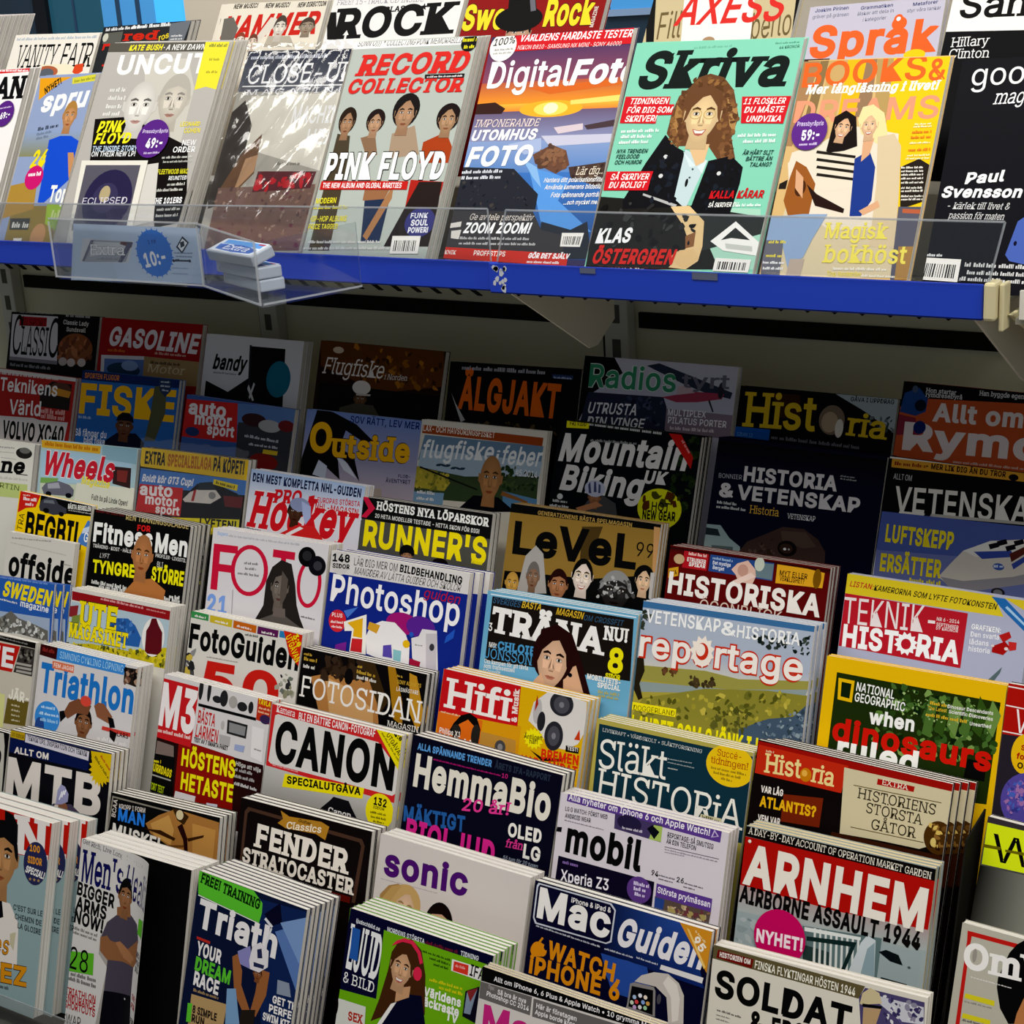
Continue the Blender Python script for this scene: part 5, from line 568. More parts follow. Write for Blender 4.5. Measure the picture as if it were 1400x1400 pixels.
[('P','dad6d4',[-2,-0.5,263,-1.8,266.9,25.6,233.5,27.1,-0.6,30]),('E','d0ccca',16.7,14.4,16.1,17),('T','148','B','17171a',2.9,15,29.5,-3.9,10.9),('T','SIDOR','B','17171a',4.1,23.3,29.5,-3.1,6.3),('T','LÄR DIG MER OM','','3a3a3a',39.8,15,72.5,-1.2,10.1),('T','BILDBEHANDLING','B','17171a',116.2,13.6,100,1.4,10.3),('T','MÄNGDER AV LÄTTA GUIDER OCH SKOLOR','i','3a3a3a',41.5,26.6,173.2,-0.4,9.5),('T','Photoshop','b','f6f4f6',6.7,68,211.7,0.6,36.8),('T','guiden','i','b8202a',158.8,40.5,56.8,1.3,12.8),('E','d02c34',23.1,92.9,14.8,15),('T','PLUS','b','f8e8e8',12.9,88.3,17.9,-2.5,5.3),('D','f8e0e0',12,97.1,22.6,-4.6,3.9),('D','f8e0e0',14.1,103,18.2,-2.9,3.4),('E','a02070',130.4,79.7,26.4,14.2),('E','5a2a90',160.2,79.8,23.1,14.1),('P','4a78d0',[31.9,77.9,55.6,69.3,39.5,86.6]),('P','f4f0e8',[34.1,92.4,70.7,76.9,77,129.8,49.2,130.8,49.6,102.3,37.4,104.3]),('P','e8b020',[40.4,92.7,65.4,82.6,67.8,109.2,52.2,109.3,52.3,99.4]),('P','c82c30',[51.1,111.9,68.6,110.3,70,128.5,50.5,129.3]),('P','7a2a90',[24.7,124.9,42.6,118.3,43.1,131.8,24.4,133.7]),('P','f0ecec',[78.3,128.3,73.5,105.9,80.4,90,97.4,81.3,118.5,80.4,138.4,92.9,146.6,108.5,148.9,134.6,129.6,135.5]),('P','d8a030',[76.6,85.7,95.3,87.7,90.9,99.4,75.1,95.8]),('P','5a4aa8',[103.7,113.1,116.8,109.8,120.9,127.3,104.9,127.6]),('P','88c0c8',[120.6,115.2,134.2,115.4,134.8,129.8,122.7,129.4]),('E','e8b820',140.7,105.1,5.8,5.2),('E','2a58c0',147.1,91.5,3.5,3.3),('P','e4dfe2',[147.8,96.2,159,92,163.4,81.7,186.6,80.4,195.5,131.3,177.3,136.9,153,121.8]),('P','c8c2c8',[170,86.7,187.1,83.9,192.8,133,177.2,135.7]),('E','3a3a40',181.7,102.7,4,4.7),('D','6a6a70',154.9,104.7,11.7,-3.6,2.3),('P','a8203c',[148.7,122.6,166.7,124.3,165.2,134.2,150,132]),('P','2a58c0',[201.8,85.1,214.5,73.6,213.4,85.6,200.3,94.8])],
{},{}),
((-1.10858,1.55479,0.87975),-0.00926,0.21699,0.26079,0.33408,0.0091,0.01,3,0,'6caacb',0,'blue framed dark magazine with a woman holding her chin','copy behind the blue framed dark magazine with a woman holding her chin','copies of the blue framed dark magazine with a woman holding her chin',
[('P','221e1c',[8,6.5,211.4,5.7,215.9,79.8,7.4,88.3]),('P','d8e8f0',[5.1,3.4,214.3,2.5,214.3,4,5,5]),('T','SVERIGES','bi','345878',9.2,14.8,40.9,0.3,7.8),('T','BÄSTA','bi','d8b030',52.5,14.7,28.3,-0.8,8.7),('T','MAGASIN','bi','d8b030',103.2,15.7,38.1,0.9,8.6),('T','OM CROSSFIT','bi','304c64',142.6,17.2,55,-1.1,7),('T','TRÄNA','sB','f4f2ee',10.3,51.1,166.5,1.5,32.7),('T','NU!','sB','f4f2ee',172.7,36.1,34.5,-1.3,16.9),('T','3','sb','e8e8e4',7.6,50.4,5.7,-3.3,10.4),('T','Möt','sb','e8e8e4',10.7,70.7,11.9,-1.2,6.4),('T','CHLOIE','sB','4c96c8',24.2,71.8,55.5,-1.2,10.8),('T','JÖNSSON','s','4c96c8',6.5,84.6,70.6,-0.8,12.7),('T','Om kampen för att tävla','sb','e0e0dc',6.9,91.6,65.8,-1.3,5.4),('T','som transsexuell','sb','e0e0dc',6.8,97.4,46.8,-1.5,5.4),('T','i CrossFit','sb','e0e0dc',6.9,103.9,25.8,-0.7,5.5),('P','2a1913',[84.8,36.7,107.5,27.6,129.7,36.7,146.8,67.7,164.2,105.2,118.3,108.6,105.1,108.6,89.6,72.4,83.5,57.4]),('P','d8a884',[122.8,82.9,139.8,73.4,154.3,104.6,126,107.3]),('F','e0b494','2a1913','woman',106.2,73.2,23.1,34.5,4),('P','d8a884',[82.7,101,92,90.3,99,102.8,94.3,108.2,80.6,105.9]),('E','17141c',133.1,86.2,3.1,2.6),('T','8','B','f0e41c',183.5,74,20.7,-0.3,30.8),('T','SIDOR','sB','f0e41c',182,81.6,20.7,-1,6.5),('T','MOBILITETS-','sB','f0f0ec',156.6,86.8,46.9,0.1,6.5),('T','SPECIAL','sB','f0f0ec',172.5,94.4,31.4,-0.9,6.5),('D','b8b060',174.4,101.2,29.1,-1.2,4.3),('D','b8b060',175,105.5,29.1,-1.2,3.9)],
{},{}),
((-0.88721,1.56144,0.89891),-0.01764,0.21724,0.28163,0.33408,0.0076,0.0085,4,0,'aab4c6',0,'landscape magazine with outlined white title over green moorland','copy behind the landscape magazine with outlined white title over green moorland','copies of the landscape magazine with outlined white title over green moorland',
[('P','3c6c9c',[-1.3,0.6,217.5,-0.3,217.5,6.8,-1.8,8.1]),('P','a89c40',[-2.4,84.8,62.4,67.3,133.7,80.4,217.5,52.7,225.4,141,-11.5,149.3]),('P',['aab4c6','aab4c6','d0ccc0','d0ccc0'],[-1,53.5,218.2,53.5,218.2,78.3,-1,78.3]),('P','9a9448',[-3.3,77.4,89.9,70.3,132.8,73.3,221,61.6,220.9,71.1,119,90.1,10,92.9]),('P','8e9c9c',[6.1,96,65.3,91.5,123.9,86.8,217.2,71.7,215.6,79,134.8,89.9,9,108.1]),('P','8a8434',[12.7,115,92.4,90.8,170.1,80.5,218,78.6,225.4,141,-5.6,150.8]),('N',['b0a43c','6a6a28','9a9034','545420','c0b048'],[17.9,111.6,210.4,77.5,214.2,109.9,9.8,138],120,7.1),('N',['2a3028','3a4034'],[-11.1,13.2,16.9,11.8,2.7,33.8,-7.2,45.3],40,5.6),('N',['2a302c','3c443c','1c2220'],[142.3,21.2,216.5,12.8,216.5,34,164.3,32.4],60,5.1),('N',['3a3020','4a3c28'],[72.2,80.5,104.2,77.9,105.4,87.4,73.4,90.2],24,6.4),('N',['5a3c24','6a4830'],[34.6,76.5,56.6,75.6,56.1,83.1,35.5,83.8],16,5.4),('P','2a241c',[-4.2,70,8,65.6,11.5,82.6,6.4,98.5,12.7,115,7.4,118.4,-3,102.5]),('P','44566a',[139.6,130.2,173.8,112.2,203.5,104.7,219.1,87.8,225.4,141,141.6,146.7]),('N',['6a7c8c','34424e','8a9aa4'],[158.9,117.2,217.5,95.2,221.6,129.9,156.1,136.9],50,5.1),('N',['4a4c22','5a5a28'],[108.5,113.7,152.7,108.6,150.4,133.1,105.9,136.1],30,6.8),('T','VETENSKAP','b','f4f4f4',5.9,25.1,97.2,-0.7,15.5),('T','&','sb','f4f4f4',104.3,25.5,18.9,1.3,15.8),('T','HISTORIA','b','f4f4f4',124.5,26.2,77.6,-1.3,14.6),('T','reportage','xb++','c83420',1.6,66.1,207.7,-0.6,23.4),('T','reportage','xb','f4ece4',1.6,66.1,207.7,-0.6,23.4),('S','f4e8dc',83.3,48.8,16.4,19.3,11),('E','c83420',83.3,48.8,8,10.1),('E','f4e8dc',81.2,47.2,5.8,7.2),('P','f0e020',[-0.1,121.6,58.5,120.7,58.2,130.2,-0.4,131]),('T','DOGGERLAND','','5a5410',2.2,130.8,54.6,-1.9,6.1),('T','LANDET SOM SJÖNK I HAV','B','f0e41c',1.8,160,189.9,-0.3,23.5)],
{},{}),
((-0.65117,1.5529,0.8743),-0.01075,0.19989,0.25607,0.33408,0.0061,0.007,2,0,'e8b818',0,'yellow bordered magazine with green ferns and fat red lettering','copy behind the yellow bordered magazine with green ferns and fat red lettering','copies of the yellow bordered magazine with green ferns and fat red lettering',
[('P','243018',[13.5,16.6,195.3,19,193.4,127.5,13.1,141.7]),('N',['3a5a28','5a8038','2c441e','7a9a50','1a2612','486a30'],[73.1,21.5,193.8,21,194.6,82.9,58.7,97.8],150,7.9),('P','4a6c30',[116,66.4,120.1,24.9,129.7,27.7,125.5,69.2]),('P','34501f',[129,59.5,134.1,27,143.4,28.7,139,66.7]),('P','6a8a44',[141.8,52.6,146.9,20.3,157.1,29.7,152.3,64.2]),('P','4a6c30',[156.1,59,160.7,22.4,170.6,30.7,165.4,61.7]),('P','34501f',[168.8,52.2,173.3,15.7,184,31.6,178.5,59.3]),('P','6a8a44',[181.3,45.5,186.8,17.8,197.4,32.6,191.5,56.9]),('N',['86a85c','5a7c3c','a0bc78'],[82.6,22.2,187.6,24.3,186.7,53.4,83.6,49.5],70,2.8),('P','0c100a',[168.1,83.6,188.2,84.2,188.4,104.1,166.1,104.1]),('P','e8b818',[16.2,22.4,35,22.8,34.6,47,17.9,46.2]),('P','1c2614',[20.3,26.2,31.8,26.6,31.4,43.2,20.9,42.4]),('T','NATIONAL','b','f4f4f0',37.7,33.2,43.7,2.6,9.9),('T','GEOGRAPHIC','b','f4f4f0',37.2,44.9,57.3,1.7,9.9),('T','when','B','f6f6f2',56,66.4,51.2,-0.2,16.2),('T','dinosaurs','B','cc2018',16.3,92.3,177,0.5,26.7),('T','ruled','B','f4f4f0',24.1,111.9,91.7,0.3,26.6),('D','d8b030',121.2,33.7,18.3,0.6,4),('T','Dinosaur Descendants','b','f0f0e8',140.5,34.4,48.6,-1.2,3.9),('T','The Latest','b','d8b030',119.7,39.7,20.5,-0.7,4),('T','Scientific Discoveries','b','f0f0e8',142.5,39.5,46.9,0.1,3.9),('D','d8b030',118.2,46.7,45.4,0.2,4),('T','Unearthed','b','f0f0e8',166,48.2,22.6,-1.4,3.9)],
{},{}),
((-0.45009,1.55443,0.87872),-0.00538,0.13238,0.25901,0.33408,0.0111,0.012,1,0,'2c2830',0,'dark magazine with red title band and purple globe at the edge','',None,
[('P','ac1e1a',[-0.5,-1.3,155.4,1.6,161,47.8,-1.8,53.6]),('P','f0e4e0',[0,2.7,155.9,5.5,156,6.7,0.2,4]),('P','f0e4e0',[0,22.6,158.4,26.2,158.6,27.5,0.2,23.9]),('P','f0e4e0',[-0.6,50,161.4,50.8,161.6,52.1,-0.4,51.3]),('T','VILL','','f4ecec',11.1,49.2,47.9,1.2,24),('E','e8b81c',25.5,70.1,13.9,20.9),('T','S','B','a81c18',21,66.5,4.1,0.4,5.5),('T','for','B','a81c18',17.4,76.3,11.4,1,6.4),('T','ON','B','2a1a10',19.4,85.8,12.1,0.1,6.4),('E','54489c',34.1,119,27.5,30.4),('N',['7a58b0','3a3a8a','a070a8','4a60b8'],[12.7,103.8,31.3,96.6,35.9,133.5,13.5,136.7],60,4.8)],
{},{}),
((-2.04562,1.48561,0.78717),-0.04858,0.1911,0.27636,0.33408,0.00377,0.00467,3,0.012,'2c5aac',0,'blue magazine with bold yellow title over snowy peaks','copy behind the blue magazine with bold yellow title over snowy peaks','copies of the blue magazine with bold yellow title over snowy peaks',
[('D','7a9ad8',68.5,1.6,110.9,0.3,5.5),('P','a0b0c8',[-11.2,52.2,185.8,51.7,189.1,94.8,-5.6,100.4]),('P','6a6860',[-9.2,69.2,75.6,63,99.1,49.2,116.7,58.5,137.6,61.9,158.3,65.2,183.9,70.6,186.4,92.3,-5.6,100.4]),('N',['e0e0dc','4a4a48','8a8880','c8c8c4'],[75.3,60.2,178.6,65.7,181,87.5,78.2,85.2],60,7.5),('P','d8d4c8',[-6.9,89,119.4,82,185.8,86.9,186.7,95.1,-4.9,106]),('T','SWEDEN','Bi','f4dc1c',75.8,28.5,107.4,3.1,24.2),('T','magazine','b','f4f4f4',118.7,40.2,63.1,3.4,9.9),('D','e8e8e8',72.4,35.1,40,4.2,3.3)],
{},{}),
((-1.81675,1.48902,0.79701),-0.00708,0.20301,0.2846,0.33408,0.0091,0.01,3,0,'dad6ce',0,'white framed magazine with yellow meadow, blue hill and a red jacket','copy behind the white framed magazine with yellow meadow, blue hill and a red jacket','copies of the white framed magazine with yellow meadow, blue hill and a red jacket',
[('P','b0c4d0',[1.6,20.6,202,17.1,208.8,86.7,-1.4,87.9]),('P','921e22',[0.4,5.4,202.5,5.8,202.6,18.9,1.7,18.4]),('D','e8a8a8',61.4,9.8,88.4,0.7,4.2),('D','d89090',155.3,10.9,38.3,0.6,2.6),('P','2c5ea6',[85.3,41.3,98.8,31.3,120.9,28.5,137,36.2,151.3,52.5,148.9,66.2,123.2,67.6,88.1,59.7]),('N',['4a7cc0','2a4c8a'],[84.4,36.1,128.5,29.5,143.4,53.8,102.8,57.4],24,7.4),('P','c8b820',[-1.9,84.7,52.3,76.1,128,74.8,209.3,56.5,207.6,88.2,-2.2,90.3]),('N',['e0d028','8a8424','b0a428','4a5020','d8c83a'],[0.4,81.6,127.6,72.2,206.6,62.2,204.8,86.1,3.4,88],120,6.2),('P','8a2c30',[-3.8,28.8,17.1,24.4,16.2,43.6,-1.6,43.5]),('P','7a8a40',[6.2,42.4,23,37.1,22.9,61.7,5.2,61.7]),('E','ece8e4',174.7,47.6,22.1,27.8),('P','5e1c22',[165.1,31.9,167.9,21.5,176.8,20.1,182.9,29.2,191.5,38.4,193.9,64.2,187,71.1,166.5,72.6,161.2,69.5,159.8,40.6]),('T','UTE','sB+','2a2a14',19.9,55.3,79.4,-1,38.4),('T','UTE','sB','f0dc1c',19.9,55.3,79.4,-1,38.4),('T','MAGASINET','sB+','2a2a14',1.9,73.7,123.4,-0.8,22.2),('T','MAGASINET','sB','f0dc1c',1.9,73.7,123.4,-0.8,22.2)],
{},{}),
((-1.57402,1.48979,0.79921),-0.0041,0.20382,0.28739,0.33408,0.00777,0.00867,3,0,'dad6ce',0,'white magazine with coloured index tabs and a red corner ribbon','copy behind the white magazine with coloured index tabs and a red corner ribbon','copies of the white magazine with coloured index tabs and a red corner ribbon',
[('P','3a8c4c',[-0.1,-0.5,33,0.7,33.3,9.7,0.4,9.5]),('P','ccb42e',[35.7,0.8,77.6,1.1,77.5,11.8,36.2,10.5]),('P','c4621e',[79.7,1.3,122.1,2.3,122.4,12.8,79.9,11.7]),('P','5a2252',[124.1,2.5,161.7,2.7,161.5,12.7,124.4,13]),('P','2a7cb4',[163.6,2.4,176.5,2.3,176.6,11.3,163.9,11.3]),('D','f0ece8',7.1,7.2,21,1.1,3.5),('D','f0ece8',45.6,8.5,24.1,1.5,3.5),('D','f0ece8',86.7,9.3,27,1.8,3.5),('D','f0ece8',132,10.8,23,-0.3,3.4),('T','FotoGuiden','B','15130f',1.6,52.1,200.7,-0.2,35.1),('D','8a8680',37.8,59.9,57.9,-2,2),('D','15130f',103.2,18.6,23.3,-1,3.4),('T','50','B','c82620',35,122.1,139.9,-1.7,58),('N',['4a4a4c','8a8a8c','2a2a2c','c8b048'],[-8.1,58.4,13,57.5,18,90.3,-6.9,89.4],20,11.7),('N',['6a7068','a8a898','2c2c2e','8a8a70'],[171.9,58.8,200.6,56.3,199,88.8,169.2,84.2],24,9.5),('P','cc2c1a',[170.6,1.3,206.1,2.4,203.8,23.7,202.8,44.8,184,30.7]),('T','3:e','B','f0d820',186.9,6.6,17.8,49.2,9.7),('T','UTGÅVAN','b','f0d820',175.1,9.8,38,55.2,10.7)],
{},{}),
((-1.36743,1.48406,0.78271),0.00167,0.20586,0.26935,0.33408,0.00843,0.00933,3,0,'1a1614',0,'black and tan photo magazine with thin slab serif title','copy behind the black and tan photo magazine with thin slab serif title','copies of the black and tan photo magazine with thin slab serif title',
[('P','b47c44',[19.5,36,49.4,25.8,86.9,28.9,124.5,17.3,139.5,76.7,38.4,76.8]),('P','d0a068',[44,31.7,82.4,39.4,127.9,59.8,130.7,78.4,57.3,78.1]),('N',['1a1412','2c221c','3a2c22'],[33.2,1.8,107,1.2,110.2,22.3,37.9,32.8],60,12.2),('E','1a1412',82.6,24.8,7.2,10.8),('P','3a2c1c',[100.8,-0.1,122.1,1,149.7,46.1,140.3,62.2]),('P','a87820',[142.4,-2.5,154.3,-2.2,172.7,41.8,177.2,71.7,161.5,65.3]),('P','c08c28',[178.5,3,190.5,5.5,209.3,53.8,200.8,74.2,186.1,53.5]),('D','c8a038',3.3,9.3,13.7,0.5,3.8),('D','c8a038',4.4,16.5,23.1,-0.8,5.3),('D','e0dcd4',4.7,26.3,19.6,-1.4,5.3),('D','c8a038',94.8,10.6,7.6,-0.9,3.3),('D','c8a038',94.4,17.9,30.3,1.2,5.1),('D','e0dcd4',95.5,24.9,31.8,0.5,5.1),('T','SONY ALPHA 7S','b','c8a038',161.1,19.8,37.7,-1.8,5.1),('D','c8a038',159.8,11,8.3,2.9,3.2),('T','LÄSMÄSTARE','b','e0dcd4',161.4,29.2,34.8,-2,5.1),('T','FOTOSIDAN','s','f4f0ea',3.6,64.8,200.8,-0.4,28.1),('T','MAGASIN','s','f4f0ea',153.1,76.4,50.2,-1,7.4)],
{},{}),
((-1.13706,1.4878,0.79349),0.01341,0.21115,0.27795,0.33408,0.00943,0.01033,3,0,'dcac18',0,'yellow magazine with a red title box and a white loudspeaker','copy behind the yellow magazine with a red title box and a white loudspeaker','copies of the yellow magazine with a red title box and a white loudspeaker',
[('P','dc6c20',[-0.6,54.8,67.6,52.4,69.9,93.3,2.1,89.3]),('P','d8981c',[67.6,52.4,123.6,47.7,125,90.4,67.9,89.1]),('P','c41e22',[0.3,-1.5,115.8,-1.6,118.5,49.2,0.2,54.6]),('D','f0c8a0',3.7,55,58.7,-0.4,2.7),('T','Hifi','sb','f6f0ec',6.8,47.4,100,-0.7,37.5),('T','& Musik','sB','f0e0dc',116.8,45,40.8,-93,8.3),('P','1a1816',[19.9,76.2,25.1,64.7,34.4,52.8,47.4,47.3,59.2,51.8,66.1,64.2,65.5,82.7,58.5,81.9,58.3,63.5,46,55.7,33.4,64.1,27.8,81.5]),('E','2a2826',59.7,72.5,6.4,13.4),('E','2a2826',30.7,73.9,7.1,9),('P','bc8c3c',[67,66.3,118.6,66.4,121.4,87.8,67.2,88.1]),('E','4a4a4c',97.7,79.3,7.9,8.4),('E','8a8a90',97.7,79.3,3.7,4),('T','Philips X1','b','f4f0ec',5.5,80.4,32.1,-0.8,6.8),('T','Veritable','B','f8f4f0',6.5,93.5,56.5,-1,12.6),('P','dcd8d4',[157.8,-3,209.8,1.1,212.7,35.8,205.2,52.9,188.8,63.1,165.6,63.6,150.3,48.9,132.9,39,137.1,15.6]),('E','b8b4b4',143.9,25.5,6.1,15.2),('E','2c2c32',175.9,10.1,16.5,14.7),('E','4a4a52',176.1,11.2,11,10.4),('E','7a7a82',176.1,11.2,3.5,3.5),('E','2c2c32',170.8,50.2,13.1,17.7),('E','4a4a52',170.8,50.2,8.5,12.1),('E','7a7a82',170.8,50.2,3,3.9),('E','2a2a2e',150.9,36.4,5.6,12),('P','c83c1c',[205,35.2,207.5,48,199.4,48.6]),('P','a82c1c',[139.7,15.1,140.9,5.9,143.8,16.5,140.1,26.3]),('S','f0e41c',143.5,59.3,14.8,13.5,14),('T','Äntligen','b','2a2408',130.1,61.7,25.6,-7,5.7),('T','här!','b','2a2408',138.7,66.2,11.5,-7.6,5.7),('P','1a1816',[189.3,57.6,207.8,56.8,207.9,63.8,189.7,65.1]),('T','TEST!','b','e8e4e0',191.9,62.8,14.7,-3.7,4.7),('P','1a1816',[140.9,73.4,158.3,83.1,183.6,78.7,195.2,70.6,183.1,75.4,157.6,78.8]),('T','BREMEN','B','d8301c',157.3,80.6,52.4,-3.1,12.1),('T','HAR LANDAT','B','d8301c',130.1,92,79.6,-1.7,10.4)],
{},{}),
((-0.91041,1.48121,0.77451),0.002,0.20139,0.26107,0.33408,0.0071,0.008,4,0,'b4a850',0,'dark teal magazine with elegant cream serif letters and yellow disc','copy behind the dark teal magazine with elegant cream serif letters and yellow disc','copies of the dark teal magazine with elegant cream serif letters and yellow disc',
[('P','1c3542',[3.2,5.8,209.4,4.5,212.8,102.3,6.4,111]),('T','LIVSKRAFT • VÄRDSKOLT • SLÄKTFORSKNING','s','c8ccc8',8.4,14,130.7,-0.2,4.2),('T','Släkt','s','f0eee4',8.9,56.7,89.4,-2.5,34.2),('T','HISTORiA','s','f0eee4',10.2,89.7,189.7,-0.3,32.5),('D','a8b0b0',97.4,29,32.1,-2.5,1.5),('D','a8b0b0',97.9,32.8,34.3,-0.6,1.5),('P','f0eee4',[80.1,30,95.6,28.7,95.8,29.9,80.2,31.1]),('D','e0e0d8',99.3,39.3,12.5,-1.3,1.5),('E','ecc41e',175.7,20.4,29.8,23.7),('T','Succé-','s','a83018',158.1,12,29.8,-0.8,7.8),('T','tidningen!','s','a83018',151.5,21.6,46.4,-0.9,7.8),('D','8a7020',152.8,28.1,43.5,-0.8,3.3),('D','8a7020',156.6,33,34.2,-1,3.3),('D','8a7020',166.7,37.6,13.6,1.4,3.3),('P','d8d0a8',[147.7,81.5,172.8,81.2,177,88.8,146.5,88.1]),('D','6a6a4a',149.4,86.5,22.2,1.8,4.8)],
{},{}),
((-0.70493,1.48622,0.78895),0.01451,0.22121,0.27366,0.33408,0.00685,0.00775,4,0.006,'1c120f',0,'dark magazine with a red band and a torn parchment panel','copy behind the dark magazine with a red band and a torn parchment panel','copies of the dark magazine with a red band and a torn parchment panel',
[('P','9c1c16',[0.3,1.5,224.4,-0.1,224.8,9.8,104.2,11.4,102,37.1,1.2,37.5]),('P','c22e1c',[0.9,5.4,107,6.2,103.2,36.8,1.2,37.5]),('D','e8c8a0',10.8,11.7,10,-1.7,2.7),('T','Hist','sb','f0d890',11.7,34.4,43.4,-3.6,21.6),('T','ria','sb','f0d890',66.9,32.5,27.2,-0.4,20.1),('E','c87c18',60.4,26.5,6.7,7.6),('E','e8b048',58.9,25,3.3,3.6),('P','74290f',[38.4,53,84.2,47,84.2,79.4,39.2,83.3]),('T','VAR LÅG','B','f0e8e0',11.3,56.9,26.5,-2.1,7.7),('T','ATLANTIS?','B','ecb41e',12,72.9,66.5,-2.7,12.2),('T','VEM VAR','B','f0e8e0',12.4,89.3,26.8,-2.8,7.7),('P','3a2010',[98.9,80.4,223.5,76.5,228.5,110.7,94.3,113.9]),('P','d4c8a4',[102.6,8.7,223.4,7.9,225.9,70.4,208.8,68,195.8,75,150.6,76.9,108,80.1]),('P','ac1e1a',[141,12.4,181.9,11.7,181.4,17.6,141,18.8]),('T','EXTRA','s','f0e4d0',146.8,17.4,28.6,-0.5,5.9),('P','5a5030',[115.7,24.8,212,21.6,212.2,22.5,115.8,25.7]),('P','5a5030',[118.9,69.8,199.6,66.9,199.7,67.8,119,70.7]),('T','HISTORIENS','s','2a2416',121.7,37.8,85.5,-1.1,11.3),('T','STÖRSTA','s','2a2416',133.3,51,62.4,-0.9,11.3),('T','GÅTOR','s','2a2416',141.6,67.2,49.1,-2.5,11.3),('E','4a3018',214.2,58.9,15.6,17.6),('N',['2a1c10','6a4a24','8a6430','d8b860'],[201.1,46.5,225.2,42.9,227.1,71.2,203.1,75],30,5.2),('E','d8c070',209.4,64.5,3,4.7)],
{},{}),
((-0.44371,1.47698,0.76231),0.03679,0.12342,0.2428,0.33408,0.0111,0.012,1,0,'4a4a48',0,'dark grey magazine with a black letter on an acid yellow square','',None,
[('P','3a3438',[-5.4,-1.6,128.3,-6.6,129.8,2.4,-3.8,7.9]),('P','dcec20',[0.5,6.4,129.8,2.4,133.5,42.6,1.7,49.7]),('T','WE','','17170f',10.1,43.7,74.2,-3.5,28),('P','6a6414',[0.6,29,17.4,27.7,18,30.9,0.4,32.4]),('P','6a6414',[22.5,28.8,41.3,26.9,41.9,30,22.9,31.2]),('P',['0a0a08','8a8a80','a8a89c','0c0c0a'],[0.3,51.4,66,48.1,76.4,172.6,-8.5,116])],
{},{}),
((-2.04567,1.41881,0.73195),-0.00087,0.21474,0.28362,0.33408,0.0111,0.012,1,0,'cac2b2',0,'beige magazine with white letter in red box and an olive patch','',None,
[('P','1c1a18',[-39.4,4.9,215.3,0,215.5,8.7,-38.4,11.2]),('D','8a8884',134.6,5.4,63.1,0.3,2.9),('P','bc221c',[-37.3,17.6,182.4,10.8,170.1,51.3,-30.6,57.2]),('T','FREE','B','f0ecec',51.8,49.8,119.8,-1.9,30.3),('P','3a3633',[183.7,9.9,216.9,9.4,214.4,50.1,173.7,50.4]),('N',['5a5650','1c1a18','7a766e'],[182.3,12.7,211.6,12.8,208.6,28.2,181.9,32.7],24,6.4),('P','a8a49c',[178.1,34.6,211.3,33.3,210.4,36.8,177.2,37.9]),('P','a8a49c',[179,40.1,212.2,38.7,211.3,42.2,178.1,43.4]),('P','a8a49c',[179.9,45.6,213.1,44.2,212.2,47.7,179,48.9]),('P','d8d890',[92.7,86.2,161,86.6,164.4,141.3,101.8,140.7]),('P','6a5c28',[167.3,90.4,213.8,87.5,211.6,124.6,164.2,128.7]),('T','JÄR-','B','f0ecdc',169.2,90.7,44.1,0.5,15.2),('D','d8d0b0',177.2,99.9,18.4,-0.9,3.2),('D','d8d0b0',178.4,107.2,18.4,-1.8,3.2),('D','d8d0b0',179.6,114.5,18.3,-2.6,3.2),('D','d8d0b0',180.8,121.8,18.3,-3.5,3.2)],
{},{}),
((-1.81997,1.41911,0.73281),-0.00051,0.20046,0.28593,0.33408,0.0071,0.008,4,0,'d6d2d2',0,'pale grey magazine with blue condensed title and a swimmer','copy behind the pale grey magazine with blue condensed title and a swimmer','copies of the pale grey magazine with blue condensed title and a swimmer',
[('P','3a1212',[-1.6,-0.3,36,0,35.8,17.7,-0.5,16.3]),('D','8a2c28',4.8,10,26.6,-0.3,6.3),('P','3a88d4',[36,0,175.8,-0.4,174,16,35.8,17.7]),('T','SIMNING CYKLING LÖPNING','','a8d4f0',41.8,14,130.3,-0.6,9.8),('T','Triathlon','B','2474c6',7,69.7,192,-0.6,44.2),('P','dc7450',[28.4,20.3,73.9,19.7,74.5,30.8,29.4,31.2]),('T','FEM JAGAR','b','f8e4dc',32.1,28.8,40.9,-0.6,6.2),('P','2a2420',[174.4,4.5,209.5,2.8,207.2,29,175.3,26.2]),('N',['6a4a3c','1a1614','a88870'],[175.9,7.4,206.2,4.7,204.2,25.7,177,25.4],24,8.5),('E','3a8cda',30.3,104,26.6,24),('E','2a4a90',15.8,118.9,9.9,13.1),('D','c8e4f8',15.4,91.9,29.2,-2.8,4.7),('D','c8e4f8',13,101.8,40.7,-3.3,4.7),('D','a8d4f4',16.4,110.7,36.9,-2.6,5.7),('P','d6d2d2',[54.1,90.1,63.1,85.7,83.3,68.6,116.8,65.1,94.9,116.9,61,120.9]),('F','8a5c3e','1c1410','short',105.1,97.7,16.5,22.5,0),('P','7a4c34',[62,91.3,72.6,73.3,90.3,64.7,117.6,70.2,112.4,84.4,89.9,86,72.6,97.3]),('P','8a583e',[123.1,69.2,131.4,62.9,142.6,63,161.5,77.7,157.8,88.9,131,83.5]),('P','17141a',[54.1,90.1,63.3,87,68.5,95.4,58.5,105.3]),('P','17141a',[152.6,79.4,163.7,79.9,169.3,91.9,158.6,94]),('E','d84a3c',105.6,65.8,11,7.7),('P','c83c34',[143.8,94.2,202.3,93.3,200.3,98.9,143.2,99.6]),('T','LARS','b','3a1a18',174.7,102.6,21.8,-1,6.6),('D','f0ecec',136.1,115.4,58.7,-1.2,6.6),('P','1c1816',[159,96.5,174.1,98.8,170.7,112.5,160.6,106.7])],
{},{}),
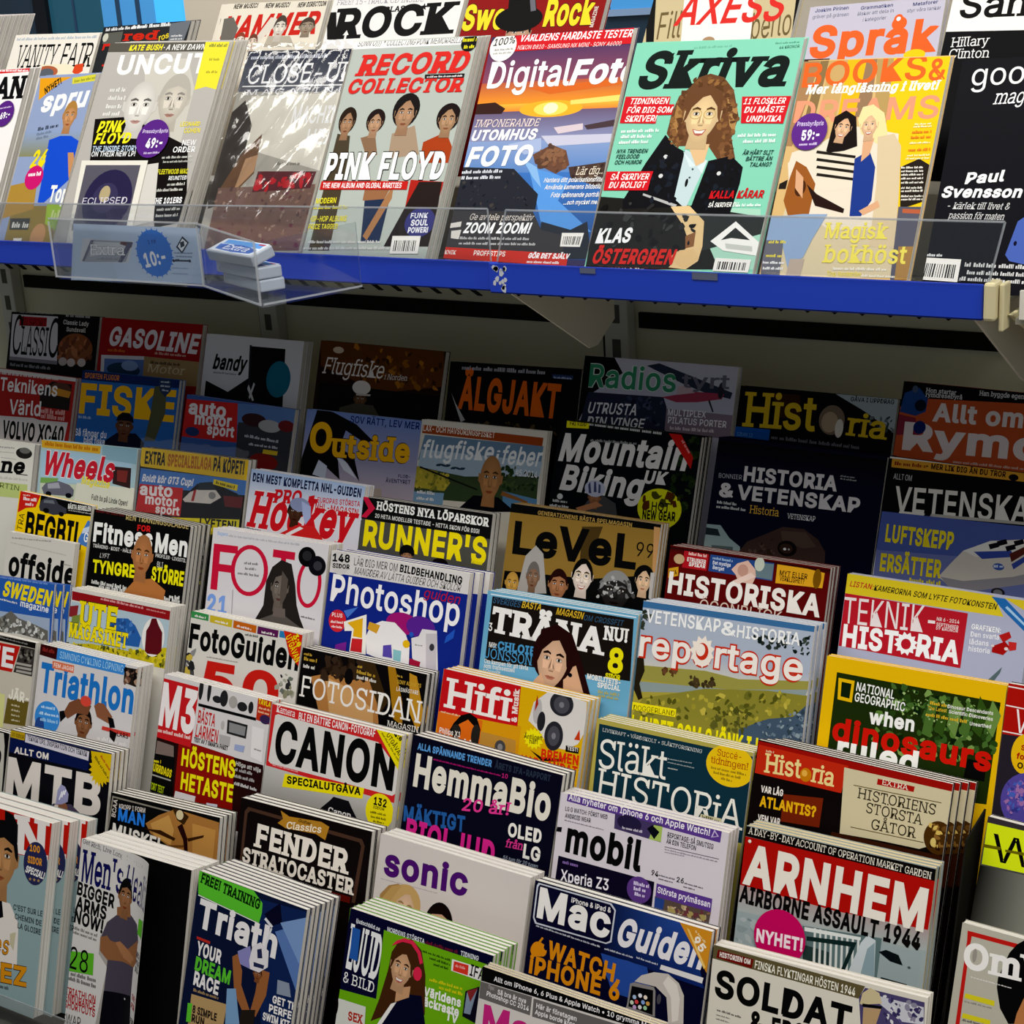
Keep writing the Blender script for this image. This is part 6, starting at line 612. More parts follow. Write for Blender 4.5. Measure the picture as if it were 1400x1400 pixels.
((-1.5683,1.41904,0.73262),0.01205,0.19692,0.28337,0.33408,0.0071,0.008,3,0,'d8d4d4',0,'white and dark red gadget magazine with a tall red logo box','copy behind the white and dark red gadget magazine with a tall red logo box','copies of the white and dark red gadget magazine with a tall red logo box',
[('P','2a1010',[-6.2,87.9,195.7,85.5,211.1,178.5,-2.7,192.1]),('P','8a1c16',[41.9,82.4,143.8,85.7,152.1,155.7,45.1,163]),('P','17120f',[-5.3,93.6,36.9,93.6,43.5,173.6,-5.6,174.7]),('P','7a6a64',[1.8,93.4,33.5,94.3,36,109.1,1.3,111.5]),('P','c62428',[-0.7,6.3,65.1,6.4,66.8,16.6,64.5,89.8,-3.2,88.8,-2,71.1]),('T','M3','B','f4ecec',-0.1,72,66.5,0.6,61),('D','f0d0cc',-1,81.2,63.1,-1.6,5.9),('E','2a2a2c',70.6,8.4,4,14.6),('E','2a2a2c',85.7,7.9,3.3,14.6),('E','2a2a2c',101.5,16.1,8.4,4.8),('E','2a2a2c',113.3,12.5,7.1,11.1),('E','a8a4a0',130.2,14.2,7.7,8.2),('E','2a2a2c',147.1,17,8.9,6.2),('E','2a2a2c',162.1,15.2,4.4,8.1),('P','17171a',[68.7,27.6,173.1,26.6,173.7,30.6,69.4,31.7]),('P','bc3420',[172.5,-0.3,200.8,0.2,202.8,31.5,173.5,28.9]),('T','TÄVLA','B','f0d020',173.8,7.5,21.7,2.3,7.1),('D','f0c8a0',175.8,13.7,20.9,-0.1,3.3),('D','f0c8a0',175.6,18.7,19.3,0.8,3.3),('E','3a2a50',189,25.8,9.3,6.1),('T','BÄSTA','b','c42428',71.4,54,31.7,-0.9,17.5),('T','LARMEN','b','c42428',70.3,73.4,40.9,0.6,17.5),('T','TEST AV 7 SMARTA PAKET','B','2a2a2c',69.1,80.5,62.1,-0.6,6.3),('P','2a2a2c',[124.4,38.9,160.5,39,160.3,57.5,125.8,57.3]),('P','8a8a8c',[128.2,41.9,157.8,42,157.5,54.4,129.3,54.6]),('P','e8e4e4',[168.6,38.5,189.6,38.6,192.7,82.5,172.2,79.6]),('D','3a3a3c',176.8,68.7,12.9,0.8,2.4),('P','b0acac',[113.1,61.2,133,60.7,133.4,73.1,114.5,73.4]),('P','9aa8d0',[142.5,68.6,160.4,67.3,158.6,76.3,142.2,76.2]),('E','b8b4b0',116.9,47.9,3.2,6),('T','HÖSTENS','B','f0e41c',51.3,117.4,97.9,-2.1,24.2),('T','HETASTE','B','f0e41c',55.3,149.5,95.3,-2,24.2),('T','Höga att vilja','b','d8d4d0',148.7,95.8,43.9,0.2,5.7),('D','b0acac',148.3,103.3,30.9,-1.3,4.8),('D','b0acac',148.8,111.9,36.7,-1.3,4.8),('D','d0cccc',149.7,121.6,42.4,0.3,4.8),('D','e8d820',-3.6,124.1,17.5,-4.1,4.9),('T','SURRDAGS','B','e0d020',-4.4,135.8,40.3,3.7,11.4),('P','a8a8a0',[-4.4,140.5,36.2,140.9,36.1,142.7,-4,142.4]),('T','STORT TEST','b','b8d020',-5,161.7,30.9,2.1,9.9),('P','e0dcdc',[47,153.7,84.7,152.7,83.9,164.2,45.6,165.5]),('P','d0d0e0',[105.7,156.6,125.4,154.5,125,162.1,105.2,164.2])],
{},{}),
((-1.37096,1.41733,0.72769),0.00295,0.21444,0.27884,0.33408,0.0101,0.011,2,0,'9c9a96',0,'photo magazine with huge black capitals in a red frame','copy behind the photo magazine with huge black capitals in a red frame','copies of the photo magazine with huge black capitals in a red frame',
[('P',['c0beba','c0beba','8a8884','8a8884'],[-1,80.2,215.4,80.2,215.4,140.5,-1,140.5]),('P','cc2a2c',[0.6,-4,220.1,-0.2,227.3,85,2.2,81.7]),('P','dad6d2',[7.6,14.1,12,11.6,179.4,15.4,221.7,48.2,216.7,71.2,210.3,76.5,9.6,77.7,5.3,74.9]),('T','Kamera','s','f4ecec',8.4,9.1,32.3,1.9,8.9),('T','BLI EN BÄTTRE CANON-FOTOGRAF','b','f6eeee',47.2,12,125.6,-0.8,9.7),('T','CANON','B','131110',13.7,73.6,195.8,-0.7,55.1),('P','ecdc1c',[170.7,-3.4,219.8,-2.4,222.2,51.6]),('T','4:e','B','1a180a',201,2.2,13.3,24.4,7.2),('T','UTGÅVAN','b','1a180a',189.9,4.4,34.3,44,6.7),('D','7a7014',181.9,3.3,48.5,43.4,3.1),('D','e8a8a8',13,79.4,44.1,0.5,2.3),('P','ecdc1c',[35.5,85.6,165.9,76.5,165.1,90.3,33.2,103.5]),('T','SPECIALUTGÅVA','B','17150a',40.5,97.8,121.6,-5.2,10.1),('E','ecdc1c',193.7,100.2,21.8,22.5),('T','132','B','17150a',183.2,93.7,20.2,-1,10.3),('T','SIDOR','b','17150a',183.3,98.3,17.9,-1.7,3.6),('D','4a4410',179.9,104.9,25.9,-2.7,3.1),('D','4a4410',181.6,110.4,23.6,-2.9,3.1),('D','4a4410',185.8,115.2,17.3,-3.1,3.1),('P','1b1b1d',[99.1,118.4,114.4,103.4,119.4,97.7,144.2,97.9,149.5,104.7,160.6,117,158.5,125.5,103.6,128.9]),('T','Canon','sb','e8e4e4',113.5,120.2,37.7,-1.5,8)],
{},{}),
((-1.13918,1.41884,0.73205),0.02584,0.21751,0.2789,0.33408,0.0091,0.01,3,0,'0e1224',0,'midnight blue magazine with cream capitals and hot pink letters','copy behind the midnight blue magazine with cream capitals and hot pink letters','copies of the midnight blue magazine with cream capitals and hot pink letters',
[('T','ALLA SPÄNNANDE TRENDER','B','5c9cdc',8.3,17.1,110.2,-1.8,8.6),('T','ÅRETS IFA-RAPPORT','B','2c3444',123,13.8,78.7,-1.6,8),('D','b02070',33.6,24.4,99.4,-1.8,2.2),('T','HemmaBio','B','e8e2d4',9,63.1,198.5,-1.4,41.5),('T','MÄKTIGT','B','2a5ca0',2.4,108.8,91.8,-5.6,19.7),('T','BIOLJUD','B','dc2c8e',8.8,134,132,-1.7,30.7),('T','20 år!','sbi','e03c90',85.2,74.9,68.9,-9.1,15.5),('T','10','b','c02878',134.9,22.4,8.3,-3.1,5.5),('T','OLED','B','f0ece4',154.6,88.7,46.7,-3.7,16.7),('T','LG','B','f0ece4',179.2,108.4,23.7,-1.6,17.3),('T','från','sbi','d03888',153.1,102.1,24.7,-5.3,10.2),('T','55 tum för 20 tusen','i','a8b4c8',152.6,116.5,48.6,-2,4.3)],
{},{}),
((-0.9219,1.41048,0.70795),-0.00577,0.21585,0.25892,0.33408,0.0091,0.01,3,0,'dad2da',0,'white magazine with purple strips and a thick black lowercase title','copy behind the white magazine with purple strips and a thick black lowercase title','copies of the white magazine with purple strips and a thick black lowercase title',
[('P','5c3c8e',[9.8,-2.6,207,-0.1,206.6,12.9,9,8.6]),('P','463a62',[73.6,9.2,134.9,9.4,135.2,28.7,74.7,26.4]),('E','2a2440',93.1,16.2,15.7,8.9),('D','d8d0e0',84.9,24.2,26.3,-1.7,3.2),('P','a8c060',[124.3,11.3,135.1,11,135.2,28.1,119.9,28.5]),('P','1a1a20',[116.1,17.2,122.2,11.8,132,17.7,126.5,27]),('T','Alla nyheter om Iphone 6 och Apple Watch!','b','f6f0fa',11.1,6.7,181.9,0.5,7.5),('P','c8b8e0',[194.9,9.6,198,0,204.2,6.5]),('P','5c3c8e',[196.9,8.1,198.5,2.4,202.3,6.5]),('T','LG G WATCH: FÖRST MED','b','2a2430',8.6,20.2,56.2,-2.3,5.2),('T','ANDROID WEAR','b','2a2430',9.2,28,34.4,-2.2,5.3),('D','6a6470',9,31.6,52.4,-0.2,1.6),('T','REPORTAGE: SÅ SMUTSIG','b','2a2430',142.3,21,56.9,1,5.8),('T','ÄR DIN TELEFON','b','2a2430',141.9,28,36.8,0,5.4),('P','6a6470',[140.6,31.9,207.4,30.4,207.5,31.2,140.7,32.7]),('D','8a8490',141.1,35.8,64.7,-0.9,1.9),('D','8a8490',141.5,38.7,24.4,-2.4,1.6),('P','1a161c',[0.5,40.8,6.9,39.8,6.8,45.7,0,46.2]),('T','mobil','B','17130f',14.5,67,99.7,0.6,36.4),('T','94','sb','17130f',128.2,67.1,8.6,2.4,5.9),('D','4a4450',137.3,65.9,20.2,0.6,2),('T','26','sb','17130f',160.1,67.5,8.8,-0.8,5.8),('D','4a4450',169.8,67.2,23.1,1,1.9),('D','4a4450',137.8,69.9,19,0.2,2),('D','4a4450',169.2,71.3,14.3,0.5,1.9),('P','1b1728',[6.7,73.4,133.2,74,133.7,106.2,6.1,104.6]),('D','8a6ab0',13.3,80.9,21.6,-0.7,4.4),('T','Xperia Z3','b','f4f0f8',12.9,101.3,63.9,-3.1,13.3),('P','c8c0d0',[16.5,104.2,75.7,102.6,75.6,103.5,16.4,105.3]),('E','5c3c84',115.3,87.5,15.5,15),('D','e0d4f0',107.8,83.2,19.3,-1.8,4.7),('D','e0d4f0',108.6,89.1,18.1,-3,4.7),('D','e0d4f0',110.5,94.7,13.6,-1.3,4.3),('P','5a4c44',[136,89.5,205.6,90.2,204.5,106.3,136.8,104.4]),('P','2c4488',[136.1,90.5,148.4,90.5,147.8,102.7,136.7,103.5]),('N',['8a6a50','c8b090','6a3a40','a8985a'],[153.3,93.3,203.8,92.6,203,102.8,154.9,105],40,6.5),('P','5c3c8e',[136.3,74.9,205.4,75.4,205.6,90.2,136.7,89.7]),('T','Största prylmässan','b','f6f0fa',138.3,84.9,65.5,0.7,7)],
{},{}),
((-0.68687,1.41524,0.72167),-0.01584,0.21039,0.27371,0.33408,0.00843,0.00933,3,0,'9ca8a8',1,'war history magazine with cream capitals on red and a pink sticker','copy behind the war history magazine with cream capitals on red and a pink sticker','copies of the war history magazine with cream capitals on red and a pink sticker',
[('P',['b01e14','b01e14','a8b0ae','a8b0ae'],[-3.1,12.6,212.8,11.8,209.5,85.3,-6.9,94.1]),('P','b01c14',[-1.9,12.3,212.8,11.8,210.4,37.7,209.1,63.9,110.6,68.1,-2.9,65.5]),('P','98a6a8',[-1.8,95.1,205.5,88.5,205,140.5,-0.1,150]),('N',['8a9a9c','aab4b4','788a8c'],[-1.5,97.4,73.5,92.8,69.7,120.8,2,126.4],30,9.7),('P','5c7272',[75.9,92.2,162.8,84,162.2,136.7,80.6,131.5]),('P','2a3c3a',[79.4,111.6,111.2,112.5,111.5,134.7,80.6,131.5]),('P','d8dcd8',[88.8,91.3,91.1,91.2,94.9,132.3,92,132.4]),('P','d8dcd8',[94.9,91.1,97.2,91,101,132.3,98.2,132.3]),('P','d8dcd8',[101,91,103.3,90.9,107,132.3,104.3,132.3]),('P','d8dcd8',[107,90.8,109.3,90.7,113.1,132.2,110.3,132.3]),('P','d8dcd8',[113,90.7,115.4,90.5,119.2,132.2,116.4,132.3]),('P','d8dcd8',[119.1,90.5,121.4,90.4,125.2,132.2,122.4,132.3]),('P','d8dcd8',[125,90.4,127.3,90.2,131.2,132.2,128.4,132.2]),('P','d8dcd8',[131,90.2,133.3,90.1,137.1,132.2,134.4,132.2]),('P','d8dcd8',[136.9,90,139.2,89.9,143.1,132.1,140.3,132.2]),('P','e0e4e0',[78.3,92.8,140.6,88.5,140.6,91.8,78.8,97.1]),('P','1c2c2a',[81.8,102,136.8,94.9,127,128.4,122.5,129.6,130.7,100.9,82.3,106.4]),('P','c8d0d4',[128.9,134.5,141.3,93.8,147,84.7,156.5,87.8,160,132.9,150.5,133.3]),('P','8aa0a8',[143.6,132.9,148.7,98.6,155.8,90.2,160.1,134]),('P','161c1e',[161.1,98.7,168.5,94.6,182.1,96.6,187.7,106.1,174.2,105.2]),('P','1a2426',[166.3,123.6,194.2,123.9,194.1,132.6,166.9,134.4]),('E','4a5456',194.4,106.5,1.7,1.3),('P','1a1715',[-0.3,1,210.9,1.1,211,13.1,-1.9,11.9]),('T','A DAY-BY-DAY ACCOUNT OF OPERATION MARKET GARDEN','s','ece4d4',2.7,8.6,203.8,1.1,7.4),('T','ARNHEM','B','f0e8dc',2.4,63.8,202.4,1.1,45.1),('E','f0e8dc',5.6,16.5,1.9,1.8),('T','AIRBORNE ASSAULT 1944','B','1a1613',0.9,84.1,202.6,0.8,19.5)],
{'price_sticker':[('E','c4185c',52.2,110.5,29.6,29.9),('T','NYHET!','B','fbe8f0',26.2,121.5,53.4,-2.3,14.5)]},{}),
((-0.44311,1.40085,0.68022),0.01352,0.11795,0.22729,0.33408,0.0111,0.012,1,0,'bab6a6',0,'grey magazine with white slab letters inside a thin red frame','',None,
[('P','c02420',[6.1,6.7,92.9,5.9,93.5,10.4,11,11.2,10.9,17.6,7.3,18.7]),('P','c02420',[7,16.6,10.7,16.6,11.8,111.7,7.7,113]),('P','15120f',[49.6,17.3,55.4,7.2,61.8,1.2,81.9,-0.3,92.9,75.8,58.6,86.4,48.5,73.7,42.5,54.3,42.2,44.8]),('P','b87848',[65.1,73.9,69.8,56.7,89.7,53.8,94.3,85.8,63.1,95.6]),('T','OmV','sB','f4f0ec',6.5,44.6,85.4,-2.7,26.9),('E','9a948c',16.6,29.4,2.2,7),('D','ece8e4',15.9,52,41.8,-1,1.4),('P','d8cc28',[13,69,42.4,68.1,42.7,73.3,12.7,73.9]),('D','8a8680',13.3,78,27.3,-2.8,2),('P','d8cc28',[13.3,89.2,41.2,88.1,41.3,92.9,13,94.2]),('D','5a5650',13.9,97.1,26.2,-3.8,2.5)],
{},{}),
((-2.02804,1.33001,0.62861),-0.00287,0.21996,0.27555,0.33408,0.0061,0.007,2,0,'101418',0,'black magazine with a cropped pale letter at the left edge','copy behind the black magazine with a cropped pale letter at the left edge','copies of the black magazine with a cropped pale letter at the left edge',
[('P','c4c0b4',[144.7,2.9,207.9,2.1,212.5,19.3,215.6,55.2,216.8,90.3,160,96.2]),('E','101418',203.8,38.1,4.2,10.6)],
{},{}),
((-1.80606,1.33244,0.63561),-0.03198,0.20561,0.28258,0.33408,0.0076,0.0085,4,0,'10141c',0,'black cycling magazine with giant white capitals and a yellow burst','copy behind the black cycling magazine with giant white capitals and a yellow burst','copies of the black cycling magazine with giant white capitals and a yellow burst',
[('P','16204a',[-0.6,10.8,163.4,14.1,162.3,31.8,-1.3,32.7]),('P','2a3050',[-0.2,-0.1,205.8,0,205.4,2.9,-0.2,2.9]),('P','bc9c20',[-1,1.2,30.4,0.7,29.7,11.6,-2,11.3]),('T','20 SIDOR','b','5a4a10',2.8,9.1,25.8,1.3,5.2),('P','d4d0da',[31.6,1.7,161.9,4.9,161.5,17.7,31.4,13.3]),('T','TEKNIKTIPS, INSPIRATION OCH TEKNIK','b','2a2a3a',35.6,9.7,122.6,1.4,7.2),('T','ALLT OM','B','e8e0d8',11.2,32.4,71.2,-1.8,9.4),('T','MTB','B','e0d8d0',0.3,95.9,192.8,-1.4,56.6),('P','4a4258',[88.1,98.1,100.6,88.7,135.6,83.3,153.4,91.7,155.5,107.6,86.4,111.5]),('E','8a5c44',118,91.3,11.6,9.2),('P','9c9cc4',[104.9,89.1,106.6,68.7,112.2,59.4,120.9,61.4,128.9,70.5,128.5,81.1,117.4,86.7]),('P','f0f0f8',[109.9,81.1,112.5,81.7,116.8,69.2,114.7,68.4]),('P','f0f0f8',[114.4,76.7,117.1,77.4,120.3,67.4,118.2,66.6]),('P','f0f0f8',[118.9,72.3,121.6,73,123.8,65.6,121.7,64.8]),('P','e0d0c8',[103.3,89.4,110.9,89.1,108.9,100.1,102,99.1]),('S','dcba18',186.2,25.3,22.4,24.9,18),('P','dcba18',[165.3,3.4,206,1.3,206.1,40.2,174.8,38.9]),('D','6a5a10',172.9,11.3,38.5,40.3,4.5),('D','b83c20',184,8.3,25.7,38.9,4.1)],
{},{}),
((-1.59363,1.31747,0.59248),-0.04774,0.20053,0.23705,0.33408,0.0076,0.0085,4,0,'15110e',0,'black bodybuilding magazine with a bronzed torso and white capitals','copy behind the black bodybuilding magazine with a bronzed torso and white capitals','copies of the black bodybuilding magazine with a bronzed torso and white capitals',
[('P','8a8478',[2.9,4.5,199.5,7.6,199.1,9.4,2.5,6.7]),('P','8a8478',[2.9,4.5,5.5,4.6,0.8,49.6,-1.8,49.7]),('P','a8743a',[68.8,30.7,92,15.4,118.4,3.7,136.5,3.2,199.4,6.5,203.5,72.3,149.5,67.3,111.4,52.2,79.4,42.3]),('P','c89650',[77.9,29.1,110.1,12.2,121.2,30.3,117.4,51.1,85.7,43.4]),('P','c08c48',[153,15.8,194.7,17.2,193.2,59,157.2,54.8]),('P','2a180c',[135.2,19,146.2,36.9,151,67,144.8,66,139,40.4,126.8,24.9]),('P','3a2816',[115.2,2.4,133.4,2.6,146.1,8.2,138.4,20.6,125.8,16.2]),('E','d8c8a0',129.6,8.8,6.6,6.5),('P','3a2412',[66.4,37.9,97.2,34.7,125.4,40.7,122.8,44.5,91.6,40.1]),('P','3a2412',[146.2,36.9,175.1,27.3,174,30.8,148.2,41]),('P','6a4420',[111.4,52.2,141.2,46.7,140.1,50.2,113.3,55.2]),('T','BCAA','b','d8d0c8',11.8,32.8,24.4,-85.8,7.6),('T','KROPP I FORM','b','d8d0c8',17.4,19.7,49.3,-3,6.7),('T','MAN','B','2c7ee4',16.7,35.8,50.2,0.2,17.4),('T','MUSKEL-','B','f0ece4',7.3,58.8,110.3,3.2,18.6)],
{},{}),
((-1.36156,1.33172,0.63354),-0.01898,0.21326,0.27977,0.33408,0.0091,0.01,3,0,'1c1512',0,'dark brown magazine with cream western slab letters and gold ribbon','copy behind the dark brown magazine with cream western slab letters and gold ribbon','copies of the dark brown magazine with cream western slab letters and gold ribbon',
[('P','4a342a',[13.4,9.9,199.1,12.4,204.2,20.1,198.4,91.6,192.8,91.8,198.9,21.2,195.6,17.1,17,14.2,13,18.5,12.7,84.3,8.3,85.2,8.1,16]),('P','b4802a',[67.1,3.6,81.9,8.3,133.5,4.4,146.8,7.9,142.6,25.5,127.1,21,78.1,24,64.3,20.1,72.3,13.2]),('T','Guitar','sbi','3a2408',97,12,20.3,-0.4,3.9),('T','Classics','sbi','f0e4cc',78.8,24.4,56.3,-6.2,9.2),('T','FENDER','sB','efe6da',28.3,57.4,155.4,0.9,30.2),('T','STRATOCASTER','sB','efe6da',11.8,81.7,183.3,0.4,20.1),('P','d8d0c4',[35.5,83.8,68,81.1,127.4,88,144.3,86.4,161.1,84.8,159.2,91.9,110.8,94.1,51.5,91.7]),('P','b4802a',[36.8,82.4,42.8,82.2,42.5,91.4,36.4,90.5]),('P','5a1c14',[161.3,85.8,190.7,85.7,190.3,93.5,159.5,94])],
{},{}),
((-1.13504,1.33346,0.63855),0.0085,0.21627,0.2832,0.33408,0.0091,0.01,3,0,'d6cec9',0,'pale grey magazine with rounded purple title above cropped faces','copy behind the pale grey magazine with rounded purple title above cropped faces','copies of the pale grey magazine with rounded purple title above cropped faces',
[('T','sonic','xB','4c1d6c',10.5,48.8,123.3,-2,26.5),('D','a8a0a4',8.3,54.5,84,-2.4,1.5),('P','a8824c',[8.9,92.1,9.9,72.5,20.9,59,34.3,53.6,50.1,56.3,57.7,67.7,64.8,90.5,33.2,106.7,13.7,104.3]),('F','e4c0a0','c8a468','woman',47.7,81.7,16.9,25.7,8),('P','c09a5c',[11.1,79.9,25.7,58.8,41.3,52.8,31.7,66.8,20.6,87,21.8,102.1,12.1,97]),('F','d8a888','1d1714','short',99.2,88.8,19.8,27.1,4),('F','c89a7c','2a1f1a','short',173.4,98.2,12.6,14.2,0)],
{},{}),
((-0.91269,1.33252,0.63582),0.00477,0.2235,0.28108,0.33408,0.0091,0.01,2,0,'10142c',0,'dark blue computer magazine with orange letters and a silver watch','copy behind the dark blue computer magazine with orange letters and a silver watch','copies of the dark blue computer magazine with orange letters and a silver watch',
[('P',['10142c','2c4c9c','1c2c68','10142c'],[85.9,-1.3,195.2,-8.1,222.2,61.8,94.7,58.5]),('P','2a4a98',[94.7,58.5,152.8,58.1,167.3,97.3,113.9,97]),('E','2c4c9c',128.7,74.9,25.7,17.2),('P','c8ccd8',[4.7,2.1,99.9,1.1,106.5,7.3,106.1,43.3,99.8,47,6.8,48.8,3,42.6,2.8,5.7]),('P','12162e',[6.8,3.6,98.4,3,104.6,8.2,104.1,42.3,99.2,45.6,8.5,46.9,4.8,41.7,4.9,6.8]),('T','Mac','B','f4f0ec',7.6,41.4,94.8,0,35.5),('T','Guiden','Bi','ece8ec',110.3,44.6,105.2,-0.4,32.4),('T','iPhone & iPad &','b','f0ecec',49.5,13.1,51.1,-1.4,5.8),('D','c8ccd8',8.4,51.5,84.4,1,2.3),('D','c8ccd8',98.5,53.4,35.9,0,2.3),('D','c8ccd8',138.7,52.2,26.5,1,2.3),('P','e4e0e0',[169.2,50.8,220.2,50.8,219.4,57.1,168.3,56.1]),('P','d48e28',[183.8,-0.9,223.4,-0.2,223.1,44.9]),('D','f0d8a0',203.5,5.1,17.1,34.6,2.6),('T','95','B','f8f0e0',201.2,15.5,15.8,40.3,9.7),('P','f0c870',[193.7,3.9,196.6,4.7,221,38.9,219.3,41.4]),('E','dc8a1c',15.6,75.8,9.2,8.3),('E','dc8a1c',11.2,78.5,6,7.1),('E','dc8a1c',20.9,75.8,5.5,7.1),('E','12162e',24.9,71.2,3,3.5),('P','dc8a1c',[14,68,18.2,61.2,20.3,62.2,16.9,68.1]),('T','WATCH,','B','dc8a1c',27.4,82.8,95,2.1,20.9),('T','iPHONE 6','B','dc8a1c',6.2,106,117.9,-0.5,21.4),('P','c8c0b8',[140.2,77.5,147.7,68.5,162,61.1,179,58.2,192.8,64.4,200.5,75.8,204.1,105.8,186.6,111.1,180.5,83.6,166.4,75.9]),('P','e4dcd4',[179.3,60.5,191,66.9,196.3,80.9,197.4,103.9,190.5,108,185.7,82.1,174.2,69.7]),('P','8a8684',[135.2,81.3,140.3,78.5,164.3,76.9,166.6,80.7,169.9,108.2,133.7,109.1,134.8,104.8]),('P','17151a',[137.7,83.2,163.8,80.6,166.9,107.2,136.6,106.3]),('E','e8e8f0',149.2,90.7,2.3,2.3),('E','a8c0e0',142.6,94.2,2.3,2.3),('E','f0e0d0',155.8,90.8,2.3,2.3),('E','d84848',145.9,98.6,2.3,2.3),('E','88a8e0',153.6,96.9,2.3,2.3),('E','c8d8c0',140.3,100.9,2.3,2.3),('E','d0a050',159.5,96.6,2.3,2.3),('E','e0e0e0',150.6,103.2,2.3,2.3),('E','c0a0d0',144.2,105,2.3,2.3),('E','a0d0a0',157,102.2,2.3,2.3),('E','4a4850',172,88,2.5,5.6)],
{},{}),
((-0.68574,1.32806,0.62299),-0.03544,0.2329,0.26873,0.33408,0.0091,0.01,2,0,'ded8ca',0,'cream magazine with heavy black capitals under an olive strip','copy behind the cream magazine with heavy black capitals under an olive strip','copies of the cream magazine with heavy black capitals under an olive strip',
[('P','5e5438',[0.4,0.4,168.4,3.8,162.7,17.8,-1.8,15]),('P','6e1c18',[5.4,4.4,46.5,5.2,45.4,15.2,4.2,13.2]),('T','HISTORIEN OM','B','f0e4dc',7.8,11.6,35.3,0,5.5),('T','FINSKA FLYKTINGAR HÖSTEN 1944','b','f0ecdc',48.4,14.1,110.4,1.1,8.6),('T','SOLDAT','B','131110',5.5,54.3,151.6,1,29.9),('T','&','B','131110',49.8,82.2,14,-3.5,23.7),('T','FRONT','B','131110',73.9,82.4,64.2,-2,23.3),('D','3a3834',10.5,68.7,27.9,1.7,2.6),('D','6a6864',10.4,73.5,16.1,0.8,1.8),('D','6a6864',10.4,77.8,15.5,0.7,1.8),('P','4c446c',[163.1,16.5,168.5,5.2,229.8,4.7,232.7,44.2,170.3,60.7]),('P','c8c8d0',[170.9,10,229.4,9.7,231.1,26.9,207.8,29.4]),('N',['5a5080','d8d8dc','3a345c','8a8498'],[183.8,8.6,227.5,8.4,229.2,25.7,189.9,34],40,5.4),('P','ccbc94',[164.6,22.4,166.3,11.2,174,3.9,183.6,6.9,187.3,16.7,166.5,22.8]),('P','17130f',[167.3,21.4,187.6,19.3,187.3,22.1,167.6,24.4]),('P','b89870',[168.6,25,186.9,22.2,183.1,39.3,169.4,42.8])],
{},{}),
((-1.81047,1.22775,0.57797),-0.02544,0.19567,0.26316,0.33408,0.01743,0.01833,3,0.014,'90a8aa',0,'pale teal football magazine with a black-haired man and red masthead','copy behind the pale teal football magazine with a black-haired man and red masthead','copies of the pale teal football magazine with a black-haired man and red masthead',
[('P','bc2018',[-13.7,-0.9,198.1,-4.8,199.5,48.4,133.5,54.4,-4.5,63.4]),('T','N','sB','f0e8e4',123.9,53.5,70.4,-3,51.8),('P','e8e0d8',[74.4,121.4,129.5,122.8,149.5,145.6,154.2,203.7,88.9,224.6]),('P','15151c',[76.9,139.4,111.8,117.6,118.8,143.6,80.1,161.9]),('F','b88656','15121a','short',102.6,64.4,33.2,47,0),('P','15121a',[102.2,0,119.7,3.5,130.7,15,133.1,39.7,119.5,26.5,105.3,22.4]),('E','2c2e54',171.4,58.9,23.1,29),('T','100','B','e09428',158.2,44.7,19.7,-3.5,9.2),('T','SIDOR','B','e09428',156.2,61,27.9,-3,9.7),('T','SPECIAL!','Bi','f4f0ec',153,74.2,36.7,3.4,9.7),('T','★★★','','b89058',161,83.8,23,-4.1,4.4),('T',"C'EST SUR LE",'b','3a4448',137.1,129.1,57.2,-3.7,7.5),('T','CHEMIN DE','b','3a4448',141.4,140.6,52.8,-2.5,7.5),('T','LA GLOIRE','b','3a4448',148.6,151.5,45.6,-1.5,7.5),('P','c8c0a0',[135,162.7,146.1,157.8,144.6,183.3,136.9,176]),('T','mes','si+','2a1c10',78.1,197.1,57.1,-5.8,24.5),('T','mes','si','dc901e',78.1,197.1,57.1,-5.8,24.5),('T','RIGUEZ','B+','2a1c10',10.4,244.3,167.2,-6.6,26.4),('T','RIGUEZ','B','dc901e',10.4,244.3,167.2,-6.6,26.4),('D','4a5458',108.4,240.5,33.8,-4.9,5.3)],
{},{}),
((-1.55612,1.22737,0.57686),-0.02517,0.19703,0.26401,0.33408,0.0116,0.0125,4,0,'d6d2ce',0,'white fitness magazine with a curling cover and a man with folded arms','copy behind the white fitness magazine with a curling cover and a man with folded arms','copies of the white fitness magazine with a curling cover and a man with folded arms',
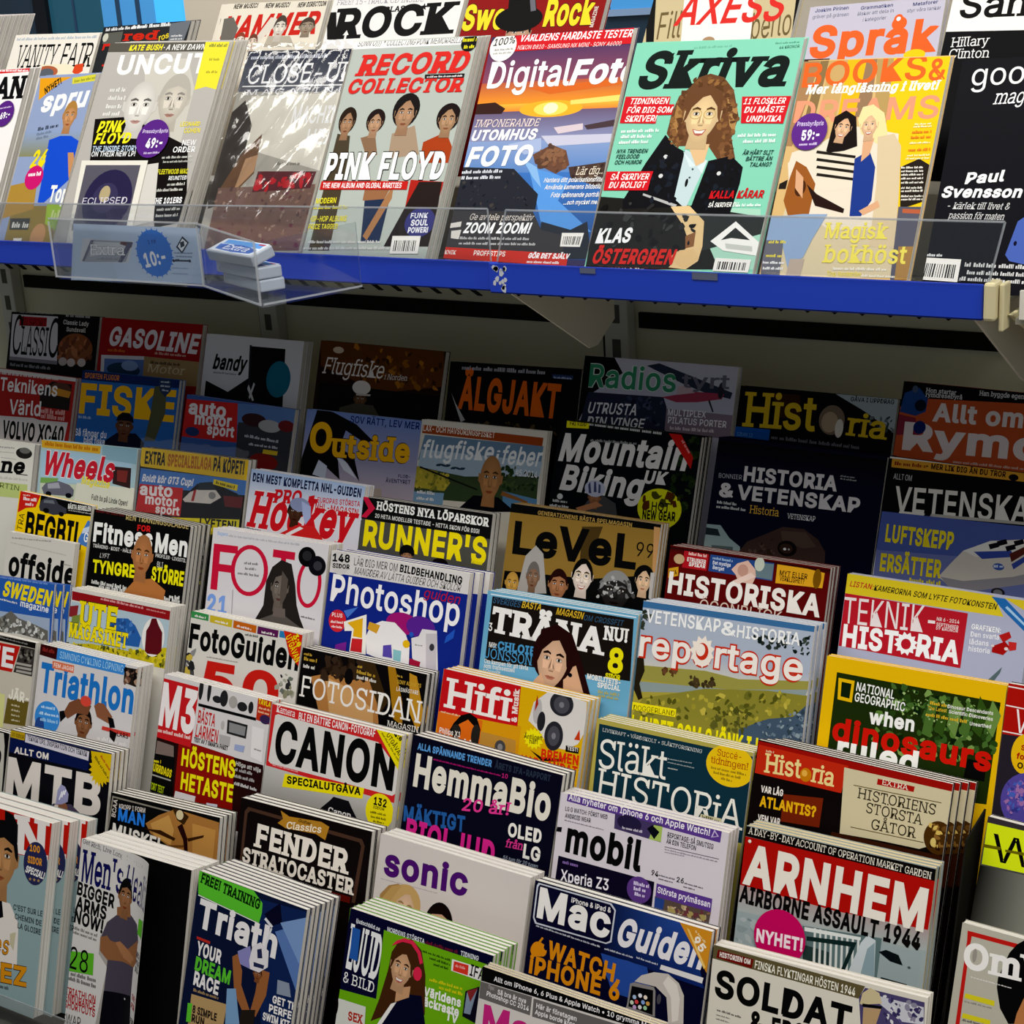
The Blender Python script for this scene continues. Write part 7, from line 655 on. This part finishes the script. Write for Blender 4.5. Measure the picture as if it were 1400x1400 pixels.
[('T','Get Rich, Live Long, Die Happy','s','3a3a48',2.5,6,122.1,3.5,6.4),('T',"Men's",'sb','1c1c54',3.9,56,77.6,0.2,42.6),('T','Health','sb','1c1c54',83.7,56.9,75.6,4.9,41.8),('T','BIGGER','B','151515',0.1,74.6,69.6,2.4,17.9),('T','ARMS','B','151515',0.1,93.9,57.2,1.7,18),('T','NOW!','B','151515',-0.7,111.4,54.3,2.8,18),('D','6a6866',-1,120.3,45.6,0.3,4.7),('D','6a6866',-1.2,125.9,45,0.4,4.3),('P','a8a29c',[50.3,117,71.1,88,74.8,161.3,65.4,229.2,56.5,231.6,67.7,154.3,50.5,141]),('P','4b4552',[60,97.2,76.6,83.5,102.9,76.3,124.9,84.1,134.8,103.2,129.3,117.5,125.5,133.4,126.7,176.2,66.1,188.6,67.5,141.3,50.9,121.2]),('P','14141d',[65.7,185.4,126.5,175.1,137,231.5,62.3,252]),('P','8e5f3e',[50.6,119.1,62.3,114.1,69.1,119,81.4,119.3,100.3,124.5,124.9,106.7,133.1,101.5,134.4,129.1,126.1,138.6,96.2,139.6,66.4,144.8,52,136.3]),('P','a8744e',[78.3,119,87,115.8,124.6,127.2,120,137,95.5,134.3]),('P','8e5f3e',[75.3,74,101.5,65.8,104.9,80.2,76.7,84.5]),('F','9a6a48','17130f','short',89.8,57.7,13.5,22.6,0),('E','c8c8c8',109.7,183.8,1.7,1.3),('P','5cb42c',[-8.6,151.1,42,142.7,43.9,170.8,-7,176.9]),('T','28','','131311',-1.3,172,34.7,-1.2,28.9),('D','6a6866',-5.5,181.4,56.4,-3.2,5.6),('D','6a6866',-4.6,187.9,55.5,-2.1,5.6),('T','TRIATHLON','b','b02024',-2.9,207.1,55.9,-2,9.8),('T','ENDURANCE','b','b02024',-3,216,56.5,-1.6,9.8),('T','SHORTCUTS','b','b02024',-3,224.9,57.1,-1.9,9.8),('T','SWAP','','4a4846',-4.8,244.8,34.8,-2.6,12.8),('P','5cb42c',[129.5,74.5,161.6,72.3,166.3,96.7,129.1,93.9]),('T','8','','131311',143.7,92.5,10.7,9.5,22.8),('T','RECHARGE','b','4a4856',133.4,121.8,34.8,1.7,7),('T','YOUR BODY','b','4a4856',133.5,131.4,34.6,1.7,7),('T','IN 24 HOURS','b','151515',132.9,140.2,36.4,1.8,7),('B',[150.7,145.3,169.8,145.8,168.4,156.8,150.7,156]),('T','THE 10 BEST','b','b02024',130.7,177.3,43.5,1.9,7.4),('T','FOR MEN','b','b02024',131.2,187.9,36.9,-0.2,7.4),('T','FIND THE','b','2a2a2a',133.7,206.6,33.9,-0.9,7.4)],
{},{'curl': (0.5, 0.12), 'cw': 0.76}),
((-1.34593,1.23005,0.58458),0.02849,0.17503,0.26849,0.33408,0.00796,0.00886,7,0,'1a2038',0,'dark blue magazine with a green banner and a helmeted cyclist','copy behind the dark blue magazine with a green banner and a helmeted cyclist','copies of the dark blue magazine with a green banner and a helmeted cyclist',
[('P','1c2a54',[94.5,8.3,175.2,2.6,203.7,129.5,129.7,153.7]),('P','10142a',[111.5,23.2,133.6,3.7,140.4,25.7,125,34.6]),('P','5a7ab4',[131.6,39.2,177.4,14.9,191.1,90.5,179.9,104.8]),('P','7a98c8',[137.7,26.5,176.3,8.8,189.6,82.3]),('P','5cc434',[-1.7,0.4,90.2,0.6,106.5,11.4,107.5,23.2,105.3,36,3,29.2]),('T','FREE! TRAINING','sB','153010',3.3,14.2,99.5,3.9,13.1),('P','e8f0e0',[3.1,29.6,105.4,36.4,105.6,37.6,3.3,30.9]),('T','Triath','B','f0ecec',7.4,69,130,1,36.3),('P','b83028',[10.1,80.7,32.8,80.7,33.1,84,10.5,84]),('T','YOUR','B','f0ecec',12.8,103.1,41.2,0.4,17.5),('T','DREAM','B','5cc434',13.7,122.6,58.8,0.8,17.8),('T','RACE','B','f0ecec',14.7,141,42.2,0.9,17.9),('D','a88a60',16.7,148.8,41.7,-3.6,4.3),('P','b89868',[14.4,152.9,73.4,147.6,72.1,172.6,15.4,191.1]),('P','8a88c0',[78.4,79.3,96.6,67.2,107.4,94.8,83.9,93.2]),('P','9a6038',[71.3,88.1,79,82.4,89.6,100.3,91.3,117.5,110.7,144.5,103.7,153.4,81.8,129.4]),('P','9a6038',[115.2,90.2,132.2,89.3,131.7,118,120.1,148.1,110.7,144.5,114.7,118.9]),('F','8a5434','2a1c14','short',114.2,97.1,6.8,8.3,0),('P','e4e0e4',[98.3,84.3,100.7,66,112.2,58.1,126.3,64.8,128.4,83.9,116,94.3,101.6,94.4]),('P','2a3050',[108.3,68.1,114.9,65,118.3,76,110.7,78.3]),('P','2a3050',[105.5,84.3,122.6,83.5,122,88.1,106.5,89.6]),('P','e0e0e4',[124.1,37,126.8,36.7,120.9,66.5,118,66.3]),('P','e0e0e4',[115,26.5,127.7,33.8,125.4,36.7,112.7,29.4]),('P','2a2420',[96.7,146.8,118.5,139.8,118.9,157.3,97,164.4]),('P','8a94a8',[145.8,93.9,163.8,92.6,169.4,108.2,147.4,110.8]),('P','7aa0c8',[69.9,128.7,83.8,124.3,97,164.4,74.9,171.7]),('T','GET THE','B','f0ecec',142.6,123.3,43.1,-2.5,9.5),('T','PERFECT','B','f0ecec',139.2,135.3,51.4,-2.8,9.5),('T','SWIM KIT','B','f0ecec',131.4,147.7,42.2,-3.1,9.5),('T','8 SIMPLE','B','2a2420',20,174.9,40.3,-2.6,9.8),('T','RUN','B','2a2420',20.6,186,21,-3.3,9.8),('P','5cc434',[10.7,165.4,18.1,164.2,19.4,187.6,12,188.9])],
{},{}),
((-1.10836,1.23453,0.59749),0.0111,0.20143,0.285,0.33408,0.00743,0.00833,6,0,'6cac1c',0,'green magazine with a woman wearing red headphones','copy behind the green magazine with a woman wearing red headphones','copies of the green magazine with a woman wearing red headphones',
[('P','121630',[0.5,-0.7,201.3,-0.7,200.7,11.4,51.4,12.2,52.9,92.5,-2,96.8]),('T','ljudochbild.se','b','e8ecf4',10.9,14.5,34.7,1.4,4.8),('T','NORDENS STÖRSTA','b','e4e8f0',56,12.4,52.8,-0.2,5.2),('D','6a2030',110.5,12.1,46.3,-1.8,4.5),('T','TIDNING','b','e4e8f0',158.6,11.5,24,-1.2,5.4),('T','LJUD','sb','f0f0f0',2.6,70.3,48.2,2,53.1),('P','2a5aa8',[6.8,20.8,18.5,21.3,19.7,58,8,57.6]),('T','& BILD','s','f0f0f0',3,87,45,0.1,12.4),('D','1c3408',107.7,22,39.1,-0.5,2.7),('D','1c3408',118.4,27,28.2,0,3.1),('D','1c3408',124.7,32.4,20.5,-1.5,3.1),('P','ecE8e8',[148.4,18.5,188.5,17.6,188.6,31.6,149,31.6]),('P','d8382c',[151.2,20,170.9,19.1,171.6,30.4,151.4,30.9]),('D','f0a8a0',153.8,25.8,14.8,-2.8,3.4),('T','IFA','b','131318',173.6,29.8,19,1.9,13.2),('D','d8d020',122.2,51.1,44.9,-3.2,4.1),('D','d8d020',136,56,32,-2.6,4.4),('T','Världens','B','f6f6f0',116.8,69.4,50.8,-1.7,10.6),('T','läckraste','B','f6f6f0',115.5,81,51.2,-2.4,10.6),('T','TV','B','f6f6f0',150,87,16.3,1.1,10.5),('P','1c1c28',[171.2,48.2,188.6,37.8,190.9,79.4,171.4,76.5]),('P','8a9ab0',[173.5,49.3,186.1,42.1,181.3,71.8,172.9,72.5]),('P','8a3030',[173.3,47.6,186.8,40.1,179.2,58.3]),('P','452a1b',[66.2,33.7,74.8,17.6,91.8,12,106.4,20.5,116,46.6,121.8,89.9,99.5,102.1,83.2,98,49.2,119.4,57.3,91.2,64.1,56.2]),('P','15182b',[58.2,125.8,75.4,91.3,95.1,74.5,114.3,70.5,125,103.3]),('P','f0ece8',[74.3,91.6,81.5,87.6,64.2,120.3,57.7,122.3]),('P','c89870',[79,71.9,97.9,64.5,97.7,77.3,79.4,88.2]),('F','d4a47c','452a1b','smile',82.4,48.2,15,22.6,6),('P','dc2c4c',[65,26.7,70.6,19.3,80.9,13.6,94.2,13.1,105.6,22.6,110.7,33.7,106.7,36.7,101.7,25.5,91.5,17.5,79.4,18.2]),('E','dc2c4c',105.2,47.9,5.9,7.9),('P','d8d8d0',[-3.8,107.6,40.1,105.6,42.2,132.6,-3.4,146.7]),('T','SEX','sB','b02c20',17.1,128.3,21.8,-4.4,10.6),('E','2a2a2a',-1,118,2.2,8.9)],
{},{}),
((-0.90089,1.20427,0.6018),0.01149,0.21865,0.28609,0.33408,0.00443,0.00533,3,0,'d6cfca',1,'grey magazine with a large magenta letter under a black strip','copy behind the grey magazine with a large magenta letter under a black strip','copies of the grey magazine with a large magenta letter under a black strip',
[('P','141414',[-0.1,-0.8,237,-7.3,239.2,7,0.4,15.8]),('T','Allt om iPhone 6, 6 Plus & Apple Watch • 10 grymma Mac','b','f0ecec',16.1,11.5,193.3,-1.9,5.3),('P','686462',[-0.1,16.5,65.5,14.1,65.9,34.1,0.7,34.7]),('T','Tips:','b','a8a4a2',10.2,21.5,8.1,-0.8,4.4),('T','Så bra är nya','b','f0ecec',22.8,24,36.2,-1,5.2),('T','Photoshop CC 2014','b','f0ecec',9.4,29.5,54.1,0.8,5.2),('P','686462',[67.7,15.2,167.9,11.9,168.2,30.4,68.6,34.4]),('T','Här är företagen','b','f0ecec',72,24,49.5,-0.7,5.3),('T','Apple borde köpa','b','f0ecec',71.5,30.9,49.2,-1.1,5.1),('T','Mac','B','c42c7c',9.5,67.6,85.6,-2.8,28.7)],
{},{})
]
CARD = ((-1.70272,1.5035,1.32795),0.00469,0.21778,0.0645,0,0.003,0.001,1,0,'b6cbe6',0,'pale blue price card','',None,
[('P','bccfe8',[-13.9,-6.8,220.1,-7.4,194.5,64.4,-34.7,71.2]),('P','d0d4da',[0.5,12.9,97,13.8,81.9,42.9,-12.3,45.4]),('P','9aa0aa',[18.7,13.8,94.6,14.1,77.7,41.6,-2.9,45]),('P','c8ccd2',[22.7,16.4,85.4,16.3,77.3,28.1,9.4,37]),('P','5a2a2c',[73.9,14.6,95.9,14.9,91.6,22.3,70.4,17.9]),('P','4a4a66',[85.6,15.3,96.2,15.3,70.1,42.6,62.7,42.5]),('P','4a4a66',[15.5,14.5,21.6,14.3,-2.8,44.3,-7.4,44.1]),('T','Extra','si+','6a6e7a',11.5,34.4,66.5,-1.5,14),('T','Extra','si','f6f6f8',11.5,34.4,66.5,-1.5,14),('D','7a7c84',23.9,40.7,45.4,-1.8,3),('S','2f78d8',133.3,27.6,35.9,34,22),('E','2f78d8',133.3,27.6,32.4,30.7),('T','10:-','B','f6f8fc',114.7,47.8,40.1,-11.3,19.1),('T','1 FP','b','1a3c8a',123.9,16,15.4,-3.5,5.4),('P','22283c',[187.9,3.6,198.2,11.4,184,26.5,174.2,18.3]),('P','e8eef6',[187.3,6.7,195.3,12.1,183.9,23.6,177.7,17.3]),('P','22283c',[182.3,11.9,189.6,9.6,189.9,16.1,182.5,19]),('D','22283c',169.6,36.8,26.8,-1.5,3.3),('D','6a7a98',169.9,26.6,32.3,-1.5,2),('D','6a7a98',172,31,29.4,-0.7,2),('D','9ab0d0',162.3,46.4,29.6,-0.5,2.1),('D','9ab0d0',161.1,53.6,28.2,-0.1,2.1),('E','22283c',166.9,36.1,2.3,1.9),('E','22283c',195.9,35.4,2.2,1.8),('P','22283c',[167.1,35.3,196.1,34.5,195.8,36.2,166.8,37])],
{},{})
GUM = ((0,0,0),0,.09,.034,0,.01,.01,1,0,"dfe6f0",0,"","",None,[('P','5a9ae0',[6,2,97,2,99,14,54,12,8,12]),('P','3468c0',[4,14,54,11,99,18,95,28,54,30,10,27]),('E','2a58b0',54,20,40,8),('P','e8eef6',[2,26,40,31,20,31,2,31]),('T','Extra','si','f4f8ff',24,25,58,0,12),('P','c03028',[84,3,99,3,99,6,84,6])],{},{})
# ------------------------------------------------------------------ room and shelving
def build_room():
    o = MB().box(-6.5, -3.0, -0.1, 3.0, 6.0, 0.0).build('floor', mat('floor_tiles', '8a867e', 0.5)); struct(o)
    o = MB().box(-2.75, 1.95, 0.0, 0.6, 1.97, 1.36).build('wall_back', WALLM); struct(o)
    wl = MB()
    for x0, x1, z0, z1 in ((-8, -5.55, 0, 4), (-4.38, -2.86, 0, 4), (-2.36, 3, 0, 4), (-5.55, -4.38, 0, 1.0), (-5.55, -4.38, 2.3, 4), (-2.86, -2.36, 0, 1.0), (-2.86, -2.36, 2.3, 4)): wl.box(x0, 4.5, z0, x1, 4.6, z1)
    struct(wl.build('wall_rear', ROOMW))
    glass = mat('dark_window_glass', '24384a', 0.12, 0.6); frame = mat('black_window_frame', '0c0f16', 0.4)
    sky = mat('daylight_pane', '3a9be8', 0.3); b = sky.node_tree.nodes['Principled BSDF']; b.inputs['Emission Color'].default_value = (*lin('3aa0f0'), 1); b.inputs['Emission Strength'].default_value = 0.95
    sky2 = mat('evening_pane', '2c6ca0', 0.3); b = sky2.node_tree.nodes['Principled BSDF']; b.inputs['Emission Color'].default_value = (*lin('4a92cc'), 1); b.inputs['Emission Strength'].default_value = 0.7
    teal = mat('teal_pane', '1c4a5c', 0.15); b = teal.node_tree.nodes['Principled BSDF']; b.inputs['Emission Color'].default_value = (*lin('2c6078'), 1); b.inputs['Emission Strength'].default_value = 0.3
    w1 = struct(MB().box(-5.55, 4.52, 1.0, -5.17, 4.54, 2.3).build('window_1', glass))
    MB().box(-5.19, 4.50, 1.0, -5.12, 4.56, 2.3).box(-5.55, 4.50, 2.26, -4.38, 4.56, 2.3).build('window_frame', frame, w1)
    MB().box(-5.12, 4.52, 1.0, -4.83, 4.54, 2.3).build('teal_pane', teal, w1)
    MB().box(-4.83, 4.52, 1.0, -4.55, 4.54, 2.3).build('evening_pane', sky2, w1)
    MB().box(-4.55, 4.52, 1.0, -4.38, 4.54, 2.3).build('daylight_pane', sky, w1)
    MB().box(-4.985, 4.515, 1.0, -4.975, 4.56, 2.3).box(-4.75, 4.515, 1.0, -4.73, 4.56, 2.3).box(-4.645, 4.515, 1.0, -4.625, 4.56, 2.3).build('mullions', mat('blue_grey_mullion', '2c4a6a', 0.4), w1)
    w2 = struct(MB().box(-2.86, 4.52, 1.0, -2.36, 4.54, 2.3).build('window_2', glass))
    MB().box(-2.60, 4.515, 1.52, -2.44, 4.55, 1.60).build('daylight_pane', sky2, w2)
    MB().box(-2.62, 4.505, 1.50, -2.42, 4.56, 1.52).box(-2.435, 4.505, 1.5, -2.415, 4.56, 2.0).build('window_frame', mat('pale_frame', '8aa8d0', 0.4), w2)
build_room()
SLOT = mat('slot_shadow_grey', '55554c', 0.8, 0.1)
def upright(x, label):
    t = thing('shelf_upright', label, 'upright', (x, 1.938, 0))
    m = MB(); m.box(-0.019, -0.012, 0, 0.019, 0.0115, 1.42); m.bevel_build('post', POSTM, t, 0.002)
    for k in range(6):
        z = 1.0 + k * 0.049; MB().box(-0.006, -0.0128, z, 0.007, -0.0118, z + 0.026).build('slot', SLOT, t)
    MB().box(-0.026, -0.004, 0, -0.0205, 0.0115, 1.42).build('seam', DARK, t)
    return t
upright(-2.405, 'grey slotted steel upright behind the left end of the blue shelf')
upright(-1.772, 'grey slotted steel upright behind the clear gum tray')
upright(-1.122, 'grey slotted steel upright above the pale aircraft magazine')
for nm, x0, x1 in (('trim_1', -2.375, -1.80), ('trim_2', -1.745, -1.15), ('trim_3', -1.095, -0.2)):
    struct(MB().box(x0, 1.944, 1.138, x1, 1.9495, 1.160).build(nm, DARK))
BRK = mat('pale_bracket', 'cfc9b8', 0.5, 0.3)
def shelf(x0, x1, yr, zt, zb, label, cap):
    t = thing('shelf', label, 'shelf', ((x0 + x1) / 2, 1.7, zb)); ox = (x0 + x1) / 2
    def L(m): m.v = [(x - ox, y - 1.7, z - zb) for x, y, z in m.v]; return m
    L(MB().box(x0, yr, zb, x1, yr + 0.004, zt).box(x0, yr, zb, x1, yr + 0.014, zb + 0.003)).bevel_build('front_rail', BLUE, t, 0.0012)
    L(MB().box(x0, yr + 0.015, 1.2675, x1, 1.924, 1.2725)).build('tray', TRAYM, t)
    L(MB().box(x0, 1.708, 1.273, x1, 1.924, 1.362)).build('rear_step', TRAYM, t)
    teeth = MB(); x = x0 + 0.02
    while x < x1 - 0.03:
        if cap: teeth.prism([(x, yr + 0.016, zb + 0.0005), (x + 0.016, yr + 0.016, zb + 0.0005), (x + 0.008, yr + 0.016, zb - 0.0055)], (0, 0.003, 0))
        else: teeth.prism([(x, yr + 0.016, zb + 0.0005), (x + 0.007, yr + 0.016, zb + 0.0005), (x + 0.024, yr + 0.016, zb - 0.010), (x + 0.018, yr + 0.016, zb - 0.010)], (0, 0.003, 0))
        x += 0.030
    L(teeth).build('perforation_shadow', DARK, t)  # dark teeth stand in for the shadows of the tray perforations
    for bx in ((x0 + 0.012, x1 - 0.016) if cap else (x0 + 0.012,)):
        L(MB().prism([(bx, yr + 0.018, 1.2672), (bx, 1.79, 1.2672), (bx, 1.79, 1.185), (bx, 1.745, 1.160), (bx, 1.725, 1.160), (bx, yr + 0.018, 1.264)], (0.003, 0, 0))).build('bracket', BRK, t)
    return t, L
shelf(-2.55, -1.0605, 1.552, 1.298, 1.2635, 'left blue-fronted shelf carrying the music magazines and gum tray', 0)
sr, L = shelf(-1.0585, -0.4815, 1.532, 1.301, 1.2655, 'right blue-fronted shelf with a cream end cap and scuffed corner', 1)
L(MB().box(-0.480, 1.527, 1.266, -0.468, 1.552, 1.3035)).bevel_build('end_cap', BEIGE, sr, 0.003)
L(MB().box(-0.467, 1.535, 1.255, -0.462, 1.556, 1.3015).prism([(-0.462, 1.545, 1.27), (-0.462, 1.92, 1.27), (-0.462, 1.92, 1.16), (-0.462, 1.70, 1.20)], (0.004, 0, 0))).bevel_build('side_bracket', BEIGE, sr, 0.0015)
m = MB()
rr = random.Random(5)
for k in range(16):
    a = rr.uniform(-1.052, -1.036); z = rr.uniform(1.270, 1.296); s = rr.uniform(0.0015, 0.0045)
    m.prism([(a + s * math.cos(q) * rr.uniform(0.5, 1.2), 1.5319, z + s * math.sin(q)) for q in (0, 1, 2, 3, 4, 5)], (0, -0.0002, 0))
sc1 = L(m).build('scuff', mat('chipped_enamel', 'c8ccd4', 0.5), sr); sc1['label'] = 'pale chipped paint'
L(MB().box(-0.935, 1.5312, 1.294, -0.915, 1.5319, 1.300).box(-0.795, 1.5312, 1.293, -0.765, 1.5319, 1.3005)).build('tape_residue', mat('tape_residue', '5a6078', 0.6), sr)
# cream shelf carrying on at the right edge
t = thing('shelf', 'pale shelf stub running on past the cream end cap', 'shelf', (-0.2, 1.7, 1.26))
MB().box(-0.255, -0.15, 0.0, 0.35, 0.22, 0.006).build('tray', TRAYM, t); MB().box(-0.25, -0.155, 0.006, 0.35, -0.15, 0.034).build('front_rail', mat('white_enamel', 'e8e4d8', 0.4), t)
def guard(pts, label, thick=0.002):     # clear plate: four corners, edges drawn as bright rims
    c = sum((Vector(p) for p in pts), Vector()) / 4
    t = thing('clear_guard', label, 'guard', tuple(c)); P = [Vector(p) - c for p in pts]
    n = (P[1] - P[0]).cross(P[3] - P[0]).normalized() * thick
    MB().prism(P, n).build('plate', ACRYL, t)
    e = MB(); w_ = 0.0011
    for a, b in ((P[0], P[1]), (P[1], P[2]), (P[3], P[0])):
        d = (b - a).normalized(); s = n.normalized().cross(d) * w_
        e.prism([a - s + n * 1.05, b - s + n * 1.05, b + s + n * 1.05, a + s + n * 1.05], n * 0.25)
    e.build('rim', EDGE, t); return t
guard([(-2.2, 1.549, 1.350), (-1.068, 1.549, 1.360), (-1.068, 1.549, 1.299), (-2.2, 1.549, 1.299)], 'clear plastic guard along the front of the left blue shelf')
guard([(-1.030, 1.530, 1.362), (-0.4625, 1.530, 1.3615), (-0.476, 1.530, 1.304), (-1.046, 1.530, 1.303)], 'clear plastic guard along the front of the right blue shelf')
guard([(-2.0, 1.118, 0.366), (-1.49, 1.118, 0.380), (-1.49, 1.118, 0.328), (-2.0, 1.118, 0.326)], 'low clear plastic lip before the teal football magazine')
# stepped rack that carries the lower magazines
rk = thing('magazine_rack', 'dark stepped steel rack holding the lower rows of magazines', 'rack', (-1.2, 1.5, 0))
for (y0, y1, z) in LEDGES:
    q = z - (y1 - y0) * 0.2430; MB().prism([(-1.45, y0 - 1.5, z), (-1.45, y1 - 1.5, q), (-1.45, y1 - 1.5, q - 0.004), (-1.45, y0 - 1.5, z - 0.004)], (2.6, 0, 0)).build('ledge', RACKM, rk)
for x in (-1.462, 1.152):
    pts = [(x, y - 1.5, z - 0.004) for y, z in [(LEDGES[-1][0], LEDGES[-1][2])] + [(q[0], q[2]) for q in LEDGES[::-1][1:]]] + [(x, 0.44, LEDGES[0][2]), (x, 0.44, 0), (x, LEDGES[-1][0] - 1.5, 0)]
    MB().prism(pts, (0.01, 0, 0)).build('side_panel', RACKM, rk)
MB().prism([(0.7445, -0.130, 0.531), (0.7445, -0.074, 0.531), (0.7445, 0.002, 0.756), (0.7445, -0.058, 0.750)], (0.002, 0, 0)).build('gap_shade', DARK, rk)  # added dark plate in place of the shade in this gap
MB().box(-0.80, OFFY - 1.5, OFFZ - 0.004, -0.635, OFFY - 1.5 + 0.022, OFFZ).build('ledge', RACKM, rk)
# ------------------------------------------------------------------ magazines
def flat_card(rec, name, label, cat):
    (P0, phi, W, H, lean, t, pitch, n, dx, bg, cream, lb, cl, group, E, parts, opt) = rec
    o = Art(W * 1000, H * 1000); rnd = random.Random(3)
    for e in E: o.add(e, rnd)
    ex = Vector((math.cos(phi), 0, -math.sin(phi))); nrm = Vector((0, -1, 0)); up = nrm.cross(ex)
    ob = o.build(name, None, bg=bg, thick=0.0006, clip=False); ob.matrix_world = Matrix.Translation(Vector(P0) + ex * (W / 2) - up * H) @ Matrix((ex, up, nrm)).transposed().to_4x4()
    return tag(ob, label, cat)
need = set()
for rec in MAGS + [CARD, GUM]:
    for E in [rec[14]] + list(rec[15].values()):
        for e in E:
            if e[0] == 'T':
                for ch in e[1]: need.add((ch, offs(e[2])))
collect(sorted(need))
for i, rec in enumerate(MAGS): magazine(rec, i)
# ------------------------------------------------------------------ gum tray on the left shelf
tr = thing('gum_tray', 'clear acrylic gum tray hung over the left blue shelf edge', 'tray', (-1.55, 1.5, 1.26))
o_ = Vector((-1.55, 1.5, 1.26)); zb, zt = 1.2615, 1.341
p1, p2, p3 = (-1.757, 1.4990), (-1.478, 1.497), (-1.305, 1.412)
q3 = (-1.262, 1.546); q1 = (-1.757, 1.546)
def wall(a, b, z0=zb, z1a=zt, z1b=zt, th=0.0022):
    a = Vector((*a, 0)); b = Vector((*b, 0)); n = (b - a).cross(Vector((0, 0, 1))).normalized() * th
    return MB().prism([a + Vector((0, 0, z0)) - o_, b + Vector((0, 0, z0)) - o_, b + Vector((0, 0, z1b)) - o_, a + Vector((0, 0, z1a)) - o_], n)
wall(p1, p2).build('front_panel', ACRYL, tr); wall(p2, p3, z1b=1.336).build('front_panel', ACRYL, tr); wall(p3, q3, z1a=1.336).build('side_panel', ACRYL, tr); wall(q1, p1).build('side_panel', ACRYL, tr)
MB().prism([Vector((*p, zb - 0.003)) - o_ for p in (p1, p2, p3, q3, q1)], (0, 0, 0.0025)).build('base', ACRYL, tr)
e = MB()
for a, b, zz, z2 in ((p1, p2, zt, zt), (p2, p3, zt, 1.336), (p1, p2, zb, zb), (p2, p3, zb, zb), (p3, q3, zb, zb)):
    A = Vector((*a, zz)) - o_; B = Vector((*b, z2)) - o_; n = (B - A).cross(Vector((0, 0, 1))).normalized()
    e.prism([A + n * 0.0024, B + n * 0.0024, B + n * 0.0024 + Vector((0, 0, 0.0022)), A + n * 0.0024 + Vector((0, 0, 0.0022))], n * 0.0012)
for p in (p1, p2, p3):
    e.box(p[0] - o_.x - 0.001, p[1] - o_.y - 0.0042, zb - o_.z, p[0] - o_.x + 0.0012, p[1] - o_.y - 0.0024, zt - 0.003 - o_.z)
e.build('rim', EDGE, tr)
flat_card(CARD, 'price_card', 'pale blue gum price card standing in the clear tray', 'card')
def gum(loc, rz, tilt, label):
    t = thing('gum_pack', label, 'gum pack', loc, 'gum packs in the clear tray'); t.rotation_euler = (tilt, 0, rz)
    MB().box(-0.0555, 0, 0, 0.0555, 0.034, 0.0145).bevel_build('wrapper', SILVER, t, 0.002)
    a = Art(103, 32); rnd = random.Random(2)
    for el in GUM[14]: a.add(el, rnd)
    top = a.build('label_print', t, bg='dfe6f0', thick=0.0002); top.location = (0, 0.002, 0.0148)
    return t
GX, GY = -1.409, 1.4765
SILVER = mat('silver_wrapper', 'c4ccd8', 0.3, 0.5)
rz = math.atan2(p3[1] - p2[1], p3[0] - p2[0])
gum((GX + 0.004, GY + 0.010, 1.2645), -0.40, 0.0, 'lowest blue gum pack of the pile in the clear tray')
gum((GX + 0.002, GY + 0.006, 1.2800), -0.34, 0.0, 'middle blue gum pack of the pile in the clear tray')
gum((GX, GY, 1.2960), -0.30, 0.30, 'upper blue gum pack tilted on the pile in the clear tray')
gum((-1.610, 1.5082, 1.2645), 0.0, 0.0, 'gum pack half hidden behind the blue price card')
